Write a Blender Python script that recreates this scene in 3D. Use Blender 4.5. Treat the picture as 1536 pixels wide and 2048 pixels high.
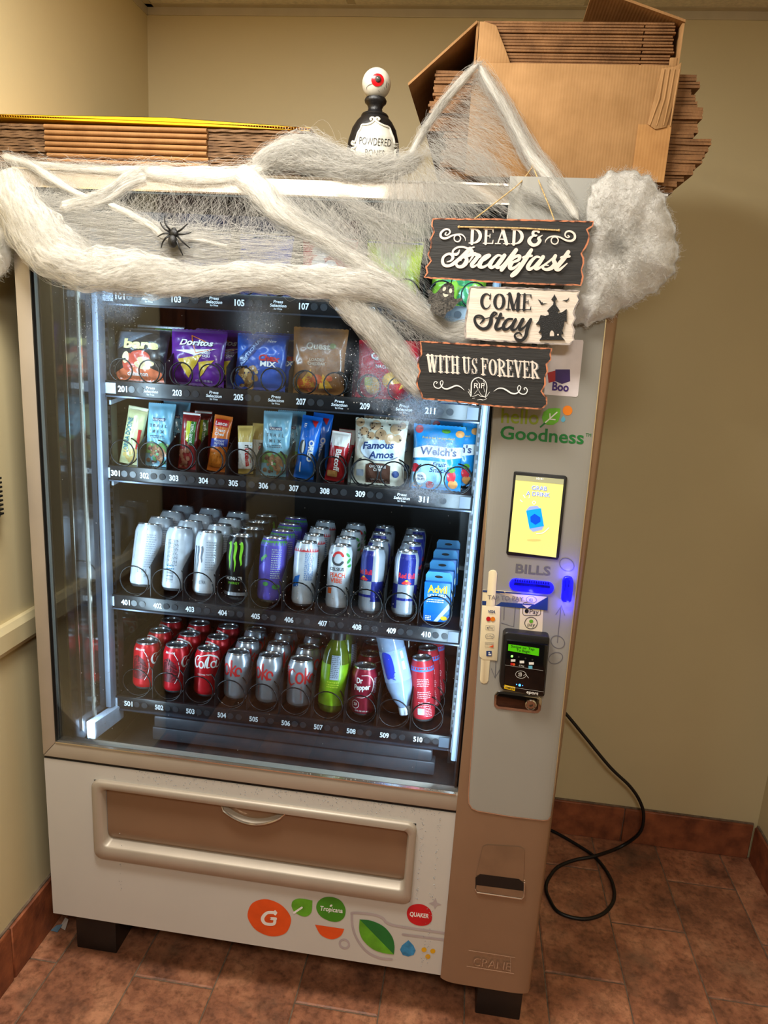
import bpy, bmesh, math, random
import numpy as np
from mathutils import Vector, Matrix, Euler

for _o in list(bpy.data.objects):
    bpy.data.objects.remove(_o)
SC = bpy.context.scene
COL = SC.collection
rnd = random.Random(7)
nrs = np.random.RandomState(11)
PI = math.pi

# ------------------------------------------------------------------ camera
YAW, PITCH, ROLL = -0.11602, -0.23542, 0.06048
CAM = np.array([0.91138, -1.35328, 1.55123])
FPX, IW, IH = 1420.0, 1536.0, 2048.0
_f = np.array([math.sin(YAW)*math.cos(PITCH), math.cos(YAW)*math.cos(PITCH), math.sin(PITCH)])
_r0 = np.array([math.cos(YAW), -math.sin(YAW), 0.0])
_u0 = np.cross(_r0, _f)
_r = _r0*math.cos(ROLL) + _u0*math.sin(ROLL)
_u = -_r0*math.sin(ROLL) + _u0*math.cos(ROLL)
cd = bpy.data.cameras.new('camera')
cam = bpy.data.objects.new('camera', cd)
COL.objects.link(cam)
cd.sensor_fit = 'VERTICAL'; cd.sensor_height = 36.0; cd.lens = 36.0*FPX/IH
cd.clip_start = 0.02
cam.matrix_world = Matrix(((_r[0], _u[0], -_f[0], CAM[0]), (_r[1], _u[1], -_f[1], CAM[1]),
                           (_r[2], _u[2], -_f[2], CAM[2]), (0, 0, 0, 1)))
SC.camera = cam

# ------------------------------------------------------------------ world, lamps, exposure
SC.view_settings.view_transform = 'Standard'
SC.view_settings.look = 'None'
SC.view_settings.gamma = 1.0
SC.view_settings.use_curve_mapping = False
SC.view_settings.exposure = 0.05
SC.cycles.transparent_max_bounces = 48
W = bpy.data.worlds.new('dim_hall'); SC.world = W; W.use_nodes = True
W.node_tree.nodes['Background'].inputs[0].default_value = (0.9, 0.75, 0.55, 1)
W.node_tree.nodes['Background'].inputs[1].default_value = 0.04

def lamp(name, loc, aim, sx, sy, power, col, spread=None):
    l = bpy.data.lights.new(name, 'AREA'); l.shape = 'RECTANGLE'; l.size = sx; l.size_y = sy
    l.energy = power; l.color = col
    if spread: l.spread = spread
    o = bpy.data.objects.new(name, l); COL.objects.link(o)
    o.location = loc
    o.rotation_euler = (Vector(aim)-Vector(loc)).to_track_quat('-Z', 'Y').to_euler()
    return o
WARM = (1.0, 0.97, 0.90)
COOL = (0.56, 0.80, 1.0)
lamp('ceiling_or_fill_lamp', (0.46, -0.54, 2.36), (0.50, -0.48, 0), 0.50, 0.30, 27, WARM)
lamp('ceiling_or_fill_lamp', (1.05, -1.9, 2.36), (1.05, -1.6, 0), 0.55, 0.35, 22, WARM)  # added frontal fill behind the viewer, not a known ceiling fixture
# the vending machine's own interior lamps: upright tubes behind the door frame and one across the top
lamp('left_tube', (0.074, 0.062, 1.10), (0.45, 0.42, 1.10), 0.03, 1.16, 4.6, COOL)
lamp('right_tube', (0.926, 0.060, 1.10), (0.50, 0.36, 1.10), 0.03, 1.16, 6.8, COOL)
lamp('top_tube', (0.50, 0.050, 1.745), (0.5, 0.36, 1.25), 0.80, 0.03, 1.4, COOL)

# ------------------------------------------------------------------ helpers
def P(px, py, y):
    """point of the plane at depth y that the photograph shows at (px, py)"""
    d = _f + (px-IW/2)/FPX*_r - (py-IH/2)/FPX*_u
    t = (y-CAM[1])/d[1]
    return CAM + t*d
def Pz(px, py, z):
    d = _f + (px-IW/2)/FPX*_r - (py-IH/2)/FPX*_u
    return CAM + (z-CAM[2])/d[2]*d
def Px(px, py, x):
    d = _f + (px-IW/2)/FPX*_r - (py-IH/2)/FPX*_u
    return CAM + (x-CAM[0])/d[0]*d
def crop(x0, y0, s, pts):
    return [(x0+a/s, y0+b/s) for a, b in pts]

def lin(h):
    if isinstance(h, str):
        h = h.lstrip('#'); c = [int(h[i:i+2], 16)/255 for i in (0, 2, 4)]
    else:
        c = [v/255 for v in h]
    return tuple(v/12.92 if v <= .04045 else ((v+.055)/1.055)**2.4 for v in c)

_ow = 'first second third fourth fifth sixth seventh eighth ninth tenth eleventh twelfth thirteenth fourteenth fifteenth sixteenth seventeenth eighteenth nineteenth twentieth'.split()
def nth(i): return _ow[i-1]
MATS = {}
def M(key, col=None, rough=.5, metal=0.0, var=0.06, vs=20.0, bump=0.0, bs=80.0, emit=0.0, spec=.5,
      stretch=None, trans=0.0, alpha=1.0, coat=0.0, rand=0.0, sub=0.0, sheen=0.0, col2=None, sharp=None):
    if key in MATS: return MATS[key]
    m = bpy.data.materials.new(key); m.use_nodes = True
    nt = m.node_tree; N = nt.nodes; L = nt.links
    b = N['Principled BSDF']
    c = lin(col)
    b.inputs['Roughness'].default_value = rough
    b.inputs['Metallic'].default_value = metal
    b.inputs['Specular IOR Level'].default_value = spec
    b.inputs['Transmission Weight'].default_value = trans
    b.inputs['Alpha'].default_value = alpha
    b.inputs['Coat Weight'].default_value = coat
    b.inputs['Sheen Weight'].default_value = sheen
    if sub: b.inputs['Subsurface Weight'].default_value = sub; b.inputs['Subsurface Radius'].default_value = (.01, .01, .01)
    tc = N.new('ShaderNodeTexCoord')
    mp = N.new('ShaderNodeMapping'); L.new(tc.outputs['Object'], mp.inputs[0])
    if stretch: mp.inputs['Scale'].default_value = stretch
    nz = N.new('ShaderNodeTexNoise'); nz.inputs['Scale'].default_value = vs; nz.inputs['Detail'].default_value = 5
    L.new(mp.outputs[0], nz.inputs['Vector'])
    rp = N.new('ShaderNodeValToRGB'); L.new(nz.outputs['Fac'], rp.inputs[0])
    lo = tuple(max(0, v*(1-var*2)) for v in c); hi = tuple(min(1, v*(1+var*2)) for v in c)
    if col2 is not None: lo, hi = lin(col2), c
    p0, p1 = sharp if sharp else (.3, .7)
    rp.color_ramp.elements[0].position = p0; rp.color_ramp.elements[1].position = p1
    rp.color_ramp.elements[0].color = (*lo, 1); rp.color_ramp.elements[1].color = (*hi, 1)
    out = rp.outputs[0]
    if rand:
        oi = N.new('ShaderNodeObjectInfo'); mr = N.new('ShaderNodeMapRange')
        L.new(oi.outputs['Random'], mr.inputs[0]); mr.inputs[3].default_value = 1-rand; mr.inputs[4].default_value = 1+rand
        hv = N.new('ShaderNodeHueSaturation'); L.new(mr.outputs[0], hv.inputs['Value']); L.new(out, hv.inputs['Color']); out = hv.outputs[0]
    L.new(out, b.inputs['Base Color'])
    if emit:
        L.new(out, b.inputs['Emission Color']); b.inputs['Emission Strength'].default_value = emit
    if bump:
        n2 = N.new('ShaderNodeTexNoise'); n2.inputs['Scale'].default_value = bs; n2.inputs['Detail'].default_value = 6
        L.new(mp.outputs[0], n2.inputs['Vector'])
        bp = N.new('ShaderNodeBump'); bp.inputs['Strength'].default_value = bump; bp.inputs['Distance'].default_value = .002
        L.new(n2.outputs['Fac'], bp.inputs['Height']); L.new(bp.outputs[0], b.inputs['Normal'])
    MATS[key] = m
    return m

def tag(o, label=None, cat=None, group=None, kind=None):
    if label: o['label'] = label
    if cat: o['category'] = cat
    if group: o['group'] = group
    if kind: o['kind'] = kind
    return o
def empty(name, loc=(0, 0, 0), parent=None):
    o = bpy.data.objects.new(name, None); COL.objects.link(o); o.location = loc
    o.empty_display_size = .05
    if parent: o.parent = parent
    return o
def link(name, me, parent=None, world=True):
    o = bpy.data.objects.new(name, me); COL.objects.link(o)
    if parent is not None:
        o.parent = parent
        if world:
            off = Vector((0, 0, 0)); q = parent
            while q is not None:
                off += q.location; q = q.parent
            o.location = -off
    return o
def copy_tree(o, parent=None):
    c = o.copy(); COL.objects.link(c)
    if parent is not None: c.parent = parent
    for ch in list(o.children): copy_tree(ch, c)
    return c

class MB:
    def __init__(s): s.v = []; s.f = []
    def add(s, V, F):
        n = len(s.v); s.v += [tuple(map(float, p)) for p in V]; s.f += [tuple(i+n for i in q) for q in F]; return s
    def box(s, x0, x1, y0, y1, z0, z1):
        return s.add([(x0, y0, z0), (x1, y0, z0), (x1, y1, z0), (x0, y1, z0), (x0, y0, z1), (x1, y0, z1), (x1, y1, z1), (x0, y1, z1)],
                     [(0, 3, 2, 1), (4, 5, 6, 7), (0, 1, 5, 4), (1, 2, 6, 5), (2, 3, 7, 6), (3, 0, 4, 7)])
    def prism(s, poly, y0, y1):
        """polygon in (x,z), extruded from y0 (front) to y1"""
        n = len(poly)
        V = [(a, y0, b) for a, b in poly] + [(a, y1, b) for a, b in poly]
        F = [tuple(range(n)), tuple(range(2*n-1, n-1, -1))]
        F += [(i, n+i, n+(i+1) % n, (i+1) % n) for i in range(n)]
        return s.add(V, F)
    def slab(s, poly, off):
        """any planar polygon of 3-D points pushed along the vector off"""
        n = len(poly); off = np.array(off)
        V = [np.array(p) for p in poly] + [np.array(p)+off for p in poly]
        F = [tuple(range(n)), tuple(range(2*n-1, n-1, -1))] + [(i, n+i, n+(i+1) % n, (i+1) % n) for i in range(n)]
        return s.add(V, F)
    def tube(s, pts, r, k=8, closed=False, cap=True, flat=1.0):
        pts = [np.array(p, float) for p in pts]; n = len(pts)
        rr = r if hasattr(r, '__len__') else [r]*n
        V = []; F = []; ref = None
        for i in range(n):
            a = pts[i-1] if (i > 0 or closed) else pts[i]; b = pts[(i+1) % n] if (i < n-1 or closed) else pts[i]
            t = b-a; t = t/(np.linalg.norm(t)+1e-12)
            if ref is None:
                ref = np.array([0, 0, 1.0]) if abs(t[2]) < .9 else np.array([0, 1.0, 0])
            n1 = ref - t*(ref@t); n1 /= np.linalg.norm(n1)+1e-12; ref = n1
            n2 = np.cross(t, n1)
            for j in range(k):
                a_ = 2*PI*j/k
                V.append(pts[i] + rr[i]*(math.cos(a_)*n1 + flat*math.sin(a_)*n2))
        m = n if closed else n-1
        for i in range(m):
            for j in range(k):
                i2 = (i+1) % n
                F.append((i*k+j, i*k+(j+1) % k, i2*k+(j+1) % k, i2*k+j))
        if cap and not closed:
            F.append(tuple(range(k-1, -1, -1))); F.append(tuple((n-1)*k+j for j in range(k)))
        return s.add(V, F)
    def lathe(s, prof, k=32, c=(0, 0, 0), cap=True):
        V = []; F = []; n = len(prof)
        for r, z in prof:
            for j in range(k):
                a = 2*PI*j/k
                V.append((c[0]+r*math.sin(a), c[1]-r*math.cos(a), c[2]+z))
        for i in range(n-1):
            for j in range(k):
                F.append((i*k+j, i*k+(j+1) % k, (i+1)*k+(j+1) % k, (i+1)*k+j))
        if cap:
            F.append(tuple(range(k-1, -1, -1))); F.append(tuple((n-1)*k+j for j in range(k)))
        return s.add(V, F)
    def ball(s, c, r, k=16, m=10, sc=(1, 1, 1)):
        V = [(c[0], c[1], c[2]-r*sc[2])]; F = []
        for i in range(1, m):
            p = PI*i/m
            for j in range(k):
                a = 2*PI*j/k
                V.append((c[0]+r*sc[0]*math.sin(p)*math.cos(a), c[1]+r*sc[1]*math.sin(p)*math.sin(a), c[2]-r*sc[2]*math.cos(p)))
        V.append((c[0], c[1], c[2]+r*sc[2])); t = len(V)-1
        for j in range(k):
            F.append((0, 1+(j+1) % k, 1+j)); F.append((t, 1+(m-2)*k+j, 1+(m-2)*k+(j+1) % k))
        for i in range(m-2):
            for j in range(k):
                F.append((1+i*k+j, 1+i*k+(j+1) % k, 1+(i+1)*k+(j+1) % k, 1+(i+1)*k+j))
        return s.add(V, F)
    def mesh(s, name, mat, smooth=None, bevel=0.0, seg=2):
        me = bpy.data.meshes.new(name); me.from_pydata(s.v, [], s.f); me.validate()
        if bevel:
            bm = bmesh.new(); bm.from_mesh(me)
            bmesh.ops.remove_doubles(bm, verts=bm.verts, dist=1e-6)
            ed = [e for e in bm.edges if len(e.link_faces) == 2 and e.calc_face_angle(0) > .6]
            bmesh.ops.bevel(bm, geom=ed, offset=bevel, segments=seg, profile=.5, affect='EDGES', clamp_overlap=True)
            bm.to_mesh(me); bm.free()
        if smooth or bevel:
            me.polygons.foreach_set('use_smooth', [True]*len(me.polygons))
            me.set_sharp_from_angle(angle=smooth if isinstance(smooth, float) else .7)
        if mat is not None: me.materials.append(mat)
        return me
    def build(s, name, mat, parent=None, smooth=None, bevel=0.0, seg=2, world=True):
        return link(name, s.mesh(name, mat, smooth, bevel, seg), parent, world)

def mesh_np(name, V, Q, mat, smooth=True):
    """quads from numpy arrays"""
    me = bpy.data.meshes.new(name); n = len(Q); w = Q.shape[1]
    me.vertices.add(len(V)); me.vertices.foreach_set('co', np.ascontiguousarray(V, dtype=np.float32).ravel())
    me.loops.add(n*w); me.loops.foreach_set('vertex_index', np.ascontiguousarray(Q, dtype=np.int32).ravel())
    me.polygons.add(n); me.polygons.foreach_set('loop_start', np.arange(0, n*w, w, dtype=np.int32))
    me.polygons.foreach_set('use_smooth', np.ones(n, dtype=bool))
    me.update(calc_edges=True); me.validate()
    if mat: me.materials.append(mat)
    return me

# ---- flat print: 2-D shapes that are laid on a surface
def catmull(pts, n=8, closed=False):
    pts = [np.array(p, float) for p in pts]; N_ = len(pts); out = []
    rng = range(N_ if closed else N_-1)
    for i in rng:
        g = (lambda j: pts[j % N_]) if closed else (lambda j: pts[min(max(j, 0), N_-1)])
        p0, p1, p2, p3 = g(i-1), g(i), g(i+1), g(i+2)
        for k in range(n):
            t = k/n
            out.append(.5*((2*p1)+(p2-p0)*t+(2*p0-5*p1+4*p2-p3)*t*t+(3*p1-p0-3*p2+p3)*t**3))
    if not closed: out.append(pts[-1])
    return out
def poly(pts): return ([tuple(p) for p in pts], [tuple(range(len(pts)))])
def ell(cx, cy, rx, ry=None, n=28, rot=0):
    ry = ry or rx; c, s_ = math.cos(rot), math.sin(rot)
    return poly([(cx+rx*math.cos(2*PI*i/n)*c-ry*math.sin(2*PI*i/n)*s_, cy+rx*math.cos(2*PI*i/n)*s_+ry*math.sin(2*PI*i/n)*c) for i in range(n)])
def rect(x0, y0, x1, y1): return poly([(x0, y0), (x1, y0), (x1, y1), (x0, y1)])
def rrect(x0, y0, x1, y1, r, n=5):
    out = []
    for cx, cy, a in ((x1-r, y1-r, 0), (x0+r, y1-r, 90), (x0+r, y0+r, 180), (x1-r, y0+r, 270)):
        for i in range(n+1):
            t = math.radians(a+90*i/n); out.append((cx+r*math.cos(t), cy+r*math.sin(t)))
    return poly(out)
def stroke(pts, w, sm=0, closed=False):
    if sm:
        wd = w
        if hasattr(w, '__len__'):
            P3 = [(p[0], p[1], ww) for p, ww in zip(pts, w)]
            c = catmull(P3, sm, closed); pts = [(p[0], p[1]) for p in c]; wd = [max(p[2], .01*max(w)) for p in c]
        else:
            pts = [tuple(p) for p in catmull(pts, sm, closed)]
        w = wd
    n = len(pts); ww = w if hasattr(w, '__len__') else [w]*n
    V = []; F = []
    for i in range(n):
        a = pts[i-1] if (i > 0 or closed) else pts[i]; b = pts[(i+1) % n] if (i < n-1 or closed) else pts[i]
        tx, ty = b[0]-a[0], b[1]-a[1]; l = math.hypot(tx, ty) or 1
        nx, ny = -ty/l*ww[i]/2, tx/l*ww[i]/2; e_ = 0 if closed else 4e-6*i
        V += [(pts[i][0]+nx, pts[i][1]+ny, e_), (pts[i][0]-nx, pts[i][1]-ny, e_)]
    for i in range(n if closed else n-1):
        j = (i+1) % n; F.append((2*i, 2*i+1, 2*j+1, 2*j))
    if not closed:
        for e in (0, n-1):
            k = len(V); m = 8
            V += [(pts[e][0]+ww[e]/2*math.cos(2*PI*q/m), pts[e][1]+ww[e]/2*math.sin(2*PI*q/m), -1.2e-5 if e == 0 else 4e-6*n+1.2e-5) for q in range(m)]
            F.append(tuple(range(k, k+m)))
    return V, F
_txt = {}
def _text(st, bold=0.0):
    if (st, bold) in _txt: return _txt[(st, bold)]
    c = bpy.data.curves.new('t', 'FONT'); c.body = st; c.size = 1.0; c.resolution_u = 3; c.offset = bold
    o = bpy.data.objects.new('t', c); COL.objects.link(o)
    bpy.context.view_layer.update()
    me = bpy.data.meshes.new_from_object(o)
    V = [(v.co.x, v.co.y) for v in me.vertices]; F = [tuple(p.vertices) for p in me.polygons]
    bpy.data.objects.remove(o); bpy.data.curves.remove(c); bpy.data.meshes.remove(me)
    _txt[(st, bold)] = (V, F); return V, F
CAP = None
def text(st, x, y, h, w=None, al='l', shear=0.0, rot=0.0, bold=0.0, flip=1):
    """lettering with cap height h, its width fitted to w; flip=-1 when y runs down"""
    global CAP
    if CAP is None: CAP = max(p[1] for p in _text('H')[0])
    V, F = _text(st, bold); x0 = min(p[0] for p in V); x1 = max(p[0] for p in V)
    sy = h/CAP; sx = (w/(x1-x0)) if w else sy
    W_ = (x1-x0)*sx; dx = {'l': 0, 'c': -W_/2, 'r': -W_}[al]
    c, s_ = math.cos(rot), math.sin(rot); out = []
    for a, b in V:
        u = (a-x0)*sx+dx+shear*b*sy; v = b*sy
        out.append((x+u*c-v*s_, y+flip*(u*s_+v*c)))
    return out, F
def shapes(*ss):
    V = []; F = []; L_ = 0.0   # every further shape lies a hair above the one before
    for v, f in ss:
        n = len(V); V += [(q[0], q[1], (q[2] if len(q) > 2 else 0)+L_) for q in v]; L_ = max(q[2] for q in V[n:])+2.5e-5 if len(ss) < 40 else 0.0; F += [tuple(i+n for i in q) for q in f]
    return V, F
def decal(name, mat, shp, mp, parent=None, sub=None, d=0.0, world=True):
    """lay 2-D shapes on a surface; mp(u, v, d) gives the 3-D point, d metres proud of the surface"""
    V, F = shp
    bm = bmesh.new(); zl = {}; vs = []
    for q in V:
        v_ = bm.verts.new((q[0], q[1], (q[2] if len(q) > 2 else 0.0))); vs.append(v_)
    for q in F:
        try: bm.faces.new([vs[i] for i in q])
        except ValueError: pass
    if sub:
        bmesh.ops.triangulate(bm, faces=bm.faces)
        for _ in range(5):
            lg = [e for e in bm.edges if e.calc_length() > sub]
            if not lg: break
            bmesh.ops.subdivide_edges(bm, edges=lg, cuts=1); bmesh.ops.triangulate(bm, faces=[f for f in bm.faces if len(f.verts) > 3])
    for v in bm.verts: v.co = Vector(mp(v.co.x, v.co.y, d+v.co.z))
    me = bpy.data.meshes.new(name); bm.to_mesh(me); bm.free()
    me.materials.append(mat)
    return link(name, me, parent, world)
def pxmap(yf):
    """photo pixel -> point of the surface y = yf(x, z)"""
    def f(u, v, d=0.0):
        y = yf(1.0, 1.0)
        for _ in range(4):
            p = P(u, v, y-d); y = yf(p[0], p[2])
        return P(u, v, y-d)
    return f
def flat(y): return pxmap(lambda x, z: y)
# ------------------------------------------------------------------ the room
XL, XR, YB, YF, ZC = -0.080, 1.925, 0.771, -2.60, 2.412
m_wall = M('cream_wall_paint', (212, 196, 153), .55, var=.015, vs=3, bump=.12, bs=60)
m_base = M('terracotta_skirting', (160, 90, 54), .6, var=.35, vs=22, bump=.5, bs=120, col2=(104, 54, 32), rand=.12)
m_grout = M('brown_grout', (112, 92, 74), .9, var=.2, vs=60, bump=.4)
tag(MB().box(XL-.1, XR+.1, YB, YB+.1, -.1, 2.6).build('wall_back', m_wall), kind='structure')
tag(MB().box(XL-.1, XL, YF, YB, -.1, 2.6).build('wall_left', m_wall), kind='structure')
tag(MB().box(XR, XR+.1, YF, YB, -.1, 2.6).build('wall_right', m_wall), kind='structure')

# floor: a grout bed that carries every tile
def tile_mat():
    m = bpy.data.materials.new('worn_terracotta_tile'); m.use_nodes = True
    nt = m.node_tree; N = nt.nodes; L = nt.links; b = N['Principled BSDF']
    tc = N.new('ShaderNodeTexCoord'); oi = N.new('ShaderNodeObjectInfo')
    va = N.new('ShaderNodeVectorMath'); va.operation = 'ADD'
    sc = N.new('ShaderNodeVectorMath'); sc.operation = 'SCALE'; sc.inputs[3].default_value = 31.0
    cx = N.new('ShaderNodeCombineXYZ')
    for i in range(3): L.new(oi.outputs['Random'], cx.inputs[i])
    L.new(cx.outputs[0], sc.inputs[0]); L.new(tc.outputs['Object'], va.inputs[0]); L.new(sc.outputs[0], va.inputs[1])
    def noise(s, d):
        n = N.new('ShaderNodeTexNoise'); n.inputs['Scale'].default_value = s; n.inputs['Detail'].default_value = d
        n.inputs['Roughness'].default_value = .65
        L.new(va.outputs[0], n.inputs['Vector']); return n
    n1, n2, n3 = noise(9, 7), noise(60, 6), noise(5, 4)
    r1 = N.new('ShaderNodeValToRGB'); L.new(n1.outputs['Fac'], r1.inputs[0])
    e = r1.color_ramp.elements; e[0].position = .3; e[0].color = (*lin((104, 66, 48)), 1); e[1].position = .72; e[1].color = (*lin((204, 142, 104)), 1)
    k = e.new(.5); k.color = (*lin((162, 104, 74)), 1)
    r2 = N.new('ShaderNodeValToRGB'); L.new(n2.outputs['Fac'], r2.inputs[0])
    e = r2.color_ramp.elements; e[0].position = .28; e[0].color = (.35, .35, .35, 1); e[1].position = .55; e[1].color = (1, 1, 1, 1)
    mx = N.new('ShaderNodeMix'); mx.data_type = 'RGBA'; mx.blend_type = 'MULTIPLY'; mx.inputs[0].default_value = .85
    L.new(r1.outputs[0], mx.inputs[6]); L.new(r2.outputs[0], mx.inputs[7])
    r3 = N.new('ShaderNodeValToRGB'); L.new(n3.outputs['Fac'], r3.inputs[0])
    e = r3.color_ramp.elements; e[0].position = .56; e[0].color = (0, 0, 0, 1); e[1].position = .75; e[1].color = (.55, .55, .55, 1)
    mg = N.new('ShaderNodeMix'); mg.data_type = 'RGBA'; L.new(r3.outputs[0], mg.inputs[0])
    L.new(mx.outputs[2], mg.inputs[6]); mg.inputs[7].default_value = (*lin((120, 98, 76)), 1)
    hv = N.new('ShaderNodeHueSaturation'); mr = N.new('ShaderNodeMapRange'); L.new(oi.outputs['Random'], mr.inputs[0])
    mr.inputs[3].default_value = .82; mr.inputs[4].default_value = 1.15; L.new(mr.outputs[0], hv.inputs['Value']); L.new(mg.outputs[2], hv.inputs['Color'])
    L.new(hv.outputs[0], b.inputs['Base Color'])
    rr = N.new('ShaderNodeMapRange'); L.new(n2.outputs['Fac'], rr.inputs[0]); rr.inputs[3].default_value = .32; rr.inputs[4].default_value = .7
    L.new(rr.outputs[0], b.inputs['Roughness'])
    bp = N.new('ShaderNodeBump'); bp.inputs['Strength'].default_value = .55; bp.inputs['Distance'].default_value = .003
    L.new(n2.outputs['Fac'], bp.inputs['Height']); L.new(bp.outputs[0], b.inputs['Normal'])
    return m
m_tile = tile_mat()
floor = tag(MB().box(XL-.02, XR+.02, YF, YB+.02, -.08, -.0025).build('floor', m_grout), kind='structure')
TW, TL, J = .2027, .4054, .0035
def tile_mesh(w, l):
    b = MB(); h, i = .011, .0035
    x, y = w/2-J/2, l/2-J/2
    V = [(-x, -y, -h), (x, -y, -h), (x, y, -h), (-x, y, -h), (-x, -y, -.002), (x, -y, -.002), (x, y, -.002), (-x, y, -.002),
         (-x+i, -y+i, 0), (x-i, -y+i, 0), (x-i, y-i, 0), (-x+i, y-i, 0)]
    F = [(0, 3, 2, 1), (8, 9, 10, 11)]
    for a in range(4):
        c = (a+1) % 4; F += [(a, c, 4+c, 4+a), (4+a, 4+c, 8+c, 8+a)]
    return b.add(V, F).mesh('tile', m_tile)
_tm = {}
for k in range(-1, 10):
    x0, x1 = max(TW*k+.0012, XL), min(TW*(k+1)+.0012, XR)
    if x1-x0 < .02: continue
    off = TW if k % 2 == 0 else 0.0
    for j in range(-8, 4):
        y0, y1 = off+TL*j, off+TL*(j+1)
        y0, y1 = max(y0, YF), min(y1, YB)
        if y1-y0 < .02: continue
        key = (round(x1-x0, 3), round(y1-y0, 3))
        if key not in _tm: _tm[key] = tile_mesh(x1-x0, y1-y0)
        o = link('tile', _tm[key], floor); o.location = ((x0+x1)/2, (y0+y1)/2, 0)

# skirting: upright tiles along the walls
def skirting(name, along, fixed, a0, cuts, h):
    root = None
    for i in range(len(cuts)-1):
        c0, c1 = cuts[i]+.0015, cuts[i+1]-.0015
        if along == 'x': b = MB().box(c0, c1, fixed-.012, fixed, 0.0, h)
        elif a0 > 0: b = MB().box(fixed, fixed+.012, c0, c1, 0.0, h)
        else: b = MB().box(fixed-.012, fixed, c0, c1, 0.0, h)
        if root is None:
            if along == 'x': g = MB().box(cuts[0], cuts[-1], fixed-.006, fixed, 0, h+.004)
            elif a0 > 0: g = MB().box(fixed, fixed+.006, cuts[0], cuts[-1], 0, h+.004)
            else: g = MB().box(fixed-.006, fixed, cuts[0], cuts[-1], 0, h+.004)
            root = tag(g.build(name, m_grout), kind='structure')
        b.build('tile', m_base, root, bevel=.0025, seg=1)
skirting('baseboard_back', 'x', YB, 1, [XL+.013, .29, .70, 1.105, 1.512, XR-.013], .122)
skirting('baseboard_left', 'y', XL, 1, [YF, -2.32, -1.92, -1.52, -.86, -.46, -.062, .34, .74, YB-.013], .146)
skirting('baseboard_right', 'y', XR, -1, [YF, -2.3, -1.9, -1.5, -1.1, -.7, -.3, .1, .5, YB-.013], .122)

# chair rail on the left wall and the wooden door further along it (both mirrored in the glass)
m_trim = M('cream_trim_paint', (212, 196, 153), .5, var=.02, bump=.1)
for a, b_ in ((-.80, YB), (YF, -1.62)):
    tag(MB().prism([(0, 0), (.014, 0), (.020, .012), (.020, .052), (.012, .066), (0, .066)], a, b_).build('trim_1', m_trim), kind='structure')
    o = bpy.data.objects[[n.name for n in bpy.data.objects if n.name.startswith('trim_1')][-1]]; o.location = (XL, 0, .828)
m_wood = M('brown_stained_wood', (98, 50, 26), .4, var=.25, vs=6, stretch=(1, 12, 1), bump=.1)
dr = tag(MB().box(XL, XL+.022, -1.54, -.88, .005, 2.03).build('door_1', m_wood, bevel=.003), kind='structure')
MB().box(XL+.022, XL+.03, -1.46, -.96, .25, .95).build('panel', m_wood, dr, bevel=.006)
MB().box(XL+.022, XL+.03, -1.46, -.96, 1.08, 1.9).build('panel', m_wood, dr, bevel=.006)
for a, b_, z0, z1 in ((-.88, -.81, 0.148, 2.1), (-1.61, -1.54, 0.148, 2.1), (-1.54, -.88, 2.03, 2.1)):
    MB().box(XL, XL+.028, a, b_, z0, z1).build('door_casing', m_wood, dr, bevel=.004)

# ceiling of lay-in boards
m_ceil = M('ceiling_board', (222, 212, 190), .9, var=.06, vs=90, bump=.6, bs=160)
m_tbar = M('ceiling_grid_metal', (196, 184, 158), .5, var=.03)
ceil = tag(MB().box(XL, XR, YF, YB, ZC+.02, ZC+.05).build('ceiling', m_ceil), kind='structure')
xs = [XL+.012, .50, 1.11, 1.72, XR-.012]; ys = [YB-.012, .46, -.15, -.76, -1.37, -1.98, YF+.01]
for i in range(len(xs)-1):
    for j in range(len(ys)-1):
        MB().box(xs[i]+.008, xs[i+1]-.008, ys[j+1]+.008, ys[j]-.008, ZC-.002, ZC+.016).build('board', m_ceil, ceil, bevel=.004, seg=1)
g = MB()
for x in xs[1:-1]: g.box(x-.012, x+.012, YF, YB, ZC, ZC+.012)
for y in ys[1:-1]: g.box(XL, XR, y-.012, y+.012, ZC, ZC+.0119)
g.build('grid_bar', m_tbar, ceil)
tr = tag(MB().box(XL, XR, YB-.022, YB, ZC-.003, ZC+.0).add([], []).box(XL, XR, YB-.003, YB, ZC-.022, ZC).build('trim_2', m_tbar), kind='structure')
tr = tag(MB().box(XL, XL+.022, YF, YB, ZC-.003, ZC).box(XL, XL+.003, YF, YB, ZC-.022, ZC).build('trim_3', m_tbar), kind='structure')

# small black grip fixed to the left wall
m_blackpl = M('black_plastic', (22, 21, 20), .42, var=.1, vs=40, bump=.08)
gr = empty('wall_bracket', (XL, -.05, 1.19)); tag(gr, 'black ribbed plastic grip on the wall at the left edge', 'bracket')
MB().box(XL, XL+.026, -.10, -.014, 1.142, 1.236).build('body', m_blackpl, gr, bevel=.005)
for k in range(9):
    z = 1.150+k*.0095
    MB().box(XL+.004, XL+.029, -.09, -.010, z, z+.004).build('rib', m_blackpl, gr)
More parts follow.
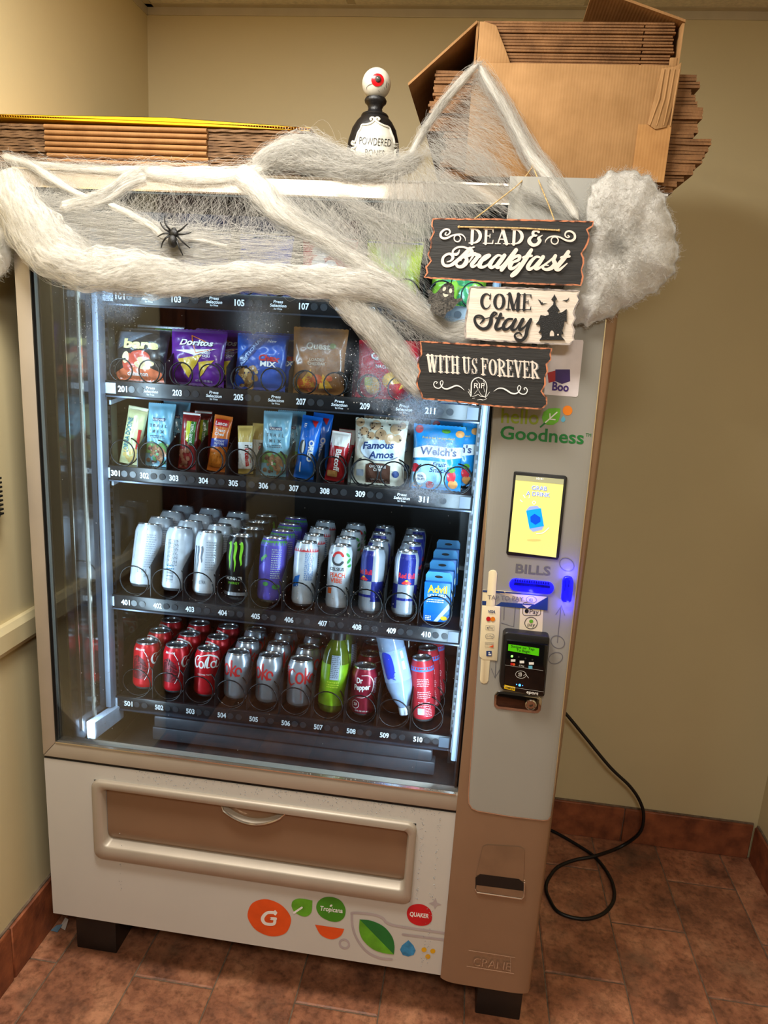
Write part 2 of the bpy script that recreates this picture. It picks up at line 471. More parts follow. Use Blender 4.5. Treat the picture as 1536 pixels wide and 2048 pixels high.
# ------------------------------------------------------------------ the vending machine
m_champ = M('champagne_metal', (182, 170, 154), .46, .35, var=.03, vs=8, stretch=(1, 1, 1))
m_champ_lo = M('champagne_plastic', (146, 116, 90), .36, .25, var=.02, vs=10)
m_edge = M('polished_edge', (225, 215, 198), .18, .9, var=.02)
m_white = M('warm_white_panel', (200, 196, 188), .35, var=.015, vs=4)
m_shell = M('black_steel', (20, 19, 19), .45, .2, var=.1, vs=10)
m_liner = M('dark_liner', (34, 33, 34), .28, var=.1, vs=8)
m_mirror = M('smoked_side_liner', (74, 74, 76), .10, .85, var=.03)
m_strip = M('grey_light_cover', (112, 120, 134), .35, var=.05)
m_tray = M('black_tray_steel', (26, 25, 25), .35, .3, var=.12, vs=30)
m_wire = M('black_coated_wire', (20, 20, 21), .22, .4, var=.1)
m_lightgrey = M('pale_grey_plastic', (168, 176, 190), .45, var=.06, vs=60)
m_num = M('white_print', (236, 238, 240), .5, var=.02)
m_chrome = M('chrome', (190, 184, 178), .10, 1.0, var=.03)

vm = empty('vending_machine', (.576, .37, 0)); tag(vm, 'tall champagne and white glass-front snack and drink vending machine', 'vending machine')
# cabinet
MB().box(.006, .058, .030, .735, .146, 1.815).box(.946, 1.148, .030, .735, .146, 1.815).box(.058, .946, .690, .735, .146, 1.815) \
    .box(.058, .946, .030, .690, 1.765, 1.815).box(.058, .946, .030, .690, .146, .495).build('cabinet', m_shell, vm)
MB().box(.059, .945, .684, .689, .50, 1.76).build('back_liner', m_liner, vm)
MB().box(.059, .063, .02, .684, .50, 1.76).build('side_liner', m_mirror, vm)
MB().box(.941, .945, .02, .684, .50, 1.76).build('side_liner', m_liner, vm)
sl = MB().add([(.063, .012, .612), (.941, .012, .612), (.941, .20, .505), (.063, .20, .505), (.063, .684, .503), (.941, .684, .503)], [(0, 1, 2, 3), (3, 2, 5, 4)])
sl.build('chute_floor', M('dark_chute', (62, 60, 60), .35, var=.1, vs=30), vm)
MB().box(.172, .885, .200, .235, .560, .592).build('chute_bar', M('slate_bar', (84, 86, 92), .35, .3), vm, bevel=.006)
MB().box(.165, .893, .206, .240, .520, .556).build('chute_lip', M('slate_bar'), vm, bevel=.004)
MB().slab([(.066, .07, .590), (.066, .21, .570), (.066, .21, .610), (.066, .07, .635)], (.022, 0, 0)).build('chute_wedge', m_lightgrey, vm, bevel=.003)
# vertical strips behind the left edge of the glass
MB().box(.063, .067, .110, .116, .62, 1.75).build('liner_seam', m_edge, vm)
MB().box(.063, .067, .052, .055, .62, 1.75).build('liner_seam', m_edge, vm)
MB().box(.063, .078, .165, .196, .62, 1.75).build('light_cover', m_strip, vm, bevel=.003)
MB().box(.929, .941, .120, .160, .62, 1.75).build('light_cover', m_strip, vm, bevel=.003)
for x in (.0645, .922):
    up = MB().box(x, x+.016, .205, .232, .56, 1.76).build('tray_upright', m_tray, vm)
    s = MB()
    for k in range(58): s.box(x+.003, x+.013, .2035, .2055, .60+k*.0195, .608+k*.0195)
    tag(s.build('slot', M('slot_edge', (96, 98, 104), .4, .4), up), kind='stuff')
for zz in (1.195, 1.385):
    MB().slab([(.079, .20, zz-.012), (.079, .40, zz+.010), (.079, .40, zz+.016), (.079, .20, zz-.002)], (.005, 0, 0)).build('tray_arm', m_lightgrey, vm)
# door frame
F1 = MB()
F1.prism([(0, .580), (.034, .620), (.034, 1.797), (0, 1.831)], -.004, .028)
F1.build('door_stile', m_champ, vm, bevel=.003)
MB().prism([(0, .580), (.950, .580), (.950, .620), (.034, .620)], -.004, .028).build('door_rail', m_champ, vm, bevel=.003)
MB().add([(0, .010, 1.831), (.034, -.005, 1.797), (.944, -.005, 1.797), (.944, .010, 1.831), (0, .028, 1.831), (.034, .028, 1.797), (.944, .028, 1.797), (.944, .028, 1.831)], [(0, 1, 2, 3), (7, 6, 5, 4), (0, 3, 7, 4), (1, 5, 6, 2), (0, 4, 5, 1), (3, 2, 6, 7)]).build('door_rail', m_champ, vm, bevel=.002)
MB().box(.0335, .0355, -.005, .004, .620, 1.797).build('trim_line', m_blackpl, vm)
MB().box(.034, .945, -.006, .002, .6195, .6225).build('trim_line', m_edge, vm)
MB().box(.034, .942, -.006, .002, 1.7955, 1.7985).build('trim_line', m_edge, vm)
MB().box(.0, .942, .007, .012, 1.829, 1.8325).build('trim_line', m_edge, vm)
MB().box(.0, .95, .002, .028, .572, .580).build('door_gap', m_shell, vm)

# the pane: clear, glossy, with patches of fog and beads of water
def glass_mat():
    m = bpy.data.materials.new('wet_glass'); m.use_nodes = True
    nt = m.node_tree; N = nt.nodes; L = nt.links; N.clear()
    out = N.new('ShaderNodeOutputMaterial')
    tr = N.new('ShaderNodeBsdfTransparent'); tr.inputs[0].default_value = (.93, .95, .95, 1)
    gl = N.new('ShaderNodeBsdfGlossy'); gl.inputs['Roughness'].default_value = .01
    fr = N.new('ShaderNodeFresnel'); fr.inputs['IOR'].default_value = 1.5
    mm = N.new('ShaderNodeMath'); mm.operation = 'MULTIPLY'; mm.inputs[1].default_value = .9; L.new(fr.outputs[0], mm.inputs[0])
    mx = N.new('ShaderNodeMixShader'); L.new(mm.outputs[0], mx.inputs[0]); L.new(tr.outputs[0], mx.inputs[1]); L.new(gl.outputs[0], mx.inputs[2])
    fog = N.new('ShaderNodeBsdfDiffuse'); fog.inputs[0].default_value = (.72, .78, .86, 1)
    ft = N.new('ShaderNodeBsdfTranslucent'); ft.inputs[0].default_value = (.72, .80, .90, 1)
    fm = N.new('ShaderNodeMixShader'); fm.inputs[0].default_value = .6; L.new(fog.outputs[0], fm.inputs[1]); L.new(ft.outputs[0], fm.inputs[2])
    geo = N.new('ShaderNodeNewGeometry')
    acc = None
    nz = N.new('ShaderNodeTexNoise'); nz.inputs['Scale'].default_value = 14; nz.inputs['Detail'].default_value = 4; L.new(geo.outputs['Position'], nz.inputs['Vector'])
    # (x, z, radius, strength) of each fogged patch
    for x, z, rx, rz, s in ((.20, 1.605, .07, .05, .55), (.155, 1.50, .05, .07, .14), (.49, 1.58, .045, .05, .24), (.73, 1.49, .055, .075, .40), (.80, 1.43, .05, .05, .55), (.86, 1.36, .05, .03, .60),
                            (.83, 1.27, .07, .028, .36), (.62, 1.52, .06, .06, .22), (.10, .69, .05, .04, .10), (.70, .98, .10, .05, .04), (.40, .99, .10, .03, .04), (.60, .97, .10, .03, .05)):
        px = N.new('ShaderNodeVectorMath'); px.operation = 'SUBTRACT'; px.inputs[1].default_value = (x, 0, z); L.new(geo.outputs['Position'], px.inputs[0])
        sc = N.new('ShaderNodeVectorMath'); sc.operation = 'MULTIPLY'; sc.inputs[1].default_value = (1/rx, 0, 1/rz); L.new(px.outputs[0], sc.inputs[0])
        ln = N.new('ShaderNodeVectorMath'); ln.operation = 'LENGTH'; L.new(sc.outputs[0], ln.inputs[0])
        ad = N.new('ShaderNodeMath'); ad.operation = 'MULTIPLY_ADD'; L.new(nz.outputs['Fac'], ad.inputs[0]); ad.inputs[1].default_value = 1.1; L.new(ln.outputs['Value'], ad.inputs[2])
        mr = N.new('ShaderNodeMapRange'); mr.interpolation_type = 'SMOOTHSTEP'; L.new(ad.outputs[0], mr.inputs[0]); mr.inputs[1].default_value = 1.75; mr.inputs[2].default_value = .7
        mr.inputs[3].default_value = 0; mr.inputs[4].default_value = s
        if acc is None: acc = mr.outputs[0]
        else:
            a = N.new('ShaderNodeMath'); a.operation = 'MAXIMUM'; L.new(acc, a.inputs[0]); L.new(mr.outputs[0], a.inputs[1]); acc = a.outputs[0]
    # grain of droplets breaks the fog up
    vo = N.new('ShaderNodeTexNoise'); vo.inputs['Scale'].default_value = 420; vo.inputs['Detail'].default_value = 2; L.new(geo.outputs['Position'], vo.inputs['Vector'])
    vr = N.new('ShaderNodeMapRange'); L.new(vo.outputs['Fac'], vr.inputs[0]); vr.inputs[1].default_value = .42; vr.inputs[2].default_value = .62; vr.inputs[3].default_value = .35; vr.inputs[4].default_value = 1.0
    fq = N.new('ShaderNodeMath'); fq.operation = 'MULTIPLY'; L.new(acc, fq.inputs[0]); L.new(vr.outputs[0], fq.inputs[1])
    m2 = N.new('ShaderNodeMixShader'); L.new(fq.outputs[0], m2.inputs[0]); L.new(mx.outputs[0], m2.inputs[1]); L.new(fm.outputs[0], m2.inputs[2])
    L.new(m2.outputs[0], out.inputs[0])
    return m
pane = MB().box(.034, .946, .004, .008, .618, 1.800).build('glass_pane', glass_mat(), vm)
dm = M('water_bead', (220, 226, 230), .08, var=.02, trans=.6, spec=.8)
bd = MB()
def bead(x, z, r, y=.004):
    bd.ball((x, y, z), r, 6, 4, (1, .5, 1.15))
for cx, cz, sx, sz, n in ((.20, 1.60, .05, .04, 260), (.16, 1.55, .05, .06, 120), (.50, 1.58, .04, .035, 90), (.70, 1.50, .05, .05, 260), (.77, 1.43, .05, .03, 200), (.86, 1.33, .05, .03, 90), (.15, .75, .05, .08, 60), (.55, 1.02, .22, .05, 110), (.74, 1.0, .10, .06, 110)):
    for _ in range(n):
        bead(cx+nrs.randn()*sx*.6, cz+nrs.randn()*sz*.6, .0004+.0008*nrs.rand()**3)
for _ in range(160): bead(.06+.87*nrs.rand(), .64+1.0*nrs.rand(), .0004+.0007*nrs.rand()**2)
for _ in range(36): bead(.60+.34*nrs.rand(), .6235+.002*nrs.rand(), .0008+.0006*nrs.rand(), -.004)
o = bd.build('water_beads', dm, vm, smooth=True); tag(o, kind='stuff')
bd = MB()
for _ in range(260): bead(.22+.70*nrs.rand(), .571-.028*nrs.rand()**2, .0005+.0007*nrs.rand(), -.0005)
for x0, z0, z1, n in ((.880, .545, .34, 44), (.915, .56, .17, 60), (.905, .33, .16, 22), (.172, .55, .52, 8), (.178, .40, .24, 18)):
    for _ in range(n): bead(x0+nrs.randn()*.0022, z0+(z1-z0)*nrs.rand(), .0005+.0007*nrs.rand(), -.0005)
o = bd.build('water_beads', dm, vm, smooth=True); tag(o, kind='stuff')

# lower front
LP = MB()
LP.box(0, .952, 0, .022, .146, .330).box(0, .120, 0, .022, .330, .534).box(.866, .952, 0, .022, .330, .534).box(0, .952, 0, .022, .534, .572)
LP.build('lower_panel', m_white, vm)
def rr(x0, x1, z0, z1, r, n=6):
    return rrect(x0, z0, x1, z1, r, n)[0]
def frame_ring(name, mat, rings, parent, closed_in=True):
    """concentric rounded rectangles given as (x0,x1,z0,z1,r,y): swept into one moulded frame"""
    b = MB(); V = []; F = []; n = None
    for q in rings:
        pl = rr(*q[:5]); n = len(pl); V += [(a, q[5], c) for a, c in pl]
    for i in range(len(rings)-1):
        for j in range(n):
            F.append((i*n+j, (i+1)*n+j, (i+1)*n+(j+1) % n, i*n+(j+1) % n))
    b.add(V, F)
    return b.build(name, mat, parent, smooth=.9)
frame_ring('bin_frame', m_champ, [(.117, .868, .328, .537, .020, .004), (.117, .868, .328, .537, .020, -.006), (.121, .864, .332, .533, .017, -.010), (.138, .853, .362, .519, .014, -.010), (.142, .850, .366, .516, .012, -.006), (.147, .846, .371, .512, .010, .022)], vm)
bdoor = MB()
V = []; nx, nz = 24, 10
for i in range(nz+1):
    for j in range(nx+1):
        x = .146+.702*j/nx; z = .368+.146*i/nz
        t = min(1, max(0, (z-.368)/.03)); y = .020 - .012*(1-(1-t)**2)
        V.append((x, y, z))
bdoor.add(V, [(i*(nx+1)+j, i*(nx+1)+j+1, (i+1)*(nx+1)+j+1, (i+1)*(nx+1)+j) for i in range(nz) for j in range(nx)])
bd_o = bdoor.build('bin_door', m_champ_lo, vm, smooth=True)
hp = [(.421, .514)] + [(.421+.151*t, .514-.034*math.sin(PI*t)**.8) for t in [i/14 for i in range(1, 14)]] + [(.572, .512)]
h1 = MB(); n = len(hp)
V = [(a, .008, b) for a, b in hp] + [(a, -.006 if 0 < i < n-1 else .006, b-.001) for i, (a, b) in enumerate(hp)] + [(a, .012, b+.006) for a, b in hp]
h1.add(V, [(i, i+1, n+i+1, n+i) for i in range(n-1)] + [(n+i, n+i+1, 2*n+i+1, 2*n+i) for i in range(n-1)])
h1.build('scoop_handle', m_champ, bd_o, smooth=True)
h2 = MB().tube([(a, -.0055 if 0 < i < n-1 else .006, b-.001) for i, (a, b) in enumerate(hp)], .0022, 6).build('scoop_lip', m_edge, bd_o, smooth=True)
for x0, x1, y0, y1 in ((.026, .133, .05, .15), (1.040, 1.146, .05, .15), (.026, .133, .60, .70), (1.040, 1.146, .60, .70)):
    MB().box(x0, x1, y0, y1, 0, .148).build('leg', m_blackpl, vm, bevel=.003)

# control column: a gently bowed moulding
CX0, CX1 = .949, 1.1525
def colY(x, z=0):
    t = (x-CX0)/(CX1-CX0)
    t = min(1, max(0, t))
    return -.004-.010*(1-abs(2*t-1)**8) + (.0 if t < .965 else .012*((t-.965)/.035)**2)
def col_patch(name, mat, xs, z0f, z1f, d, parent=vm, back=.03):
    b = MB(); V = []; n = len(xs)
    for x in xs: V += [(x, colY(x)-d, z0f(x)), (x, colY(x)-d, z1f(x))]
    V += [(x, back, z0f(x)) for x in xs] + [(x, back, z1f(x)) for x in xs]
    F = [(2*i, 2*i+2, 2*i+3, 2*i+1) for i in range(n-1)]
    F += [(2*i, 2*n+i, 2*n+i+1, 2*i+2) for i in range(n-1)] + [(2*i+1, 2*i+3, 3*n+i+1, 3*n+i) for i in range(n-1)]
    F += [(0, 1, 3*n, 2*n), (2*n-2, 3*n-1, 4*n-1, 2*n-1)]
    b.add(V, F)
    return b.build(name, mat, parent, smooth=.6)
cxs = [CX0+(CX1-CX0)*(.5-.5*math.cos(PI*i/70)) for i in range(71)]
colm = col_patch('control_column', m_champ_lo, cxs, lambda x: .144, lambda x: 1.832, 0)
CM = pxmap(lambda x, z: colY(x))
# white fascia with rounded lower corners, slightly proud of the column
fpx = []
pl = [(1020, 352), (1015, 430), (985, 830), (961, 1220), (937, 1590), (938, 1607), (944, 1617), (955, 1622), (1020, 1633), (1086, 1641), (1096, 1640), (1102, 1632), (1104, 1620), (1135, 1330), (1174, 990), (1212, 640), (1227, 500), (1236, 358)]
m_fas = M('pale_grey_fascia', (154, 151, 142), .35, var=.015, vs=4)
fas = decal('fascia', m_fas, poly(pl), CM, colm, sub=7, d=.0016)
def outline(pts, w, closed=False): return stroke(pts, w, 0, closed)
decal('fascia_edge', m_edge, outline(pl[1:16], 2.0), CM, colm, sub=7, d=.0022)
# ---- everything on the column
P_ = lambda a, b: (a, b)
def pd(name, mat, shp, d=.0021, parent=None, sub=None):
    return decal(name, mat, shp, CM, parent or colm, sub, d)
m_lime = M('olive_green_ink', (134, 150, 30), .5); m_dgreen = M('deep_green_ink', (26, 112, 48), .5)
m_leafA = M('leaf_green_ink', (96, 166, 36), .5, var=.15, vs=30); m_orange = M('orange_ink', (236, 130, 22), .5)
m_sky = M('sky_blue_ink', (96, 178, 206), .5); m_greyink = M('grey_ink', (108, 106, 108), .5); m_wink = M('white_ink', (240, 238, 232), .5)
m_red = M('red_ink', (198, 20, 30), .45); m_navy = M('navy_ink', (26, 54, 110), .5); m_blk = M('black_ink', (18, 17, 18), .5)
m_yel = M('yellow_ink', (246, 200, 20), .5); m_orr = M('orange_red_ink', (228, 84, 24), .5)
def ptext(st, p0, p1, h, bold=0.0, shear=0.0):
    """lettering between two photo points on a surface (baseline), cap height h px"""
    dx, dy = p1[0]-p0[0], p1[1]-p0[1]; L_ = math.hypot(dx, dy); a = math.atan2(dy, dx)
    V, F = text(st, 0, 0, h, L_, 'l', shear, 0, bold)
    c, s = math.cos(a), math.sin(a)
    return [(p0[0]+u*c+v*s, p0[1]+u*s-v*c) for u, v in V], F
pd('lettering', m_lime, ptext('hello', (1002, 845), (1077, 849), 28, .012))
pd('lettering', m_dgreen, ptext('Goodness', (1000, 877), (1167, 888), 25, .02))
pd('lettering', m_dgreen, ptext('TM', (1171, 873), (1182, 874), 7))
lf = crop(940, 640, 4.453, [(640, 870), (655, 820), (700, 788), (760, 785), (805, 788), (803, 850), (785, 905), (740, 935), (690, 935), (655, 915)])
pd('leaf_mark', m_leafA, poly(lf), .0022); pd('leaf_mark', m_dgreen, shapes(stroke(crop(940, 640, 4.453, [(628, 952), (668, 918)]), 3.2)), .0022)
pd('leaf_mark', m_wink, shapes(stroke(crop(940, 640, 4.453, [(672, 912), (775, 822)]), 2.4), stroke(crop(940, 640, 4.453, [(712, 880), (712, 835)]), 2.2), stroke(crop(940, 640, 4.453, [(708, 882), (758, 888)]), 2.2)), .0026)
pd('dot_mark', m_orange, ell(1135, 821, 9.8)); pd('drop_mark', m_sky, poly(crop(940, 640, 4.453, [(832, 853), (845, 872), (851, 888), (838, 908), (820, 908), (808, 892), (815, 875)])))
# picture sticker partly behind the sign (figure and code left out)
stk = decal('sticker', M('pink_white_sticker', (232, 222, 222), .35), poly([(1096, 678), (1166, 680), (1167, 684), (1156, 791), (1153, 794), (1088, 789)]), CM, colm, 10, .0022)
pd('sticker_print', M('plum_print', (66, 44, 104), .4), poly(crop(940, 640, 4.453, [(760, 440), (890, 440), (892, 545), (820, 570), (760, 545)])), .0026, stk, 8)
pd('sticker_print', M('crimson_print', (176, 44, 40), .4), poly(crop(940, 640, 4.453, [(690, 470), (760, 450), (760, 545), (700, 560)])), .0027, stk)
pd('lettering', M('violet_ink', (70, 44, 120), .4), ptext('Boo', (1104, 780), (1137, 783), 16, .03), .003, stk)
# touch screen
q = [(1028, 944), (1032, 943), (1131, 952), (1134.5, 955), (1118, 1115), (1115, 1119.5), (1015, 1110), (1012.5, 1106)]
SFY = -.0185; pts3 = [P(a, b, SFY) for a, b in q][::-1]
sb = MB().slab(pts3, (0, .012, 0)).build('screen_bezel', m_blackpl, colm, bevel=.001)
def emitm(key, col=None, e=1): return M(key, col, .3, emit=e, var=.0, vs=2)
ym = lambda u, v, d=0: P(u, v, SFY-.0006-d)
iq = [(1032, 950), (1128, 958.5), (1112, 1115), (1017, 1103)]
decal('display', emitm('display_yellow', (222, 218, 130), .55), poly(iq), ym, sb)
decal('display_bar', emitm('display_grey', (170, 170, 134), .42), poly([(1032, 950), (1128, 958.5), (1127, 969), (1031, 960)]), ym, sb, d=.0004)
decal('display_text', emitm('display_white', (236, 240, 250), .7), shapes(ptext('GRAB', (1063, 979), (1093, 981), 8, .02), ptext('A DRINK', (1052, 990), (1099, 994), 8, .02), ptext('10:41', (1073, 959), (1086, 960), 4)), ym, sb, d=.0006)
decal('display_text', emitm('display_text_blue', (90, 120, 235), .55), shapes(ptext('GRAB', (1063.7, 979.6), (1093.7, 981.6), 8, .0), ptext('A DRINK', (1052.7, 990.6), (1099.7, 994.6), 8, .0)), ym, sb, d=.0008)
cc = lambda pts: crop(940, 640, 4.453, pts)
decal('display_art', emitm('display_periwinkle', (150, 170, 250), .55), poly(cc([(505, 1690), (530, 1660), (600, 1655), (630, 1685), (658, 1830), (640, 1868), (560, 1885), (530, 1860)])), ym, sb, d=.0004)
decal('display_art', emitm('display_azure', (20, 160, 245), .55), poly(cc([(500, 1698), (632, 1676), (658, 1835), (530, 1858)])), ym, sb, d=.0006)
decal('display_art', emitm('display_royal', (10, 80, 220), .55), poly(cc([(575, 1725), (626, 1758), (628, 1796), (583, 1824), (540, 1796), (537, 1752)])), ym, sb, d=.0008)
for s_ in (stroke(cc([(475, 1560), (490, 1582)]), 1.4), stroke(cc([(448, 1603), (466, 1620)]), 1.4), stroke(cc([(530, 1560), (526, 1585)]), 1.2), stroke(cc([(590, 1902), (650, 1895), (702, 1850)]), 1.2, 5), stroke(cc([(556, 1625), (570, 1612), (584, 1625), (570, 1642)]), 1.2, 4, True)):
    decal('display_art', emitm('display_white'), s_, ym, sb, d=.0008)
decal('display_art', emitm('display_tan', (206, 186, 110), .7), ell(cc([(568, 1958)])[0][0], cc([(568, 1958)])[0][1], 14, 2), ym, sb, d=.0006)
# printed guide marks
gc = lambda pts: crop(930, 1080, 5.12, pts)
pd('lettering', m_greyink, ptext('BILLS', gc([(515, 333)])[0], gc([(872, 362)])[0], 17, .025))
def oval(cx, cy, rx, ry, rot):
    c, s = math.cos(rot), math.sin(rot)
    return [(cx+rx*math.cos(t)*c-ry*math.sin(t)*s, cy+rx*math.cos(t)*s+ry*math.sin(t)*c) for t in [2*PI*i/30 for i in range(30)]]
gm = [stroke(gc(oval(1043, 252, 78, 62, .6)), 1.6, 0, True), stroke(gc(oval(950, 1045, 74, 60, .6)), 1.6, 0, True), stroke(gc(oval(928, 1210, 74, 55, -.4)), 1.6, 0, True),
      stroke(gc([(945, 1050), (985, 672)]), 1.6), stroke(gc([(930, 762), (988, 675), (1022, 770)]), 1.6),
      stroke(gc([(322, 1120), (308, 1410)]), 1.6), stroke(gc([(270, 1318), (306, 1410), (355, 1330)]), 1.6),
      stroke(gc([(402, 690), (396, 815)]), 1.6), stroke(gc([(375, 850), (498, 888), (515, 690)]), 1.6)]
for s_ in gm: pd('guide_mark', m_greyink, s_)
# note slot and coin slot, lit blue from inside
m_blue = M('blue_lit_plastic', (14, 14, 245), .25, emit=1.6, var=.05, vs=120)
m_blue2 = M('blue_lit_recess', (4, 4, 110), .3, emit=.5, var=.2, vs=200)
def capsule(p0, p1, w):
    V = []; dx, dy = p1[0]-p0[0], p1[1]-p0[1]; a = math.atan2(dy, dx)
    for c, s in ((p1, -PI/2), (p0, PI/2)):
        for i in range(9): V.append((c[0]+w/2*math.cos(a+s+PI*i/8), c[1]+w/2*math.sin(a+s+PI*i/8)))
    return V
def solid_px(name, mat, pts, front, parent, bevel=.0015, back=.012):
    return MB().slab([CM(a, b, front) for a, b in pts][::-1], (0, back, 0)).build(name, mat, parent, bevel=bevel)
bs = solid_px('note_slot', m_blue, capsule((1031, 1170), (1096, 1177), 25), .006, colm, .003)
fm_ = lambda y: (lambda u, v, d=0: CM(u, v, y+d))
decal('slot_mouth', m_blue2, poly(gc([(505, 432), (870, 468), (870, 495), (500, 462)])), fm_(.0072), bs)
decal('slot_teeth', m_blue2, shapes(*[rect(*gc([(510+i*24, 402+i*2.2)])[0], *gc([(522+i*24, 428+i*2.2)])[0]) for i in range(15)]), fm_(.0074), bs)
cs = solid_px('coin_slot', m_blue, [*gc([(1000, 420), (1020, 385), (1060, 376), (1100, 390), (1113, 430), (1108, 520), (1090, 630), (1070, 645), (1005, 638), (985, 610), (995, 520)])], .010, colm, .004)
decal('slot_mouth', m_blue2, shapes(stroke(gc([(1068, 415), (1062, 480)]), 1.6), stroke(gc([(1030, 420), (1022, 520)]), 1.2)), fm_(.0112), cs)
bl = bpy.data.lights.new('slot_glow', 'POINT'); bl.energy = .10; bl.color = (.03, .03, 1); bl.shadow_soft_size = .004
for a, b in ((1140, 1150), (1138, 1212), (1063, 1192)):
    o = bpy.data.objects.new('slot_glow', bl); COL.objects.link(o); o.location = Vector(CM(a, b, .014))
# payment stickers
m_cream = M('cream_card', (232, 216, 178), .5, var=.02)
pa = solid_px('pay_sticker', m_cream, gc([(566, 690), (802, 700), (792, 940), (556, 920)]), .0024, colm, 0, .0012)
decal('sticker_print', m_blk, shapes(stroke(gc(rrect(592, 640, 774, 772, 24, 4)[0]), 1.0, 0, True), stroke(gc(oval(676, 850, 64, 60, 0)), 1.2, 0, True), ptext('Pay', gc([(660, 752)])[0], gc([(752, 760)])[0], 9), ptext('pay', gc([(640, 880)])[0], gc([(715, 886)])[0], 7), ell(*gc([(632, 728)])[0], 4.0, 4.2)), fm_(.0029), pa)
decal('sticker_print', m_leafA, shapes(ell(*gc([(678, 832)])[0], 4.0, 3.6)), fm_(.0031), pa)
tp = solid_px('tap_sticker', m_cream, gc([(182, 512), (400, 524), (850, 572), (845, 720), (176, 664)]), .0034, colm, 0, .0012)
decal('sticker_print', m_navy, shapes(poly(gc([(182, 512), (395, 526), (412, 545), (182, 532)])), poly(gc([(412, 528), (850, 572), (850, 580), (412, 542)])), poly(gc([(176, 622), (715, 660), (850, 580), (845, 720), (690, 706), (176, 664)]))), fm_(.0039), tp)
decal('sticker_print', m_cream, poly(gc([(585, 662), (682, 670), (636, 700)])), fm_(.0042), tp)
decal('sticker_print', m_greyink, shapes(ptext('TAP TO PAY', gc([(230, 606)])[0], gc([(596, 628)])[0], 8.5, .0), stroke(gc(oval(680, 610, 52, 34, .1)), .8, 0, True), *[stroke(gc([(655+i*14, 602-i*4), (661+i*14, 614), (655+i*14, 626+i*4)]), 1.0, 3) for i in range(3)]), fm_(.0042), tp)
st = solid_px('strip', m_cream, gc([(243, 330), (262, 312), (290, 308), (318, 318), (330, 345), (318, 520), (240, 1440), (225, 1468), (190, 1474), (160, 1460), (152, 1430), (165, 1230), (228, 520)]), .0030, colm, .0008, .003)
cdn = solid_px('pay_card', m_cream, gc([(176, 672), (362, 682), (355, 860), (330, 1240), (180, 1225), (150, 1195), (146, 1160)]), .0040, colm, .0008, .002)
decal('lettering', m_navy, ptext('VISA', gc([(232, 745)])[0], gc([(308, 748)])[0], 5.4, .03, .2), fm_(.0046), cdn)
decal('card_print', m_navy, rect(*gc([(218, 1136)])[0], *gc([(274, 1190)])[0]), fm_(.0046), cdn)
decal('card_print', m_red, ell(*gc([(240, 808)])[0], 4.6, 4.6), fm_(.0046), cdn); decal('card_print', m_orange, ell(*gc([(285, 810)])[0], 4.6, 4.6), fm_(.0048), cdn)
decal('card_print', m_greyink, shapes(stroke(gc([(213, 875), (300, 880), (298, 926), (212, 920)]), .7, 0, True), ptext('Pay', gc([(246, 908)])[0], gc([(290, 911)])[0], 4.6), ell(*gc([(233, 900)])[0], 1.8), stroke(gc(rrect(210, 962, 298, 1008, 22, 4)[0]), .7, 0, True), ptext('G Pay', gc([(222, 994)])[0], gc([(288, 997)])[0], 4), stroke(gc([(207, 1045), (293, 1050), (290, 1100), (204, 1095)]), .6, 0, True), ptext('DISCOVER', gc([(209, 1072)])[0], gc([(290, 1076)])[0], 3)), fm_(.0048), cdn)
decal('card_print', m_orr, poly(gc([(290, 1075), (290, 1100), (240, 1098)])), fm_(.0049), cdn)
decal('card_print', m_wink, rect(*gc([(240, 1148)])[0], *gc([(256, 1160)])[0]), fm_(.005), cdn); decal('card_print', m_wink, rect(*gc([(240, 1166)])[0], *gc([(268, 1180)])[0]), fm_(.005), cdn)
# card reader
FR = .034
rq = gc([(392, 975), (415, 948), (450, 946), (850, 990), (868, 1010), (866, 1050), (815, 1600), (790, 1610), (385, 1535), (365, 1510), (352, 1450)])
rd = MB().slab([CM(a, b, FR-.010) for a, b in rq][::-1], (0, FR+.01, 0)).build('card_reader', m_blackpl, colm, bevel=.004)
m_glossblk = M('gloss_black_plastic', (10, 10, 11), .12, var=.05)
solid_px('reader_face', m_glossblk, gc([(425, 1025), (795, 1070), (855, 1080), (806, 1590), (395, 1515)]), FR-.004, rd, .002, .008)
rm = lambda u, v, d=0: CM(u, v, FR-.0034+d)
decal('reader_display', emitm('lcd_green', (70, 170, 8), .55), poly(gc([(445, 1065), (760, 1110), (755, 1188), (440, 1133)])), rm, rd)
decal('lettering', m_blk, shapes(ptext('Swipe or Tap', gc([(470, 1098)])[0], gc([(710, 1132)])[0], 4.6, .01), ptext('To Begin', gc([(525, 1138)])[0], gc([(665, 1158)])[0], 4.8, .01)), rm, rd, d=.0004)
decal('lettering', m_wink, shapes(ptext('eport', gc([(628, 1568)])[0], gc([(748, 1588)])[0], 6, .02), rect(*gc([(470, 1222)])[0], *gc([(516, 1246)])[0]), rect(*gc([(560, 1236)])[0], *gc([(606, 1262)])[0]), rect(*gc([(654, 1252)])[0], *gc([(705, 1276)])[0]),
      ptext('G Pay', gc([(552, 1292)])[0], gc([(606, 1298)])[0], 3), stroke(gc(oval(572, 1378, 54, 38, .1)), .6, 0, True), *[stroke(gc([(548+i*12, 1362-i*4), (555+i*12, 1376), (548+i*12, 1392+i*4)]), .9, 3) for i in range(3)], stroke(gc([(600, 1390), (620, 1372), (650, 1412)]), .8), stroke(gc([(410, 1280), (800, 1338)]), .3), stroke(gc([(390, 1495), (805, 1555)]), .3)), rm, rd, d=.0004)
decal('card_print', m_red, ell(*gc([(478, 1270)])[0], 2.6), rm, rd, d=.0004); decal('card_print', m_orr, ell(*gc([(500, 1274)])[0], 2.6), rm, rd, d=.0005)
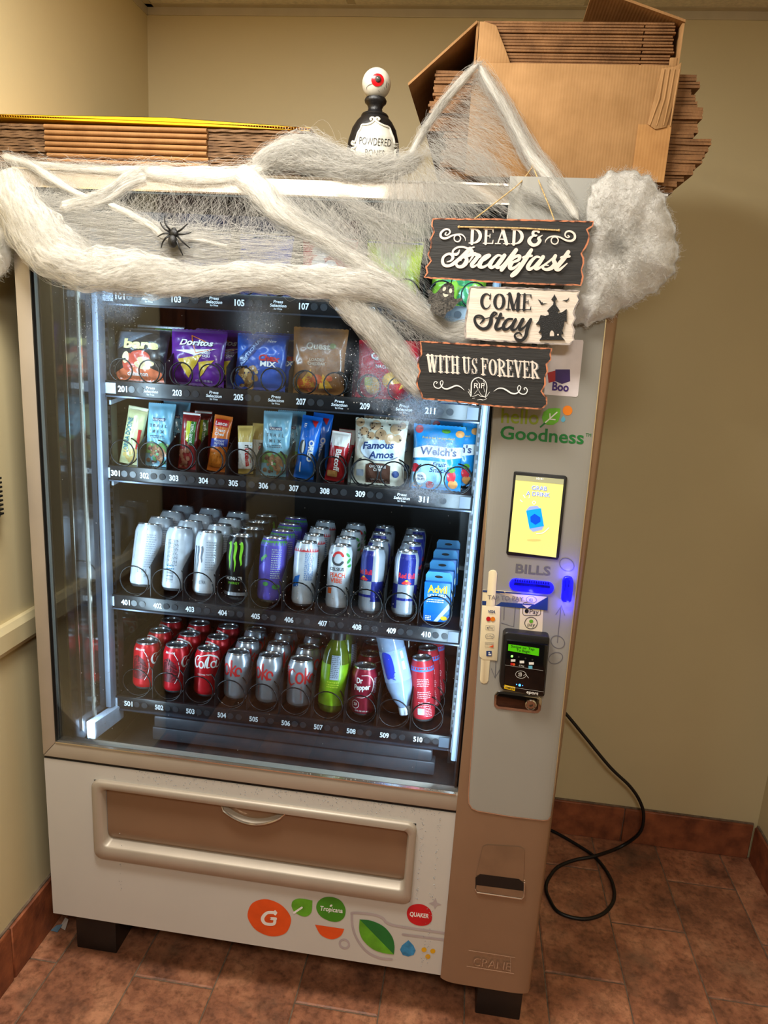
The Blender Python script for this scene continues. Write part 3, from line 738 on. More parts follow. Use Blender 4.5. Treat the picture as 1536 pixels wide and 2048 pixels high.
decal('card_print', m_sky, rect(*gc([(650, 1288)])[0], *gc([(690, 1320)])[0]), rm, rd, d=.0005)
decal('card_print', m_yel, poly(gc([(405, 1482), (514, 1505), (510, 1546), (400, 1520)])), rm, rd, d=.0005)
decal('lettering', m_blk, ptext('COMPLETE', gc([(412, 1517)])[0], gc([(504, 1534)])[0], 3.4, .03), rm, rd, d=.0008)
decal('status_lamp', emitm('green_lamp', (120, 255, 90), 3), ell(*gc([(481, 1190)])[0], 2.2), rm, rd, d=.0005)
decal('status_lamp', emitm('blue_lamp', (60, 150, 255), 4), shapes(ell(*gc([(560, 1487)])[0], 2.4), ell(*gc([(528, 1480)])[0], 1.0), ell(*gc([(590, 1490)])[0], .7)), rm, rd, d=.0005)
decal('status_lamp', M('unlit_lamp', (50, 56, 46), .3), shapes(ell(*gc([(550, 1197)])[0], 1.8), ell(*gc([(620, 1212)])[0], 1.8), ell(*gc([(690, 1226)])[0], 1.8)), rm, rd, d=.0005)
# lock
lq = gc([(300, 1590), (330, 1553), (360, 1548), (755, 1602), (785, 1625), (790, 1660), (775, 1750), (750, 1775), (710, 1778), (330, 1730), (300, 1705), (295, 1680)])
lk = MB().slab([CM(a, b, .004) for a, b in lq][::-1], (0, .012, 0)).build('lock_plate', m_chrome, colm, bevel=.0015)
iq_ = gc([(322, 1600), (345, 1572), (735, 1622), (760, 1640), (748, 1735), (725, 1752), (340, 1705), (318, 1685)])
MB().slab([CM(a, b, .0046) for a, b in iq_][::-1], (0, .003, 0)).build('lock_recess', M('dark_chrome', (90, 80, 74), .12, 1.0), lk, bevel=.0008)
c3 = CM(*gc([(672, 1675)])[0], .004)
lc = MB()
V = []; 
for k, (r, yy) in enumerate(((.0115, 0), (.0115, -.006), (.0095, -.0075), (.0085, -.006), (.004, -.006), (.003, -.002))):
    V += [(c3[0]+r*math.cos(2*PI*j/24), c3[1]+yy, c3[2]+r*math.sin(2*PI*j/24)) for j in range(24)]
lc.add(V, [(k*24+j, k*24+(j+1) % 24, (k+1)*24+(j+1) % 24, (k+1)*24+j) for k in range(5) for j in range(24)] + [tuple(5*24+j for j in range(24))])
lc.build('lock_cylinder', m_chrome, lk, smooth=.6)
# coin return cup
co = [(966, 1692), (975, 1689), (1040, 1693), (1049, 1698), (1049, 1795), (1044, 1799), (955, 1786), (949, 1781), (951, 1752)]
decal('coin_return', M('coin_return_plastic', (128, 98, 74), .3), poly([(966, 1693), (975, 1690), (1040, 1694), (1049, 1700), (1047, 1762), (952, 1750)]), CM, colm, d=.0016)
decal('coin_cup', M('dark_cup', (16, 13, 11), .5), poly([(951, 1755), (960, 1748), (1038, 1758), (1047, 1766), (1048, 1793), (1043, 1796), (957, 1783), (951, 1779)]), CM, colm, d=.0020)
decal('coin_cup_floor', M('coin_return_plastic'), poly([(953, 1770), (1046, 1782), (1047, 1793), (1043, 1796), (957, 1783), (952, 1779)]), CM, colm, d=.0023)
cl = [tuple(CM(a, b, .003)) for a, b in [(950, 1778), (954, 1785), (1043, 1798), (1048, 1793), (1049, 1765)]]
MB().tube(cl, .0016, 6).build('coin_lip', m_edge, colm, smooth=True)
# maker's plate: relief drawn flat, its highlights painted as paler strokes and offset letters
em = M('emboss_highlight_paint', (220, 200, 176), .25, .5)
ec = lambda pts: crop(880, 1400, 2.341, pts)
decal('painted_emboss', em, shapes(stroke(ec([(135, 1172), (350, 1206)]), 1.1), stroke(ec([(125, 1246), (345, 1281)]), 1.1), stroke(ec([(330, 1207), (330, 1275)]), .6)), CM, colm, d=.0020)
decal('painted_emboss', em, ptext('CRANE', (946, 1931), (1020, 1942), 16, -.02), CM, colm, d=.0020)
decal('painted_emboss', m_champ_lo, ptext('CRANE', (945, 1930), (1019, 1941), 16, -.012), CM, colm, d=.0022)

# ---- marks printed on the lower panel
LM = flat(0.0); lpan = [c for c in vm.children if c.name.startswith('lower_panel')][0]
def ld(name, mat, shp, d=.0006): return decal(name, mat, shp, LM, lpan, d=d)
sc = lambda pts: crop(480, 1760, 3.657, pts)
def blob(pts, n=7): return poly([tuple(p) for p in catmull(sc(pts), n, True)])
ld('round_mark', m_orr, blob([(55, 250), (90, 170), (185, 140), (290, 175), (358, 245), (372, 310), (330, 390), (230, 412), (130, 375), (75, 315)]))
ld('lettering', m_wink, shapes(stroke(sc([(262, 240), (200, 240), (165, 280), (185, 318), (245, 322), (256, 288)]), [6, 6, 7, 6, 6, 6], 6), stroke(sc([(228, 282), (260, 284)]), 6), stroke(sc([(256, 230), (258, 250)]), 5)), .001)
ld('bolt_mark', m_orr, poly(sc([(225, 250), (195, 282), (210, 285), (190, 312), (228, 280), (214, 276), (240, 255)])), .0014)
ld('leaf_mark', M('leaf_green_ink'), poly([tuple(p) for p in catmull(sc([(376, 190), (385, 155), (425, 136), (470, 138)]), 5)] + sc([(530, 150)]) + [tuple(p) for p in catmull(sc([(528, 200), (520, 240), (488, 266), (445, 262), (395, 230), (376, 190)]), 5)]))
ld('leaf_mark', m_wink, stroke(sc([(395, 240), (452, 202)]), 4), .001)
ld('round_mark', M('fruit_green_ink', (66, 140, 28), .5), blob([(558, 210), (570, 160), (615, 128), (680, 126), (740, 155), (772, 215), (760, 275), (715, 305), (655, 300), (590, 265)]))
ld('lettering', m_wink, ptext('Tropicana', sc([(584, 222)])[0], sc([(750, 242)])[0], 9, .02), .001)
ld('leaf_mark', m_wink, ell(*sc([(666, 188)])[0], 3, 2, rot=-.6), .001)
ld('half_mark', m_orr, poly(sc([(548, 326), (762, 358)]) + [tuple(p) for p in catmull(sc([(762, 358), (740, 405), (690, 432), (640, 428), (585, 395), (548, 326)]), 5)][1:-1]))
ml = M('lilac_ink', (176, 164, 164), .5)
for s_ in (stroke(sc(oval(763, 467, 35, 30, .5)), 4, 0, True),
   stroke(sc([(1110, 580), (1020, 570), (930, 525), (860, 440), (825, 350), (818, 260), (828, 240), (960, 250), (1040, 275), (1120, 330), (1496, 388)]), 4.6, 5), stroke(sc([(1190, 398), (1496, 438)]), 4.6)): ld('guide_mark', ml, s_)
ld('leaf_mark', m_dgreen, poly(sc([(875, 288)]) + [tuple(p) for p in catmull(sc([(875, 288), (960, 298), (1050, 340), (1110, 410), (1130, 480), (1126, 545)]), 5)][1:]))
ld('leaf_mark', m_leafA, poly([tuple(p) for p in catmull(sc([(875, 288), (872, 370), (900, 440), (970, 505), (1050, 535), (1126, 545)]), 5)]), .001)
ld('round_mark', m_red, blob([(1220, 250), (1232, 205), (1270, 180), (1330, 178), (1385, 210), (1405, 260), (1395, 310), (1350, 334), (1290, 330), (1240, 300)]))
ld('lettering', m_wink, ptext('QUAKER', sc([(1240, 262)])[0], sc([(1380, 280)])[0], 8, .03), .001)
ld('drop_mark', M('water_blue_ink', (52, 134, 184), .5, var=.2, vs=60), poly(sc([(1232, 440), (1268, 478), (1285, 515), (1270, 548), (1230, 560), (1190, 548), (1170, 510), (1185, 478)])))
ld('star_mark', ml, poly(sc([(1430, 130), (1442, 165), (1475, 180), (1440, 188), (1425, 212), (1412, 182), (1380, 170), (1414, 160)])))
for q_ in ((1346, 510), (1410, 520), (1374, 560)): ld('dot_mark', M('mustard_ink', (222, 166, 20), .5), ell(*sc([q_])[0], 5.2, 4.8))
# ------------------------------------------------------------------ trays, rails, dividers, coils
TX0, TX1, TY = .073, .928, .190
TZ = {1: 1.614, 2: 1.412, 3: 1.216, 4: .897, 5: .625}
DECK = {k: z+.013 for k, z in TZ.items()}
S1 = (TX1-TX0)/12; TA = .089; S2 = .0817
COLS = {1: [(101+2*i, TX0+S1*2*i, TX0+S1*2*(i+1)) for i in range(6)],
        2: [(201+2*i, TX0+S1*2*i, TX0+S1*2*(i+1)) for i in range(6)],
        3: [(301+i, TX0+S1*i, TX0+S1*(i+1)) for i in range(8)] + [(309, TX0+S1*8, TX0+S1*10), (311, TX0+S1*10, TX1)],
        4: [(401+i, TA+S2*i, TA+S2*(i+1)) for i in range(10)],
        5: [(501+i, TA+S2*i, TA+S2*(i+1)) for i in range(10)]}
def col_x(t, num):
    for n, a, b in COLS[t]:
        if n == num: return (a+b)/2
_coil = {}
def coil_mesh(r, hand):
    if (r, hand) in _coil: return _coil[(r, hand)]
    n, turns, pitch = 22, 6, .066
    pts = [(hand*r*math.sin(a), .001+(.010*a/(2*PI) if a < 2*PI else .010+pitch*(a/(2*PI)-1)), -r*math.cos(a)) for a in [2*PI*i/n for i in range(n*turns)]]
    _coil[(r, hand)] = MB().tube(pts, .0017, 6).mesh('coil', m_wire, smooth=1.5)
    return _coil[(r, hand)]
m_div = M('smoked_divider', (30, 29, 29), .3, var=.1)
m_railface = M('price_rail_face', (22, 22, 24), .3, var=.15, vs=40)
m_but = M('rail_socket', (46, 47, 50), .35, var=.1)
for t in range(1, 6):
    z = TZ[t]; dk = DECK[t]
    tr = MB().box(TX0, TX1, TY+.006, .66, dk-.003, dk).box(TX0, TX1, TY+.006, TY+.010, z-.017, dk).build('shelf_tray', m_tray, vm)
    MB().box(TX0+.002, TX1-.002, TY-.002, TY+.006, z-.017, z+.017).build('price_rail', m_railface, tr, bevel=.0015)
    MB().box(TX0+.002, TX1-.002, TY-.005, TY+.004, z-.020, z-.0165).build('rail_lip', M('rail_lip_steel', (70, 76, 88), .25, .6), tr)
    hh = .085 if t < 3 else (.075 if t == 3 else .088)
    for x, w in ((TX0-.008, .010), (TX1-.001, .010)):
        MB().prism([(x, z-.024), (x+w, z-.024), (x+w*.9, dk+hh), (x+.002, dk+hh)], TY-.004, TY+.004).build('side_bracket', m_lightgrey, tr, bevel=.001)
    MB().slab([(TX0, TY+.004, dk), (TX0, .60, dk), (TX0, .60, dk+.11), (TX0, TY+.11, dk+.11), (TX0, TY+.004, dk+.062)], (.0012, 0, 0)).build('side_plate', m_div, tr)
    r = {1: .0255, 2: .0255, 3: .0305, 4: .0375, 5: .0375}[t]
    nums = []; socks = []; btn = MB()
    RM = lambda u, v, d=0: (u, TY-.0024-d, v)
    for n, a, b in COLS[t]:
        dbl = (b-a) > 1.5*S1
        cx = (a+b)/2
        if a > TX0+.02:
            fr = .050 if t < 4 else .082
            MB().slab([(a, TY+.008, dk), (a, .62, dk), (a, .62, dk+fr+.03), (a, TY+.07, dk+fr+.03), (a, TY+.010, dk+fr)], (.0014, 0, 0)).build('divider', m_div, tr)
        cs_ = ((a+b)/2-.0335, (a+b)/2+.0335) if (dbl and t <= 3) else ((a+b)/2,)
        for q, x in enumerate(cs_):
            hand = -1 if (len(cs_) == 2 and q == 0) else 1
            o = link('coil', coil_mesh(r, hand), tr); o.location = Vector((x, TY+.003, dk+r+.003))
            tx = a+.012 if not dbl else (a+.022 if n % 100 != 1 else a+.035)
        decal('selection_number', m_num, text(str(n), tx, z-.0065, .0125, .022, bold=.03), RM, tr, d=.0004)
        for k in range(2):
            xx = tx+.033+.021*k
            btn.tube([(xx, TY-.0032, z), (xx, TY+.001, z)], .0078, 14)
        if dbl and n % 100 != 11 and not (t == 3 and n == 309 and False):
            xx = b-.024 if n != 101 and n != 201 else b-.030
            if t == 3 and n == 309: xx = b+.002-.018
            decal('price_card', m_num, shapes(text('Press', xx, z+.0035, .0058, .021, 'c', .15, bold=.02), text('Selection', xx, z-.0045, .0062, .036, 'c', .15, bold=.02), text('for Price', xx, z-.0105, .004, .018, 'c', bold=.01)), RM, tr, d=.0004)
    btn.build('rail_sockets', m_but, tr, smooth=.6)
    # hinged label windows at the lit left end
    MB().box(TX0+.004, TX0+.030 if t < 3 else TX0+.010, TY-.0035, TY, z-.012, z+.012).build('label_window', m_lightgrey, tr)
    MB().box(TX1-.030, TX1-.006, TY-.0035, TY, z-.013, z+.013).build('label_window', M('dim_grey_plastic', (84, 92, 104), .35), tr)
# ------------------------------------------------------------------ products
PROTO = {}
GROUP = {4: 'drinks and boxes on the fourth tray', 5: 'drinks on the bottom tray', 1: 'snacks on the top tray', 2: 'snack bags on the second tray', 3: 'snacks on the third tray'}
def put(key, builder, loc, label, cat, tray, lean=0.0, roll=0.0, yaw=0.0):
    if key in PROTO: o = copy_tree(PROTO[key])
    else:
        o = builder(); PROTO[key] = o
    o.location = loc; o.rotation_mode = 'ZXY'; o.rotation_euler = (-math.radians(lean), math.radians(roll), math.radians(yaw))
    tag(o, label, cat, GROUP[tray])
    return o
m_alu = M('bare_aluminium', (196, 198, 202), .22, .9, var=.05, vs=30)
def can(name, r, h, body, extra):
    """drink can standing on its base at the origin; extra(root, map) adds the print"""
    root = empty(name)
    ib = (root,)
    bodyp = [(r*.90, .007), (r*.97, .011), (r, .017), (r, h-.022), (r*.97, h-.016), (r*.86, h-.006), (r*.83, h-.004)]
    b = MB().lathe(bodyp, 28, cap=False).build('body', body, root, smooth=1.2, world=False)
    MB().lathe([(.001, .009), (r*.45, .0075), (r*.66, .001), (r*.72, 0), (r*.78, .0005), (r*.90, .007)], 28, cap=False).build('base', m_alu, root, smooth=1.2, world=False)
    MB().lathe([(r*.83, h-.004), (r*.845, h-.001), (r*.82, h), (r*.79, h-.001), (r*.77, h-.005), (.001, h-.005)], 28, cap=False).build('lid', m_alu, root, smooth=1.2, world=False)
    def mp(a, z, d=0):
        rr_ = r
        if z > h-.022: rr_ = r*(1-.14*((z-(h-.022))/.016)**1.2)
        rr_ += .0004+d
        t = a/r
        return (rr_*math.sin(t), -rr_*math.cos(t), z)
    extra(b, mp)
    return root
def wrap(name, mat, shp, mp, par, d=0.0): return decal(name, mat, shp, mp, par, sub=.006, d=d, world=False)
def band(r, z0, z1, a0=-PI, a1=PI):
    n = 24; xs = [r*(a0+(a1-a0)*i/n) for i in range(n+1)]
    V = [(x, z0) for x in xs] + [(x, z1) for x in xs]
    return V, [(i, i+1, n+2+i, n+1+i) for i in range(n)]
def ring_col(r, z0, z1, mat, name, par, mp): return decal(name, mat, band(r, z0, z1), mp, par, world=False)
def textblock(x0, z0, w, n, lh, seed=0):
    g = random.Random(seed); out = []
    for i in range(n):
        x = x0
        while x < x0+w-.002:
            l = g.uniform(.0015, .006); out.append(rect(x, z0-i*lh, min(x+l, x0+w), z0-i*lh+lh*.45)); x += l+.0012
    return shapes(*out)
def claw(x, z, h, s=1.0):
    g = random.Random(3); out = []
    for k, (dx, ln) in enumerate(((-.0125*s, .95), (0, 1.0), (.0125*s, .78))):
        pts = [(x+dx, z+h*.5), (x+dx+.001*s, z+h*.3), (x+dx-.001*s, z), (x+dx+.0012*s, z-h*.2), (x+dx+.0002*s, z+h*(.5-ln))]
        out.append(stroke(pts, [.0052*s, .0060*s, .0046*s, .0034*s, .0006*s], 4))
        out.append(stroke([(x+dx-.004*s, z+h*.47), (x+dx+.001*s, z+h*.43)], [.002*s, .004*s]))
    return shapes(*out)
RB = .0331
c_white = M('white_can_paint', (214, 220, 228), .32, .25, var=.06, vs=60)
c_blackcan = M('black_can_paint', (20, 19, 18), .28, .2, var=.08)
c_purple = M('purple_can_paint', (92, 82, 190), .3, .3, var=.12, vs=40)
c_green = M('can_green_ink', (66, 150, 76), .4); c_lime = M('claw_green_ink', (130, 206, 40), .4, var=.1)
c_slate = M('slate_ink', (96, 104, 118), .5); c_pale = M('pale_grey_ink', (160, 170, 184), .5)
c_silver = M('silver_can_paint', (186, 192, 202), .26, .55, var=.05, vs=30)
c_rbblue = M('royal_blue_can_paint', (38, 44, 128), .3, .3, var=.06); c_rbred = M('signal_red_ink', (214, 44, 44), .4)
c_coke = M('red_can_paint', (200, 22, 34), .28, .25, var=.06); c_dp = M('maroon_can_paint', (140, 22, 48), .28, .3, var=.08)
c_dred = M('dark_red_ink', (96, 14, 22), .45)
def ex_white(v):
    def f(b, mp):
        if v == 0:
            wrap('lettering', c_slate, shapes(text('ULTRA', -.004, .036, .009, .022, bold=.01), text('ZERO', .012, .026, .006, .012)), mp, b)
            wrap('lettering', c_pale, textblock(.010, .128, .024, 15, .0056, 4), mp, b)
            wrap('claw_mark', c_pale, stroke([(-.016, .135), (-.020, .11), (-.018, .09), (-.022, .07)], .0018, 5), mp, b)
        elif v == 1:
            wrap('lettering', c_slate, textblock(-.016, .124, .028, 20, .0032, 9), mp, b)
            wrap('barcode', c_slate, shapes(*[rect(-.012, .022+i*.0028, .006, .022+i*.0028+(.0008+.0010*((i*7) % 3)/2)) for i in range(10)]), mp, b)
            wrap('lettering', M('teal_ink', (70, 130, 160), .5), textblock(-.014, .060, .022, 2, .007, 2), mp, b)
        else:
            wrap('lettering', c_pale, textblock(.002, .130, .024, 12, .006, 5), mp, b)
            wrap('claw_mark', c_slate, claw(-.018, .095, .05, .8), mp, b)
            wrap('lettering', c_slate, text('ULTRA', -.014, .030, .008, .02), mp, b)
    return f
def ex_black(b, mp):
    wrap('claw_mark', c_lime, claw(0, .105, .070, 1.15), mp, b)
    wrap('lettering', m_wink, text('MONSTER', 0, .050, .008, .042, 'c', bold=.02), mp, b)
    wrap('lettering', c_lime, text('ENERGY', 0, .040, .005, .03, 'c'), mp, b)
    ring_col(RB, .012, .020, c_silver, 'foot_band', b, mp)
def ex_purple(b, mp):
    ring_col(RB, .140, .150, c_green, 'shoulder_band', b, mp)
    wrap('print', c_rbblue, poly([(-.035, .085), (-.012, .10), (-.010, .136), (-.035, .136)]), mp, b)
    wrap('print', c_green, shapes(poly([(-.024, .098), (-.006, .112), (-.010, .118), (-.026, .106)]), ell(-.006, .046, .007, .005), ell(.020, .040, .010, .006)), mp, b, .0002)
    wrap('lettering', c_pale, textblock(.004, .128, .024, 14, .0052, 7), mp, b, .0002)
RS = .0288
def ex_fit_blue(b, mp):
    ring_col(RS, .133, .141, M('coral_ink', (206, 64, 74), .4), 'shoulder_band', b, mp)
    wrap('print', M('vivid_blue_ink', (26, 110, 200), .4), poly([(-.026, .046), (-.010, .050), (-.006, .078), (-.020, .072), (-.028, .06)]), mp, b)
    wrap('lettering', M('cobalt_ink', (66, 110, 170), .5), textblock(.004, .128, .022, 14, .0048, 12), mp, b)
def ex_fit_peach(b, mp):
    wrap('ring_mark', c_rbred, stroke([(.013, .132), (.006, .139), (-.004, .138), (-.010, .130)], .0058, 6), mp, b)
    wrap('ring_mark', M('charcoal_ink', (62, 62, 66), .5), shapes(stroke([(-.010, .130), (-.012, .120), (-.005, .112), (.006, .111), (.013, .117)], .0058, 6), stroke([tuple((-.0165+.0022*math.cos(q*PI/6), .137+.0022*math.sin(q*PI/6))) for q in range(12)], .0009, 0, True), text('CELSIUS', 0, .096, .0075, .036, 'c', bold=.02)), mp, b)
    wrap('lettering', M('peach_ink', (232, 92, 62), .4), shapes(text('PEACH', .002, .080, .0105, .038, 'c', bold=.03), text('VIBE', 0, .067, .0105, .030, 'c', bold=.03)), mp, b)
    wrap('print', c_green, shapes(ell(.030, .120, .008, .004, rot=.8), ell(.033, .108, .007, .0035, rot=.2), ell(.026, .134, .007, .0035, rot=-.7)), mp, b)
    wrap('print', M('orange_patch_ink', (226, 106, 40), .4), rect(-.022, .040, -.010, .054), mp, b)
def ex_rb(b, mp):
    for a0, a1, z0, z1 in ((-.021, .021, .078, .150), (.070, .115, .078, .150), (-.115, -.070, .02, .072)):
        wrap('colour_panel', c_rbblue, rect(a0, z0, a1, z1), mp, b)
    wrap('colour_panel', c_rbblue, rect(.021, .030, .060, .078), mp, b); wrap('colour_panel', c_rbblue, rect(-.060, .020, -.021, .078), mp, b)
    wrap('lettering', c_rbred, text('Red Bull', 0, .094, .0115, .040, 'c', bold=.02), mp, b, .0003)
    wrap('bull_mark', c_rbred, shapes(poly([(-.012, .082), (-.004, .088), (.001, .085), (.001, .080), (-.008, .079)]), poly([(.012, .082), (.004, .088), (-.001, .085), (-.001, .080), (.008, .079)])), mp, b, .0003)
    wrap('bull_mark', m_yel, ell(0, .0845, .0055, .0055), mp, b, .0002)
    ring_col(RS, .040, .046, c_rbblue, 'foot_band', b, mp)
RC, HC = .0331, .1215
def script_cola(x, z, s):
    c1 = stroke([(x-.016*s, z+.006*s), (x-.012*s, z+.013*s), (x-.020*s, z+.012*s), (x-.024*s, z+.001*s), (x-.019*s, z-.008*s), (x-.012*s, z-.004*s)], [.0015*s, .002*s, .002*s, .0042*s, .0035*s, .0012*s], 6)
    o1 = stroke([(x-.008*s+.0045*s*math.cos(q*PI/5), z-.002*s+.0062*s*math.sin(q*PI/5)) for q in range(10)], .0026*s, 0, True)
    l1 = stroke([(x-.001*s, z-.007*s), (x+.001*s, z+.006*s), (x+.006*s, z+.015*s), (x+.004*s, z+.004*s), (x+.003*s, z-.006*s), (x+.008*s, z-.006*s)], [.0015*s, .003*s, .0015*s, .003*s, .003*s, .001*s], 6)
    a1 = stroke([(x+.015*s+.005*s*math.cos(q*PI/5), z-.001*s+.006*s*math.sin(q*PI/5)) for q in range(10)], .0026*s, 0, True)
    t1 = stroke([(x+.021*s, z+.006*s), (x+.020*s, z-.005*s), (x+.025*s, z-.006*s), (x+.030*s, z+.002*s)], [.003*s, .003*s, .002*s, .0008*s], 6)
    sw = stroke([(x-.012*s, z+.013*s), (x+.006*s, z+.017*s), (x+.022*s, z+.012*s), (x+.028*s, z+.004*s)], [.001*s, .0024*s, .003*s, .001*s], 6)
    return shapes(c1, o1, l1, a1, t1, sw)
def ex_coke(v):
    def f(b, mp):
        if v == 0:
            wrap('lettering', m_wink, script_cola(.002, .088, 1.35), mp, b)
            wrap('lettering', m_wink, text('ORIGINAL TASTE', 0, .058, .004, .036, 'c'), mp, b)
        else:
            g = random.Random(5); sp = []
            for i in range(26):
                x = g.uniform(-.022, .012); z = .030+.06*i/26
                sp.append(stroke([(x, z), (x+g.uniform(.002, .010), z+g.uniform(-.006, .006)), (x+g.uniform(.006, .014), z+g.uniform(-.006, .008))], [.0016, .0032, .0008], 4))
            wrap('pattern', c_dred, shapes(poly([(-.026, .030), (.014, .030), (.018, .055), (.008, .080), (-.010, .092), (-.026, .084)])), mp, b)
            wrap('pattern', M('wine_ink', (150, 24, 36), .4), shapes(*sp), mp, b, .0002)
            wrap('wave_line', m_wink, stroke([(.004, .106), (.014, .090), (.020, .066), (.018, .046), (.010, .028)], .0014, 6), mp, b, .0003)
            wrap('lettering', m_wink, text('ZERO SUGAR', -.006, .104, .0042, .028, 'c', bold=.02), mp, b, .0003)
            wrap('lettering', m_wink, script_cola(.055, .080, 1.2), mp, b)
        wrap('lettering', m_wink, textblock(-.062, .09, .024, 9, .0056, 3), mp, b)
    return f
def ex_diet(b, mp):
    wrap('lettering', c_rbred, shapes(stroke([(-.012, .094), (-.020, .100), (-.030, .090), (-.030, .070), (-.022, .060), (-.012, .066)], [.002, .004, .007, .007, .004, .002], 6),
        stroke([(.000+.0085*math.cos(q*PI/8), .080+.013*math.sin(q*PI/8)) for q in range(16)], .0050, 0, True),
        stroke([(.015, .066), (.015, .104)], .005), stroke([(.026, .092), (.017, .080), (.028, .066)], .004),
        stroke([(.034+.007*math.cos(q*PI/8), .077+.010*math.sin(q*PI/8)) for q in range(14)], .0045)), mp, b)
    wrap('lettering', c_rbred, shapes(text('DIET', -.020, .050, .006, .016, rot=PI/2), textblock(-.052, .10, .02, 4, .006, 8)), mp, b)
    wrap('lettering', M('copper_ink', (176, 84, 60), .5), text('CAFFEINE', .008, .024, .004, .034, rot=PI/2), mp, b)
def ex_pepper(b, mp):
    wrap('lettering', m_wink, shapes(text('Dr', -.018, .084, .013, .016, shear=.1, rot=.12, bold=.03), text('Pepper', -.024, .066, .013, .042, shear=.1, rot=.12, bold=.03)), mp, b)
    wrap('ring_mark', m_wink, shapes(stroke([(-.006, .104), (.014, .104), (.026, .086), (.022, .062), (.004, .050), (-.014, .048)], [.0006, .0016, .0022, .0022, .0016, .0006], 6),
        stroke([(-.018+.010*math.cos(q*PI/10), .030+.010*math.sin(q*PI/10)) for q in range(20)], .001, 0, True), text('23', -.018, .0275, .006, al='c', bold=.02), text('12 FL OZ (355 mL)', 0, .013, .0032, .034, 'c')), mp, b)
    wrap('lettering', c_pale, textblock(.028, .096, .012, 10, .004, 6), mp, b)
def ex_red510(b, mp):
    ring_col(RS, .128, .139, M('cornflower_ink', (76, 122, 200), .4), 'shoulder_band', b, mp)
    wrap('lettering', M('blush_ink', (236, 170, 176), .5), shapes(textblock(-.012, .108, .030, 5, .0042, 21), textblock(-.012, .076, .034, 4, .0046, 22), textblock(-.010, .050, .030, 3, .0046, 23), textblock(.008, .036, .014, 6, .004, 24)), mp, b)
    wrap('label_patch', M('pale_blue_patch', (196, 216, 222), .5), rect(-.012, .020, .004, .036), mp, b)
def b_can(kind):
    return {'white0': lambda: can('drink_can', RB, .158, c_white, ex_white(0)), 'white1': lambda: can('drink_can', RB, .158, c_white, ex_white(1)),
            'white2': lambda: can('drink_can', RB, .158, c_white, ex_white(2)), 'black': lambda: can('drink_can', RB, .158, c_blackcan, ex_black),
            'purple': lambda: can('drink_can', RB, .158, c_purple, ex_purple), 'fitb': lambda: can('drink_can', RS, .156, c_white, ex_fit_blue),
            'fitp': lambda: can('drink_can', RS, .156, c_white, ex_fit_peach), 'rb': lambda: can('drink_can', RS, .157, c_silver, ex_rb),
            'coke0': lambda: can('drink_can', RC, HC, c_coke, ex_coke(0)), 'coke1': lambda: can('drink_can', RC, HC, c_coke, ex_coke(1)),
            'diet': lambda: can('drink_can', RC, HC, c_silver, ex_diet), 'dp': lambda: can('drink_can', RC, HC, c_dp, ex_pepper),
            'red510': lambda: can('drink_can', RS, .157, M('coral_red_can_paint', (206, 50, 62), .3, .25, var=.06), ex_red510)}[kind]
ORD = ['foremost', 'second from the front', 'third from the front', 'rearmost']
desc4 = [(401, 'white0', 'white tall drink can', 'the leftmost column', 0, 14), (402, 'white1', 'white tall drink can with text block', 'the second column', 0, 12),
         (403, 'white2', 'white tall can with grey claw mark', 'the third column', 5, 8), (404, 'black', 'black tall can with green claw marks', 'the fourth column', -4, 6),
         (405, 'purple', 'purple tall can with green shoulder band', 'the fifth column', 0, 8), (406, 'fitb', 'slim white drink can with blue patch', 'the sixth column', 0, 6),
         (407, 'fitp', 'slim white can with orange fruit lettering', 'the seventh column', -4, 6), (408, 'rb', 'slim silver-blue drink can', 'the eighth column', -35, 6),
         (409, 'rb', 'slim blue drink can with red lettering', 'the ninth column', 10, 6)]
for num, kind, dsc, where, yaw, lean in desc4:
    x = col_x(4, num)
    for k in range(4):
        put(kind, b_can(kind), (x+.004+rnd.uniform(-.002, .002), .238+.070*k, DECK[4]+.003+RB*math.sin(math.radians(lean+3))), dsc+', '+ORD[k]+' in '+where, 'can', 4, lean+3, 0, yaw+(0 if k == 0 else rnd.uniform(-50, 50)))
desc5 = [(501, 'coke1', 'red soda can with a dark swirl pattern', 'the bottom tray\'s first column'), (502, 'coke1', 'red soda can with a dark swirl pattern', 'the bottom tray\'s second column'), (503, 'coke0', 'red soda can with white script', 'the bottom tray\'s third column'),
         (504, 'diet', 'silver soda can with red letters', 'the bottom tray\'s fourth column'), (505, 'diet', 'silver soda can with red letters', 'the bottom tray\'s fifth column'), (506, 'diet', 'silver soda can with red letters', 'the bottom tray\'s sixth column'),
         (508, 'dp', 'maroon soda can with white lettering', 'the bottom tray\'s eighth column')]
O3 = ['foremost', 'middle one', 'rearmost']
for num, kind, dsc, where in desc5:
    for k in range(3):
        yaw = {504: -38, 505: -42, 506: 8, 508: 4, 501: 0, 502: 2, 503: 6}[num] + (0 if k == 0 else rnd.uniform(30, 80))
        kk = 'coke0' if kind == 'coke1' and k else kind
        ds = dsc if kk == kind else 'red soda can turned aside'
        if kk == 'coke0' and k: yaw = -40+rnd.uniform(-12, 12)
        put(kk, b_can(kk), (col_x(5, num)+rnd.uniform(-.002, .002), .248+.074*k, DECK[5]+.004+RC*math.sin(.12)), ds+', '+O3[k]+' in '+where, 'can', 5, 7, 0, yaw)
for k in range(3):
    put('red510', b_can('red510'), (col_x(5, 510)-.010+.010*k, .246+.062*k, DECK[5]+.012), 'slim coral-red drink can with a blue band, '+O3[k]+' in the last column', 'can', 5, 6, -6, 0)

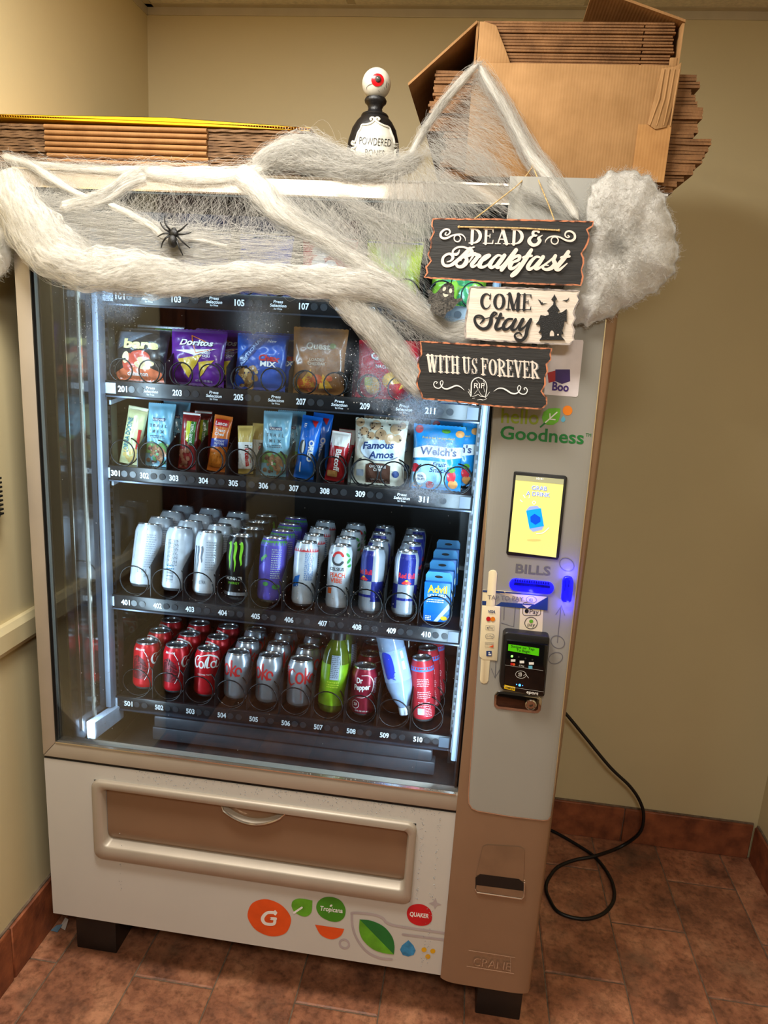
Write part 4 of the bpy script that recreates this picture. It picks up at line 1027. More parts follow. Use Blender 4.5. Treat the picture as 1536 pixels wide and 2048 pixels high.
# boxes of tablets hanging in a row
def b_box():
    root = empty('medicine_box')
    mb = M('azure_carton', (18, 104, 190), .35, var=.08, vs=30)
    b = MB().box(-.031, .031, -.011, .011, 0, .094).build('carton', mb, root, bevel=.001, world=False)
    MB().prism([(-.031, .094), (.031, .094), (.031, .108), (.026, .116), (-.026, .116), (-.031, .108)], .008, .0095).build('hang_tab', M('pale_blue_carton', (70, 150, 205), .4), root, world=False)
    mp = lambda u, v, d=0: (u, -.0115-d, v)
    decal('lettering', m_yel, text('Advil', 0, .070, .017, .046, 'c', bold=.03), mp, b, world=False)
    decal('lettering', m_wink, shapes(text('LIQUI-GELS', 0, .060, .0065, .044, 'c', bold=.02), textblock(-.024, .052, .04, 2, .005, 31), textblock(-.026, .012, .014, 3, .004, 32)), mp, b, world=False)
    decal('stripe', M('silver_stripe_ink', (190, 205, 196), .4), poly([(-.006, .001), (.004, .001), (.0305, .034), (.0305, .050)]), mp, b, world=False)
    decal('print', m_yel, ell(.018, .010, .008, .005), mp, b, d=.0003, world=False)
    decal('hang_hole', m_blk, shapes(ell(0, .1045, .010, .0032)), lambda u, v, d=0: (u, .0076-d, v), b, world=False)
    return root
for k in range(4):
    put('box', b_box, (col_x(4, 410)+.002+.004*k, .236+.072*k, DECK[4]+.004+.007*k), 'blue tablet box with hang tab, '+ORD[k]+' in the last column', 'box', 4, 6, -2, -4)

# bottles
def b_tea():
    root = empty('tea_bottle')
    mg = M('green_tea_label', (126, 168, 24), .3, var=.15, vs=30); mc = M('smoked_green_plastic', (96, 110, 24), .15, var=.1, trans=.25)
    b = MB().lathe([(.022, 0), (.031, .004), (.034, .014), (.0345, .045), (.0325, .055), (.0335, .065), (.0335, .128), (.0325, .135), (.030, .15), (.024, .168), (.0155, .182), (.0150, .186)], 28).build('body', mc, root, smooth=1.0, world=False)
    MB().lathe([(.0346, .022), (.0346, .050), (.0342, .056), (.0342, .122), (.0334, .126)], 28, cap=False).build('label', mg, root, smooth=1.0, world=False)
    MB().lathe([(.0195, .184), (.0195, .203), (.018, .2055), (.001, .2055)], 24).build('cap', m_blackpl, root, smooth=.6, world=False)
    mp = lambda a, z, d=0: ((.0349+d)*math.sin(a/.0345), -(.0349+d)*math.cos(a/.0345), z)
    wrap('nutrition_panel', c_pale, rect(-.010, .088, .012, .150), mp, b)
    wrap('lettering', c_slate, textblock(-.009, .146, .019, 12, .0048, 41), mp, b, .0003)
    wrap('lettering', M('yellow_green_ink', (190, 210, 60), .4), textblock(-.016, .08, .03, 3, .006, 42), mp, b)
    return root
put('tea', b_tea, (col_x(5, 507), .245, DECK[5]+.006), 'green tea bottle with a dark cap standing in the seventh column', 'bottle', 5, 8, 2, 8)
put('tea', b_tea, (col_x(5, 507)+.012, .325, DECK[5]+.006), 'green tea bottle with a dark cap behind the one in the seventh column', 'bottle', 5, 4, 0, 60)
def b_water():
    root = empty('water_bottle')
    mw = M('clear_bottle_plastic', (168, 190, 222), .16, var=.08, trans=.35, vs=30)
    b = MB().lathe([(.024, 0), (.031, .005), (.0325, .02), (.0325, .030), (.0318, .034), (.0325, .038), (.0325, .135), (.031, .150), (.024, .178), (.0140, .198), (.0130, .204)], 28).build('body', mw, root, smooth=1.0, world=False)
    MB().lathe([(.0329, .055), (.0329, .132)], 28, cap=False).build('label', M('frosted_blue_label', (150, 176, 214), .3, var=.1), root, smooth=1.0, world=False)
    MB().lathe([(.0155, .200), (.0155, .217), (.014, .219), (.001, .219)], 24).build('cap', M('pearl_plastic', (214, 222, 232), .35), root, smooth=.6, world=False)
    mp = lambda a, z, d=0: ((.0332+d)*math.sin(a/.0332), -(.0332+d)*math.cos(a/.0332), z)
    wrap('label_print', M('ultramarine_ink', (34, 60, 190), .35), poly([tuple(p) for p in catmull([(.030, .060), (.010, .060), (.004, .075), (.004, .105), (.014, .118), (.030, .118)], 5, True)]), mp, b)
    wrap('lettering', M('ultramarine_ink'), text('Aquafina', .006, .126, .010, .062, rot=-PI/2, bold=.02), mp, b)
    wrap('lettering', m_wink, shapes(rect(-.026, .085, -.018, .105), rect(-.027, .060, -.019, .078)), mp, b)
    return root
wb = put('water', b_water, (.748, .262, .875), 'clear water bottle lying cap-down at a slant in the ninth column', 'bottle', 5)
wb.rotation_mode = 'ZXY'; wb.rotation_euler = (math.radians(180-10), math.radians(-17), math.radians(170))
def b_cola():
    root = empty('soda_bottle')
    b = MB().lathe([(.024, 0), (.031, .006), (.032, .04), (.028, .07), (.031, .10), (.032, .14), (.026, .17), (.014, .20), (.013, .206)], 24).build('body', M('dark_cola_plastic', (34, 14, 12), .12, var=.1), root, smooth=1.0, world=False)
    MB().lathe([(.0322, .095), (.0326, .138)], 24, cap=False).build('label', c_dp, root, smooth=1.0, world=False)
    MB().lathe([(.0155, .202), (.0155, .218), (.001, .219)], 20).build('cap', c_coke, root, smooth=.6, world=False)
    return root
put('cola', b_cola, (col_x(5, 509)+.010, .345, DECK[5]), 'dark soda bottle with a red cap behind the slanted water bottle', 'bottle', 5)

# ---- bags and bars
def noise2(u, v, s):
    return math.sin(u*15+s*1.7)*math.sin(v*13+s*2.3)*.5+math.sin(u*26+v*19+s)*.3+math.sin(v*34-u*12+s*3)*.2
def bag(name, w, h, d, mat, extra, seal=.06, taper=.06, seed=1, crumple=.0034, round_=False):
    root = empty(name); nx, nz = 26, 32
    def T(u, v):
        e = max(0.0, 1-abs(2*u)**(2.2 if not round_ else 2.0))**.5
        vv = (v-seal)/(1-2*seal)
        if vv <= 0 or vv >= 1: return .0006
        return d/2*e*min(1, math.sin(PI*vv)**.45) + .0006 + crumple*noise2(u, v, seed)*min(1, 8*vv, 8*(1-vv))*e
    def X(u, v):
        pinch = 1-taper*math.sin(PI*min(1, max(0, v)))**1.5
        return u*w*pinch
    V = []; F = []
    for side in (-1, 1):
        for i in range(nz+1):
            for j in range(nx+1):
                u, v = j/nx-.5, i/nz
                zz = v*h + (.0012*math.sin(j*PI) if 0 < i < nz else .0008*((j % 2)*2-1))
                V.append((X(u, v), side*T(u, v), zz))
    n1 = (nx+1)*(nz+1)
    for i in range(nz):
        for j in range(nx):
            a = i*(nx+1)+j; F.append((a, a+1, a+nx+2, a+nx+1)); F.append((n1+a, n1+a+nx+1, n1+a+nx+2, n1+a+1))
    b = MB().add(V, F)
    body = b.build('wrapper', mat, root, smooth=2.0, world=False)
    def mp(x, z, dd=0):
        v = min(1, max(0, z/h)); pinch = 1-taper*math.sin(PI*v)**1.5
        u = max(-.5, min(.5, x/(w*pinch)))
        return (x, -T(u, v)-.0010-dd, z)
    extra(body, mp, w, h)
    return root
def bdec(name, mat, shp, mp, b, d=0.0): return decal(name, mat, shp, mp, b, sub=.007, d=d, world=False)
m_cut = dict(rough=.28, var=.10, vs=25)
def BM(key, col): return M(key, col, .28, var=.10, vs=25, coat=.3)
def blobs(n, x0, x1, z0, z1, r0, r1, seed):
    g = random.Random(seed)
    return shapes(*[ell(g.uniform(x0, x1), g.uniform(z0, z1), g.uniform(r0, r1), g.uniform(r0, r1), 10, g.uniform(0, 3)) for _ in range(n)])
def seals(b, mp, w, h, mat):
    bdec('seal', mat, shapes(rect(-w*.49, h*.952, w*.49, h*.985), rect(-w*.49, h*.01, w*.49, h*.045)), mp, b, .0004)
m_foil = M('silver_foil', (196, 200, 206), .2, .8, var=.1)
def e_bare(b, mp, w, h):
    bdec('print', BM('apple_orange_ink', (224, 116, 78)), poly([(-w*.46, .002), (w*.46, .002), (w*.42, h*.18), (w*.1, h*.30), (-w*.2, h*.26), (-w*.42, h*.14)]), mp, b)
    bdec('print', BM('grey_blue_ink', (96, 104, 116)), poly([(-w*.44, h*.55), (-w*.44, h*.92), (w*.2, h*.92), (-w*.1, h*.75)]), mp, b)
    bdec('apple_print', BM('apple_red_ink', (206, 84, 66)), shapes(ell(.004, h*.40, .026, .020), ell(-.024, h*.34, .014, .020)), mp, b, .0003)
    bdec('apple_print', BM('apple_cream_ink', (232, 208, 160)), shapes(ell(.020, h*.36, .020, .009, rot=-.3), ell(.012, h*.28, .020, .008, rot=-.2), ell(-.030, h*.42, .008, .014)), mp, b, .0006)
    bdec('lettering', BM('cream_letter_ink', (238, 226, 150)), text('bare', .004, h*.60, .020, .082, 'c', bold=.05), mp, b, .0008)
    bdec('lettering', m_wink, text('cinnamon', .0, h*.10, .009, .050, 'c', bold=.02), mp, b, .0008)
def e_tort(b, mp, w, h):
    seals(b, mp, w, h, BM('dark_purple_ink', (70, 30, 100)))
    bdec('logo_shape', m_wink, poly([(-w*.36, h*.60), (w*.02, h*.52), (w*.36, h*.66), (w*.02, h*.62)]), mp, b, .0003)
    bdec('logo_shape', BM('flame_orange_ink', (226, 120, 40)), shapes(stroke([(-w*.10, h*.88), (w*.02, h*.56), (w*.28, h*.64)], .0022), stroke([(-w*.10, h*.88), (w*.20, h*.76)], .0018)), mp, b, .0005)
    bdec('lettering', m_wink, text('Doritos', .0, h*.70, .013, .078, 'c', .25, bold=.03), mp, b, .0008)
    bdec('lettering', m_blk, text('Doritos', .0015, h*.688, .013, .078, 'c', .25, bold=.0), mp, b, .0006)
    bdec('chip_print', BM('chip_yellow_ink', (206, 168, 52)), shapes(poly([(-w*.30, h*.44), (w*.14, h*.54), (-w*.10, h*.12)]), poly([(.002+w*.06, h*.40), (w*.34, h*.46), (w*.10, h*.14)])), mp, b, .0003)
    bdec('lettering', m_wink, shapes(text('SPICY', w*.2, h*.60, .0045, .018, 'c', bold=.02), text('SWEET', w*.2, h*.55, .0045, .020, 'c', bold=.02), text('CHILI', w*.2, h*.50, .0045, .016, 'c', bold=.02), text('NET WT. 1 OZ (28.3 g)', w*.16, h*.07, .004, .040, 'c')), mp, b, .0006)
def e_chex(b, mp, w, h):
    seals(b, mp, w, h, BM('deep_blue_ink', (30, 62, 140)))
    bdec('stripe', BM('navy_stripe_ink', (34, 58, 118)), poly([(-w*.46, h*.22), (-w*.46, h*.48), (-w*.02, h*.93), (w*.16, h*.93)]), mp, b, .0003)
    bdec('lettering', BM('pale_stripe_ink', (150, 174, 214)), text('TRADITIONAL', -w*.40, h*.26, .008, .098, rot=1.0, bold=.02), mp, b, .0006)
    bdec('lettering', m_red, text('Chex', w*.18, h*.50, .013, .046, 'c', .15, bold=.04), mp, b, .0006)
    bdec('lettering', m_wink, shapes(text('MIX', w*.18, h*.40, .011, .036, 'c', bold=.03), text('New', w*.2, h*.84, .007, .02, 'c', .2)), mp, b, .0006)
    bdec('snack_print', BM('toast_brown_ink', (170, 126, 76)), blobs(26, -w*.36, -w*.04, h*.04, h*.36, .003, .008, 3), mp, b, .0004)
    bdec('snack_print', BM('pale_toast_ink', (220, 186, 130)), blobs(14, -w*.34, 0, h*.04, h*.34, .002, .005, 4), mp, b, .0007)
def e_qbrown(b, mp, w, h):
    bdec('lettering', BM('tan_letter_ink', (196, 176, 150)), shapes(text('Quest', 0, h*.66, .014, .054, 'c', bold=.03), text('LOADED', 0, h*.48, .006, .034, 'c', bold=.02), text('CHEDDAR', 0, h*.42, .006, .040, 'c', bold=.02)), mp, b, .0006)
    bdec('chip_print', BM('amber_ink', (222, 160, 40)), shapes(poly([(-w*.40, h*.06), (-w*.10, h*.36), (-w*.02, h*.10)]), poly([(w*.04, h*.08), (w*.12, h*.30), (w*.30, h*.10)])), mp, b, .0003)
    bdec('chip_print', BM('paprika_ink', (206, 92, 40)), blobs(9, -w*.3, w*.3, h*.05, h*.26, .006, .012, 9), mp, b, .0002)
    bdec('lettering', BM('sage_ink', (128, 132, 60)), ell(w*.26, h*.72, .008, .006), mp, b, .0004)
def e_qred(b, mp, w, h):
    bdec('lettering', m_wink, shapes(text('Quest', 0, h*.66, .014, .060, 'c', bold=.03), text('NACHO', 0, h*.50, .007, .034, 'c', bold=.02)), mp, b, .0006)
    bdec('chip_print', BM('cheese_ink', (226, 168, 60)), shapes(ell(w*.20, h*.30, .026, .020), ell(-w*.18, h*.20, .016, .018)), mp, b, .0003)
    bdec('chip_print', BM('chilli_ink', (190, 40, 36)), shapes(poly([(w*.06, h*.22), (w*.34, h*.28), (w*.24, h*.06)])), mp, b, .0006)
    bdec('lettering', BM('olive_patch_ink', (150, 150, 60)), rect(-w*.32, h*.20, -w*.18, h*.34), mp, b, .0006)
m_bare = BM('charcoal_wrapper', (44, 44, 48)); m_pur = BM('purple_wrapper', (98, 40, 134)); m_bluew = BM('blue_wrapper', (36, 86, 178))
m_brw = BM('brown_wrapper', (150, 98, 52)); m_redw = BM('red_wrapper', (190, 26, 42))
put('bare', lambda: bag('snack_bag', .132, .124, .040, m_bare, e_bare, seed=1), (col_x(2, 201)-.010, .240, DECK[2]+.001), 'charcoal and orange snack bag with cream letters in slot 201', 'bag', 2, 14)
def e_green(b, mp, w, h):
    bdec('stripe', BM('lime_stripe_ink', (110, 170, 60)), rect(-w*.1, h*.80, w*.30, h*.95), mp, b, .0003); seals(b, mp, w, h, m_foil)
put('greenbag', lambda: bag('snack_bag', .118, .132, .030, BM('smoke_wrapper', (58, 58, 60)), e_green, seed=4), (col_x(2, 201)+.012, .285, DECK[2]+.002), 'dark snack bag with a lime stripe behind the charcoal bag in slot 201', 'bag', 2, 12)
put('tort', lambda: bag('snack_bag', .134, .128, .040, m_pur, e_tort, seed=2), (col_x(2, 203)-.016, .240, DECK[2]+.001), 'purple tortilla chip bag with white letters in slot 203', 'bag', 2, 12)
put('tort', None, (col_x(2, 203)+.026, .285, DECK[2]+.004), 'purple tortilla chip bag behind the front one in slot 203', 'bag', 2, 10)
put('chex', lambda: bag('snack_bag', .122, .128, .042, m_bluew, e_chex, seed=3), (col_x(2, 205)-.008, .240, DECK[2]+.001), 'blue snack mix bag with a diagonal stripe in slot 205', 'bag', 2, 14)
put('chex', None, (col_x(2, 205)+.022, .285, DECK[2]+.004), 'blue snack mix bag behind the front one in slot 205', 'bag', 2, 10)
put('qbrown', lambda: bag('snack_bag', .126, .148, .042, m_brw, e_qbrown, seed=5), (col_x(2, 207)-.016, .240, DECK[2]+.001), 'brown chip bag seen through fogged glass in slot 207', 'bag', 2, 10)
put('qred', lambda: bag('snack_bag', .126, .128, .042, m_redw, e_qred, seed=6), (col_x(2, 209)-.008, .240, DECK[2]+.001), 'red chip bag behind wet glass in slot 209', 'bag', 2, 12)
put('qred', None, (col_x(2, 209)+.022, .285, DECK[2]+.004), 'red chip bag behind the front one in slot 209', 'bag', 2, 8)
put('qblue', lambda: bag('snack_bag', .118, .120, .040, BM('steel_blue_wrapper', (60, 96, 150)), lambda b, mp, w, h: seals(b, mp, w, h, m_foil), seed=8), (col_x(2, 211), .235, DECK[2]+.001), 'steel blue snack bag in slot 211 behind the hanging sign', 'bag', 2, 10)
# top tray: mostly behind the cobweb
def e_misc(c1, c2, s):
    def f(b, mp, w, h):
        seals(b, mp, w, h, m_foil)
        bdec('print', BM('print_%s' % c1, tuple(int(c1[i:i+2], 16) for i in (0, 2, 4))), blobs(8, -w*.3, w*.3, h*.05, h*.45, .008, .018, s), mp, b, .0003)
        bdec('print', BM('print_%s' % c2, tuple(int(c2[i:i+2], 16) for i in (0, 2, 4))), blobs(6, -w*.25, w*.25, h*.5, h*.85, .008, .016, s+1), mp, b, .0003)
    return f
for num, key, col, c1, c2, lb in ((101, 't1', (52, 140, 190), 'd8e6ee', '1c5c98', 'teal blue snack bag in slot 101 under the cobweb'), (103, 't2', (40, 60, 150), '30408c', 'c8ccda', 'dark blue snack bag in slot 103 under the cobweb'),
                                  (105, 't3', (50, 84, 170), 'd6b23a', '2c3c90', 'blue snack bag with yellow print in slot 105'), (107, 't4', (196, 34, 44), 'd84048', 'f0d0c0', 'red snack bag in slot 107 under the cobweb'),
                                  (109, 't5', (206, 206, 40), 'a8b020', 'e8e890', 'yellow snack bag in slot 109 under the cobweb'), (111, 't6', (150, 196, 60), '4aa060', 'e0e040', 'lime green snack bag in slot 111 behind the ghost ornament')):
    put(key, lambda: bag('snack_bag', .122, .135, .045, BM('wrapper_%s' % key, col), e_misc(c1, c2, num), seed=num), (col_x(1, num), .235, DECK[1]+.001), lb, 'bag', 1, 8)

# third tray
def bar(name, w, h, d, mat, extra, **k): return lambda: bag(name, w, h, d, mat, extra, round_=True, crumple=.0012, **k)
def e_lorna(b, mp, w, h):
    bdec('seal', BM('cream_seal_ink', (226, 220, 176)), rect(-w*.48, h*.93, w*.48, h*.99), mp, b, .0003)
    bdec('lettering', BM('teal_letter_ink', (30, 120, 140)), text('LORNA DOONE', -.004, h*.20, .012, h*.60, rot=PI/2, bold=.02), mp, b, .0006)
    bdec('stripe', m_red, rect(w*.28, h*.28, w*.40, h*.62), mp, b, .0004)
    bdec('print', BM('biscuit_ink', (214, 182, 110)), blobs(10, -w*.2, w*.35, h*.06, h*.26, .004, .008, 1), mp, b, .0003)
put('lorna', bar('snack_bar', .050, .138, .028, BM('cream_wrapper', (214, 212, 158)), e_lorna, seed=1), (col_x(3, 301)-.004, .238, DECK[3]+.001), 'cream shortbread packet with teal letters in slot 301', 'packet', 3, 10, 7)
def e_trail(b, mp, w, h):
    bdec('brand_plate', m_navy, rect(-.015, h*.71, .015, h*.76), mp, b, .0003); bdec('lettering', m_wink, text('KIRKLAND', 0, h*.718, .0048, .027, 'c', bold=.02), mp, b, .0006)
    bdec('lettering', BM('slate_letter_ink', (62, 84, 98)), shapes(*[text(c_, -.019+.0095*i, h*.61, .0075, al='c', bold=.01) for i, c_ in enumerate('TRAIL')], *[text(c_, -.010+.0105*i, h*.52, .0075, al='c', bold=.01) for i, c_ in enumerate('MIX')], textblock(-.018, h*.47, .036, 2, .004, 51)), mp, b, .0004)
    bdec('hill_print', BM('meadow_ink', (110, 160, 90)), poly([(-w*.46, .03), (w*.46, .03), (w*.44, h*.34), (w*.2, h*.38), (0, h*.33), (-w*.2, h*.40), (-w*.44, h*.34)]), mp, b, .0002)
    bdec('nut_print', BM('nut_brown_ink', (176, 130, 96)), blobs(22, -w*.34, w*.34, h*.06, h*.30, .003, .008, 6), mp, b, .0005)
    bdec('nut_print', BM('raisin_ink', (110, 60, 60)), blobs(9, -w*.32, w*.32, h*.06, h*.28, .003, .005, 8), mp, b, .0008)
    bdec('nut_print', BM('candy_green_ink', (90, 170, 110)), blobs(5, -w*.3, w*.3, h*.05, h*.26, .003, .005, 12), mp, b, .0009)
m_skyw = BM('sky_blue_wrapper', (132, 192, 216))
def b_trail(): return bag('snack_bag', .068, .150, .030, m_skyw, e_trail, seed=7)
put('trail', b_trail, (col_x(3, 302)-.003, .238, DECK[3]+.001), 'sky blue trail mix bag in front, right of the cream packet', 'bag', 3, 12, 0)
put('trail', None, (col_x(3, 302)+.020, .280, DECK[3]+.006), 'sky blue trail mix bag tucked behind its twin near the cream packet', 'bag', 3, 8, 0)
put('trail', None, (col_x(3, 306)-.002, .238, DECK[3]+.001), 'sky blue trail mix bag in front, left of the blue cookies', 'bag', 3, 8, 0)
put('trail', None, (col_x(3, 306)+.020, .280, DECK[3]+.001), 'sky blue trail mix bag tucked behind its twin beside the blue cookies', 'bag', 3, 8, 0)
def e_oat(b, mp, w, h):
    bdec('panel', BM('yellow_green_panel', (190, 196, 50)), poly([(-w*.1, h*.5), (w*.10, h*.46), (w*.14, h*.84), (-w*.16, h*.84)]), mp, b, .0003)
    bdec('panel', BM('valley_green_ink', (44, 120, 50)), poly([(w*.04, h*.44), (w*.36, h*.40), (w*.36, h*.84), (w*.10, h*.84)]), mp, b, .0004)
    bdec('lettering', m_wink, text('NATURE VALLEY', w*.24, h*.44, .006, h*.36, rot=PI/2, bold=.02), mp, b, .0007)
    bdec('bar_print', BM('granola_ink', (150, 96, 70)), blobs(18, -w*.36, w*.1, h*.05, h*.34, .003, .006, 3), mp, b, .0004)
    bdec('seal', m_wink, rect(-w*.48, h*.955, w*.48, h*.985), mp, b, .0004)
put('oat', bar('snack_bar', .044, .134, .026, BM('maroon_wrapper', (130, 30, 32)), e_oat, seed=3), (col_x(3, 303)-.002, .238, DECK[3]+.001), 'maroon granola bar with a green panel in slot 303', 'bar', 3, 10, 2)
put('oat', None, (col_x(3, 303)+.020, .275, DECK[3]+.002), 'maroon granola bar behind the front one in slot 303', 'bar', 3, 6, 0)
def e_crk(b, mp, w, h):
    bdec('brand_plate', m_red, rect(-w*.38, h*.80, w*.38, h*.93), mp, b, .0003); bdec('lettering', m_wink, shapes(text('Lance', 0, h*.825, .0085, .028, 'c', bold=.02), text('Toast', 0, h*.71, .007, .024, 'c', .15, bold=.02), text('Chee', 0, h*.64, .007, .022, 'c', .15, bold=.02)), mp, b, .0006)
    bdec('panel', BM('cobalt_panel', (44, 62, 150)), poly([(-w*.46, h*.42), (w*.46, h*.46), (w*.46, h*.60), (-w*.46, h*.57)]), mp, b, .0003)
    bdec('lettering', m_wink, shapes(text('PEANUT', w*.08, h*.53, .0045, .022, 'c'), text('BUTTER', w*.08, h*.48, .0045, .022, 'c')), mp, b, .0006)
    bdec('cracker_print', BM('cracker_ink', (206, 116, 34)), rrect(-w*.36, h*.06, w*.36, h*.34, .004), mp, b, .0003)
    bdec('cracker_print', BM('cracker_hole_ink', (140, 70, 20)), shapes(*[ell(-w*.22+w*.15*i, h*.13+h*.07*j, .0009, n=8) for i in range(4) for j in range(3)]), mp, b, .0006)
put('crk', bar('snack_bar', .044, .132, .030, BM('orange_wrapper', (222, 116, 40)), e_crk, seed=4), (col_x(3, 304)-.002, .238, DECK[3]+.001), 'orange peanut butter cracker packet in slot 304', 'packet', 3, 10, 5)
def e_hazel(b, mp, w, h):
    bdec('panel', m_wink, rect(-w*.48, .012, w*.48, h*.66), mp, b, .0002)
    bdec('lettering', m_blk, text('n', w*.12, h*.60, .010, rot=-PI/2, bold=.04), mp, b, .0006)
    bdec('lettering', m_red, text('utella', w*.12, h*.53, .010, h*.38, rot=-PI/2, bold=.04), mp, b, .0006)
put('hazel', bar('snack_bar', .036, .112, .030, BM('golden_wrapper', (206, 176, 96)), e_hazel, seed=5), (col_x(3, 305), .238, DECK[3]+.001), 'small gold and white hazelnut bar with red letters in slot 305', 'bar', 3, 8, -4)
put('hazel', None, (col_x(3, 305)+.018, .275, DECK[3]+.004), 'small gold hazelnut bar behind the front one in slot 305', 'bar', 3, 6, 0)
def e_cookie(b, mp, w, h):
    bdec('lettering', m_wink, shapes(text('OREO', w*.10, h*.62, .010, h*.34, rot=-PI/2, bold=.05), textblock(-w*.3, h*.86, .006, 3, .004, 2), rect(-w*.22, h*.10, -w*.16, h*.26)), mp, b, .0006)
    bdec('cookie_print', m_blk, ell(-w*.22, h*.50, .008, .016), mp, b, .0003); bdec('cookie_print', m_wink, ell(-w*.16, h*.50, .003, .015), mp, b, .0006)
    bdec('triangle_mark', m_red, poly([(w*.02, h*.93), (w*.34, h*.93), (w*.26, h*.82)]), mp, b, .0004)
put('cookie', bar('snack_bar', .048, .146, .036, BM('bright_blue_wrapper', (18, 110, 214)), e_cookie, seed=6), (col_x(3, 307)-.004, .238, DECK[3]+.001), 'bright blue cookie packet with white letters in slot 307', 'packet', 3, 10, 5)
put('cookie', None, (col_x(3, 307)+.016, .282, DECK[3]+.004), 'bright blue cookie packet behind the front one in slot 307', 'packet', 3, 6, 4)
def e_bisc(b, mp, w, h):
    bdec('panel', m_wink, rect(-w*.48, h*.70, w*.48, h*.99), mp, b, .0002)
    bdec('lettering', m_wink, text('Biscoff', -w*.08, h*.64, .012, h*.44, rot=-PI/2, bold=.03), mp, b, .0006)
    bdec('biscuit_print', BM('caramel_ink', (206, 150, 84)), rrect(-.018, .010, .006, .024, .003), mp, b, .0005)
put('bisc', bar('snack_bar', .046, .116, .030, BM('crimson_wrapper', (176, 24, 34)), e_bisc, seed=7), (col_x(3, 308)-.002, .238, DECK[3]+.001), 'red and white caramel biscuit packet in slot 308', 'packet', 3, 10, 5)
put('bisc', None, (col_x(3, 308)+.014, .276, DECK[3]+.002), 'red and white biscuit packet behind the front one in slot 308', 'packet', 3, 6, 2)
def e_fam(b, mp, w, h):
    bdec('cookie_print', BM('cookie_tan_ink', (198, 160, 120)), shapes(*[ell(x*w, z*h, r) for x, z, r in ((-.30, .80, .009), (-.10, .90, .012), (.28, .86, .012), (.02, .76, .013), (-.16, .74, .008), (.34, .72, .009), (.40, .92, .008), (-.40, .93, .010), (.20, .70, .013))]), mp, b, .0003)
    bdec('cookie_print', BM('choc_chip_ink', (74, 48, 34)), blobs(34, -w*.42, w*.42, h*.68, h*.95, .001, .0024, 4), mp, b, .0006)
    bdec('badge', BM('pale_blue_badge', (206, 220, 232)), ell(.002, h*.53, .044, .024), mp, b, .0003)
    bdec('lettering', m_navy, shapes(text('Famous', -.002, h*.55, .015, .070, 'c', .2, .08, .03), text('Amos', .006, h*.41, .015, .056, 'c', .2, .08, .03), stroke([(-.034, h*.42), (-.01, h*.375), (.022, h*.38), (.044, h*.44)], .0012, 5)), mp, b, .0006)
    bdec('panel', BM('chocolate_panel', (84, 54, 42)), poly([(-w*.22, .004), (w*.24, .004), (w*.24, h*.30), (w*.12, h*.33), (-w*.14, h*.33), (-w*.22, h*.30)]), mp, b, .0003)
    bdec('lettering', m_wink, shapes(text('CHOCOLATE', 0, h*.26, .0055, .038, 'c', bold=.02), text('CHIP', 0, h*.21, .0055, .020, 'c', bold=.02), text('NET WT 2 OZ', 0, h*.06, .004, .030, 'c')), mp, b, .0006)
    bdec('badge', m_navy, ell(w*.34, h*.18, .008), mp, b, .0004); bdec('print', c_pale, rrect(-w*.40, h*.12, -w*.26, h*.22, .002), mp, b, .0004)
put('fam', lambda: bag('snack_bag', .122, .150, .042, BM('ivory_wrapper', (222, 216, 196)), e_fam, seed=9), (col_x(3, 309)-.008, .238, DECK[3]+.001), 'ivory chocolate chip cookie bag with navy script in slot 309', 'bag', 3, 9, 0)
put('fam', None, (col_x(3, 309)+.012, .290, DECK[3]+.008), 'ivory chocolate chip cookie bag behind the front one in slot 309', 'bag', 3, 6, -3)
def e_fruit(b, mp, w, h):
    bdec('banner', m_wink, poly([(-w*.46, h*.62), (-w*.2, h*.68), (w*.2, h*.66), (w*.47, h*.68), (w*.47, h*.52), (w*.2, h*.48), (-w*.1, h*.50), (-w*.46, h*.47)]), mp, b, .0003)
    bdec('lettering', m_navy, text('Welch\'s', .002, h*.535, .016, .082, 'c', bold=.03), mp, b, .0006)
    bdec('panel', BM('ice_blue_panel', (160, 206, 230)), rect(-w*.46, .006, w*.20, h*.44), mp, b, .0002)
    bdec('lettering', m_navy, shapes(text('Fruit', .006, h*.36, .010, .030, 'c', .25, bold=.02), text('Snacks', .008, h*.27, .011, .046, 'c', .25, bold=.02)), mp, b, .0006)
    bdec('fruit_print', BM('berry_red_ink', (214, 50, 62)), shapes(ell(-w*.40, h*.32, .009, .010), ell(-w*.10, h*.07, .010, .008), ell(w*.30, h*.22, .010, .014), ell(-w*.38, h*.92, .009)), mp, b, .0004)
    bdec('fruit_print', BM('peach_fruit_ink', (240, 160, 90)), shapes(ell(-w*.34, h*.06, .012, .006), ell(w*.34, h*.10, .011, .010), ell(w*.40, h*.88, .010, .008)), mp, b, .0004)
    bdec('badge', m_wink, ell(-w*.28, h*.17, .013), mp, b, .0006); bdec('lettering', m_navy, shapes(text('REAL', -w*.28, h*.18, .005, .015, 'c', bold=.02), text('FRUIT!', -w*.28, h*.13, .005, .018, 'c', bold=.02)), mp, b, .0009)
    bdec('lettering', m_yel, text('Fruit is our 1st ingredient!', 0, h*.78, .0048, .072, 'c', bold=.01), mp, b, .0006)
    bdec('leaf_mark', m_leafA, shapes(ell(.016, h*.91, .010, .005), ell(w*.30, h*.32, .008, .006)), mp, b, .0006)
put('fruit', lambda: bag('snack_bag', .118, .146, .040, BM('azure_wrapper', (28, 140, 206)), e_fruit, seed=10), (col_x(3, 311)-.018, .238, DECK[3]+.001), 'azure fruit snack bag with a white banner in slot 311', 'bag', 3, 9, 0)
put('fruit', None, (col_x(3, 311)+.012, .292, DECK[3]+.006), 'azure fruit snack bag behind the front one in slot 311', 'bag', 3, 6, 2)
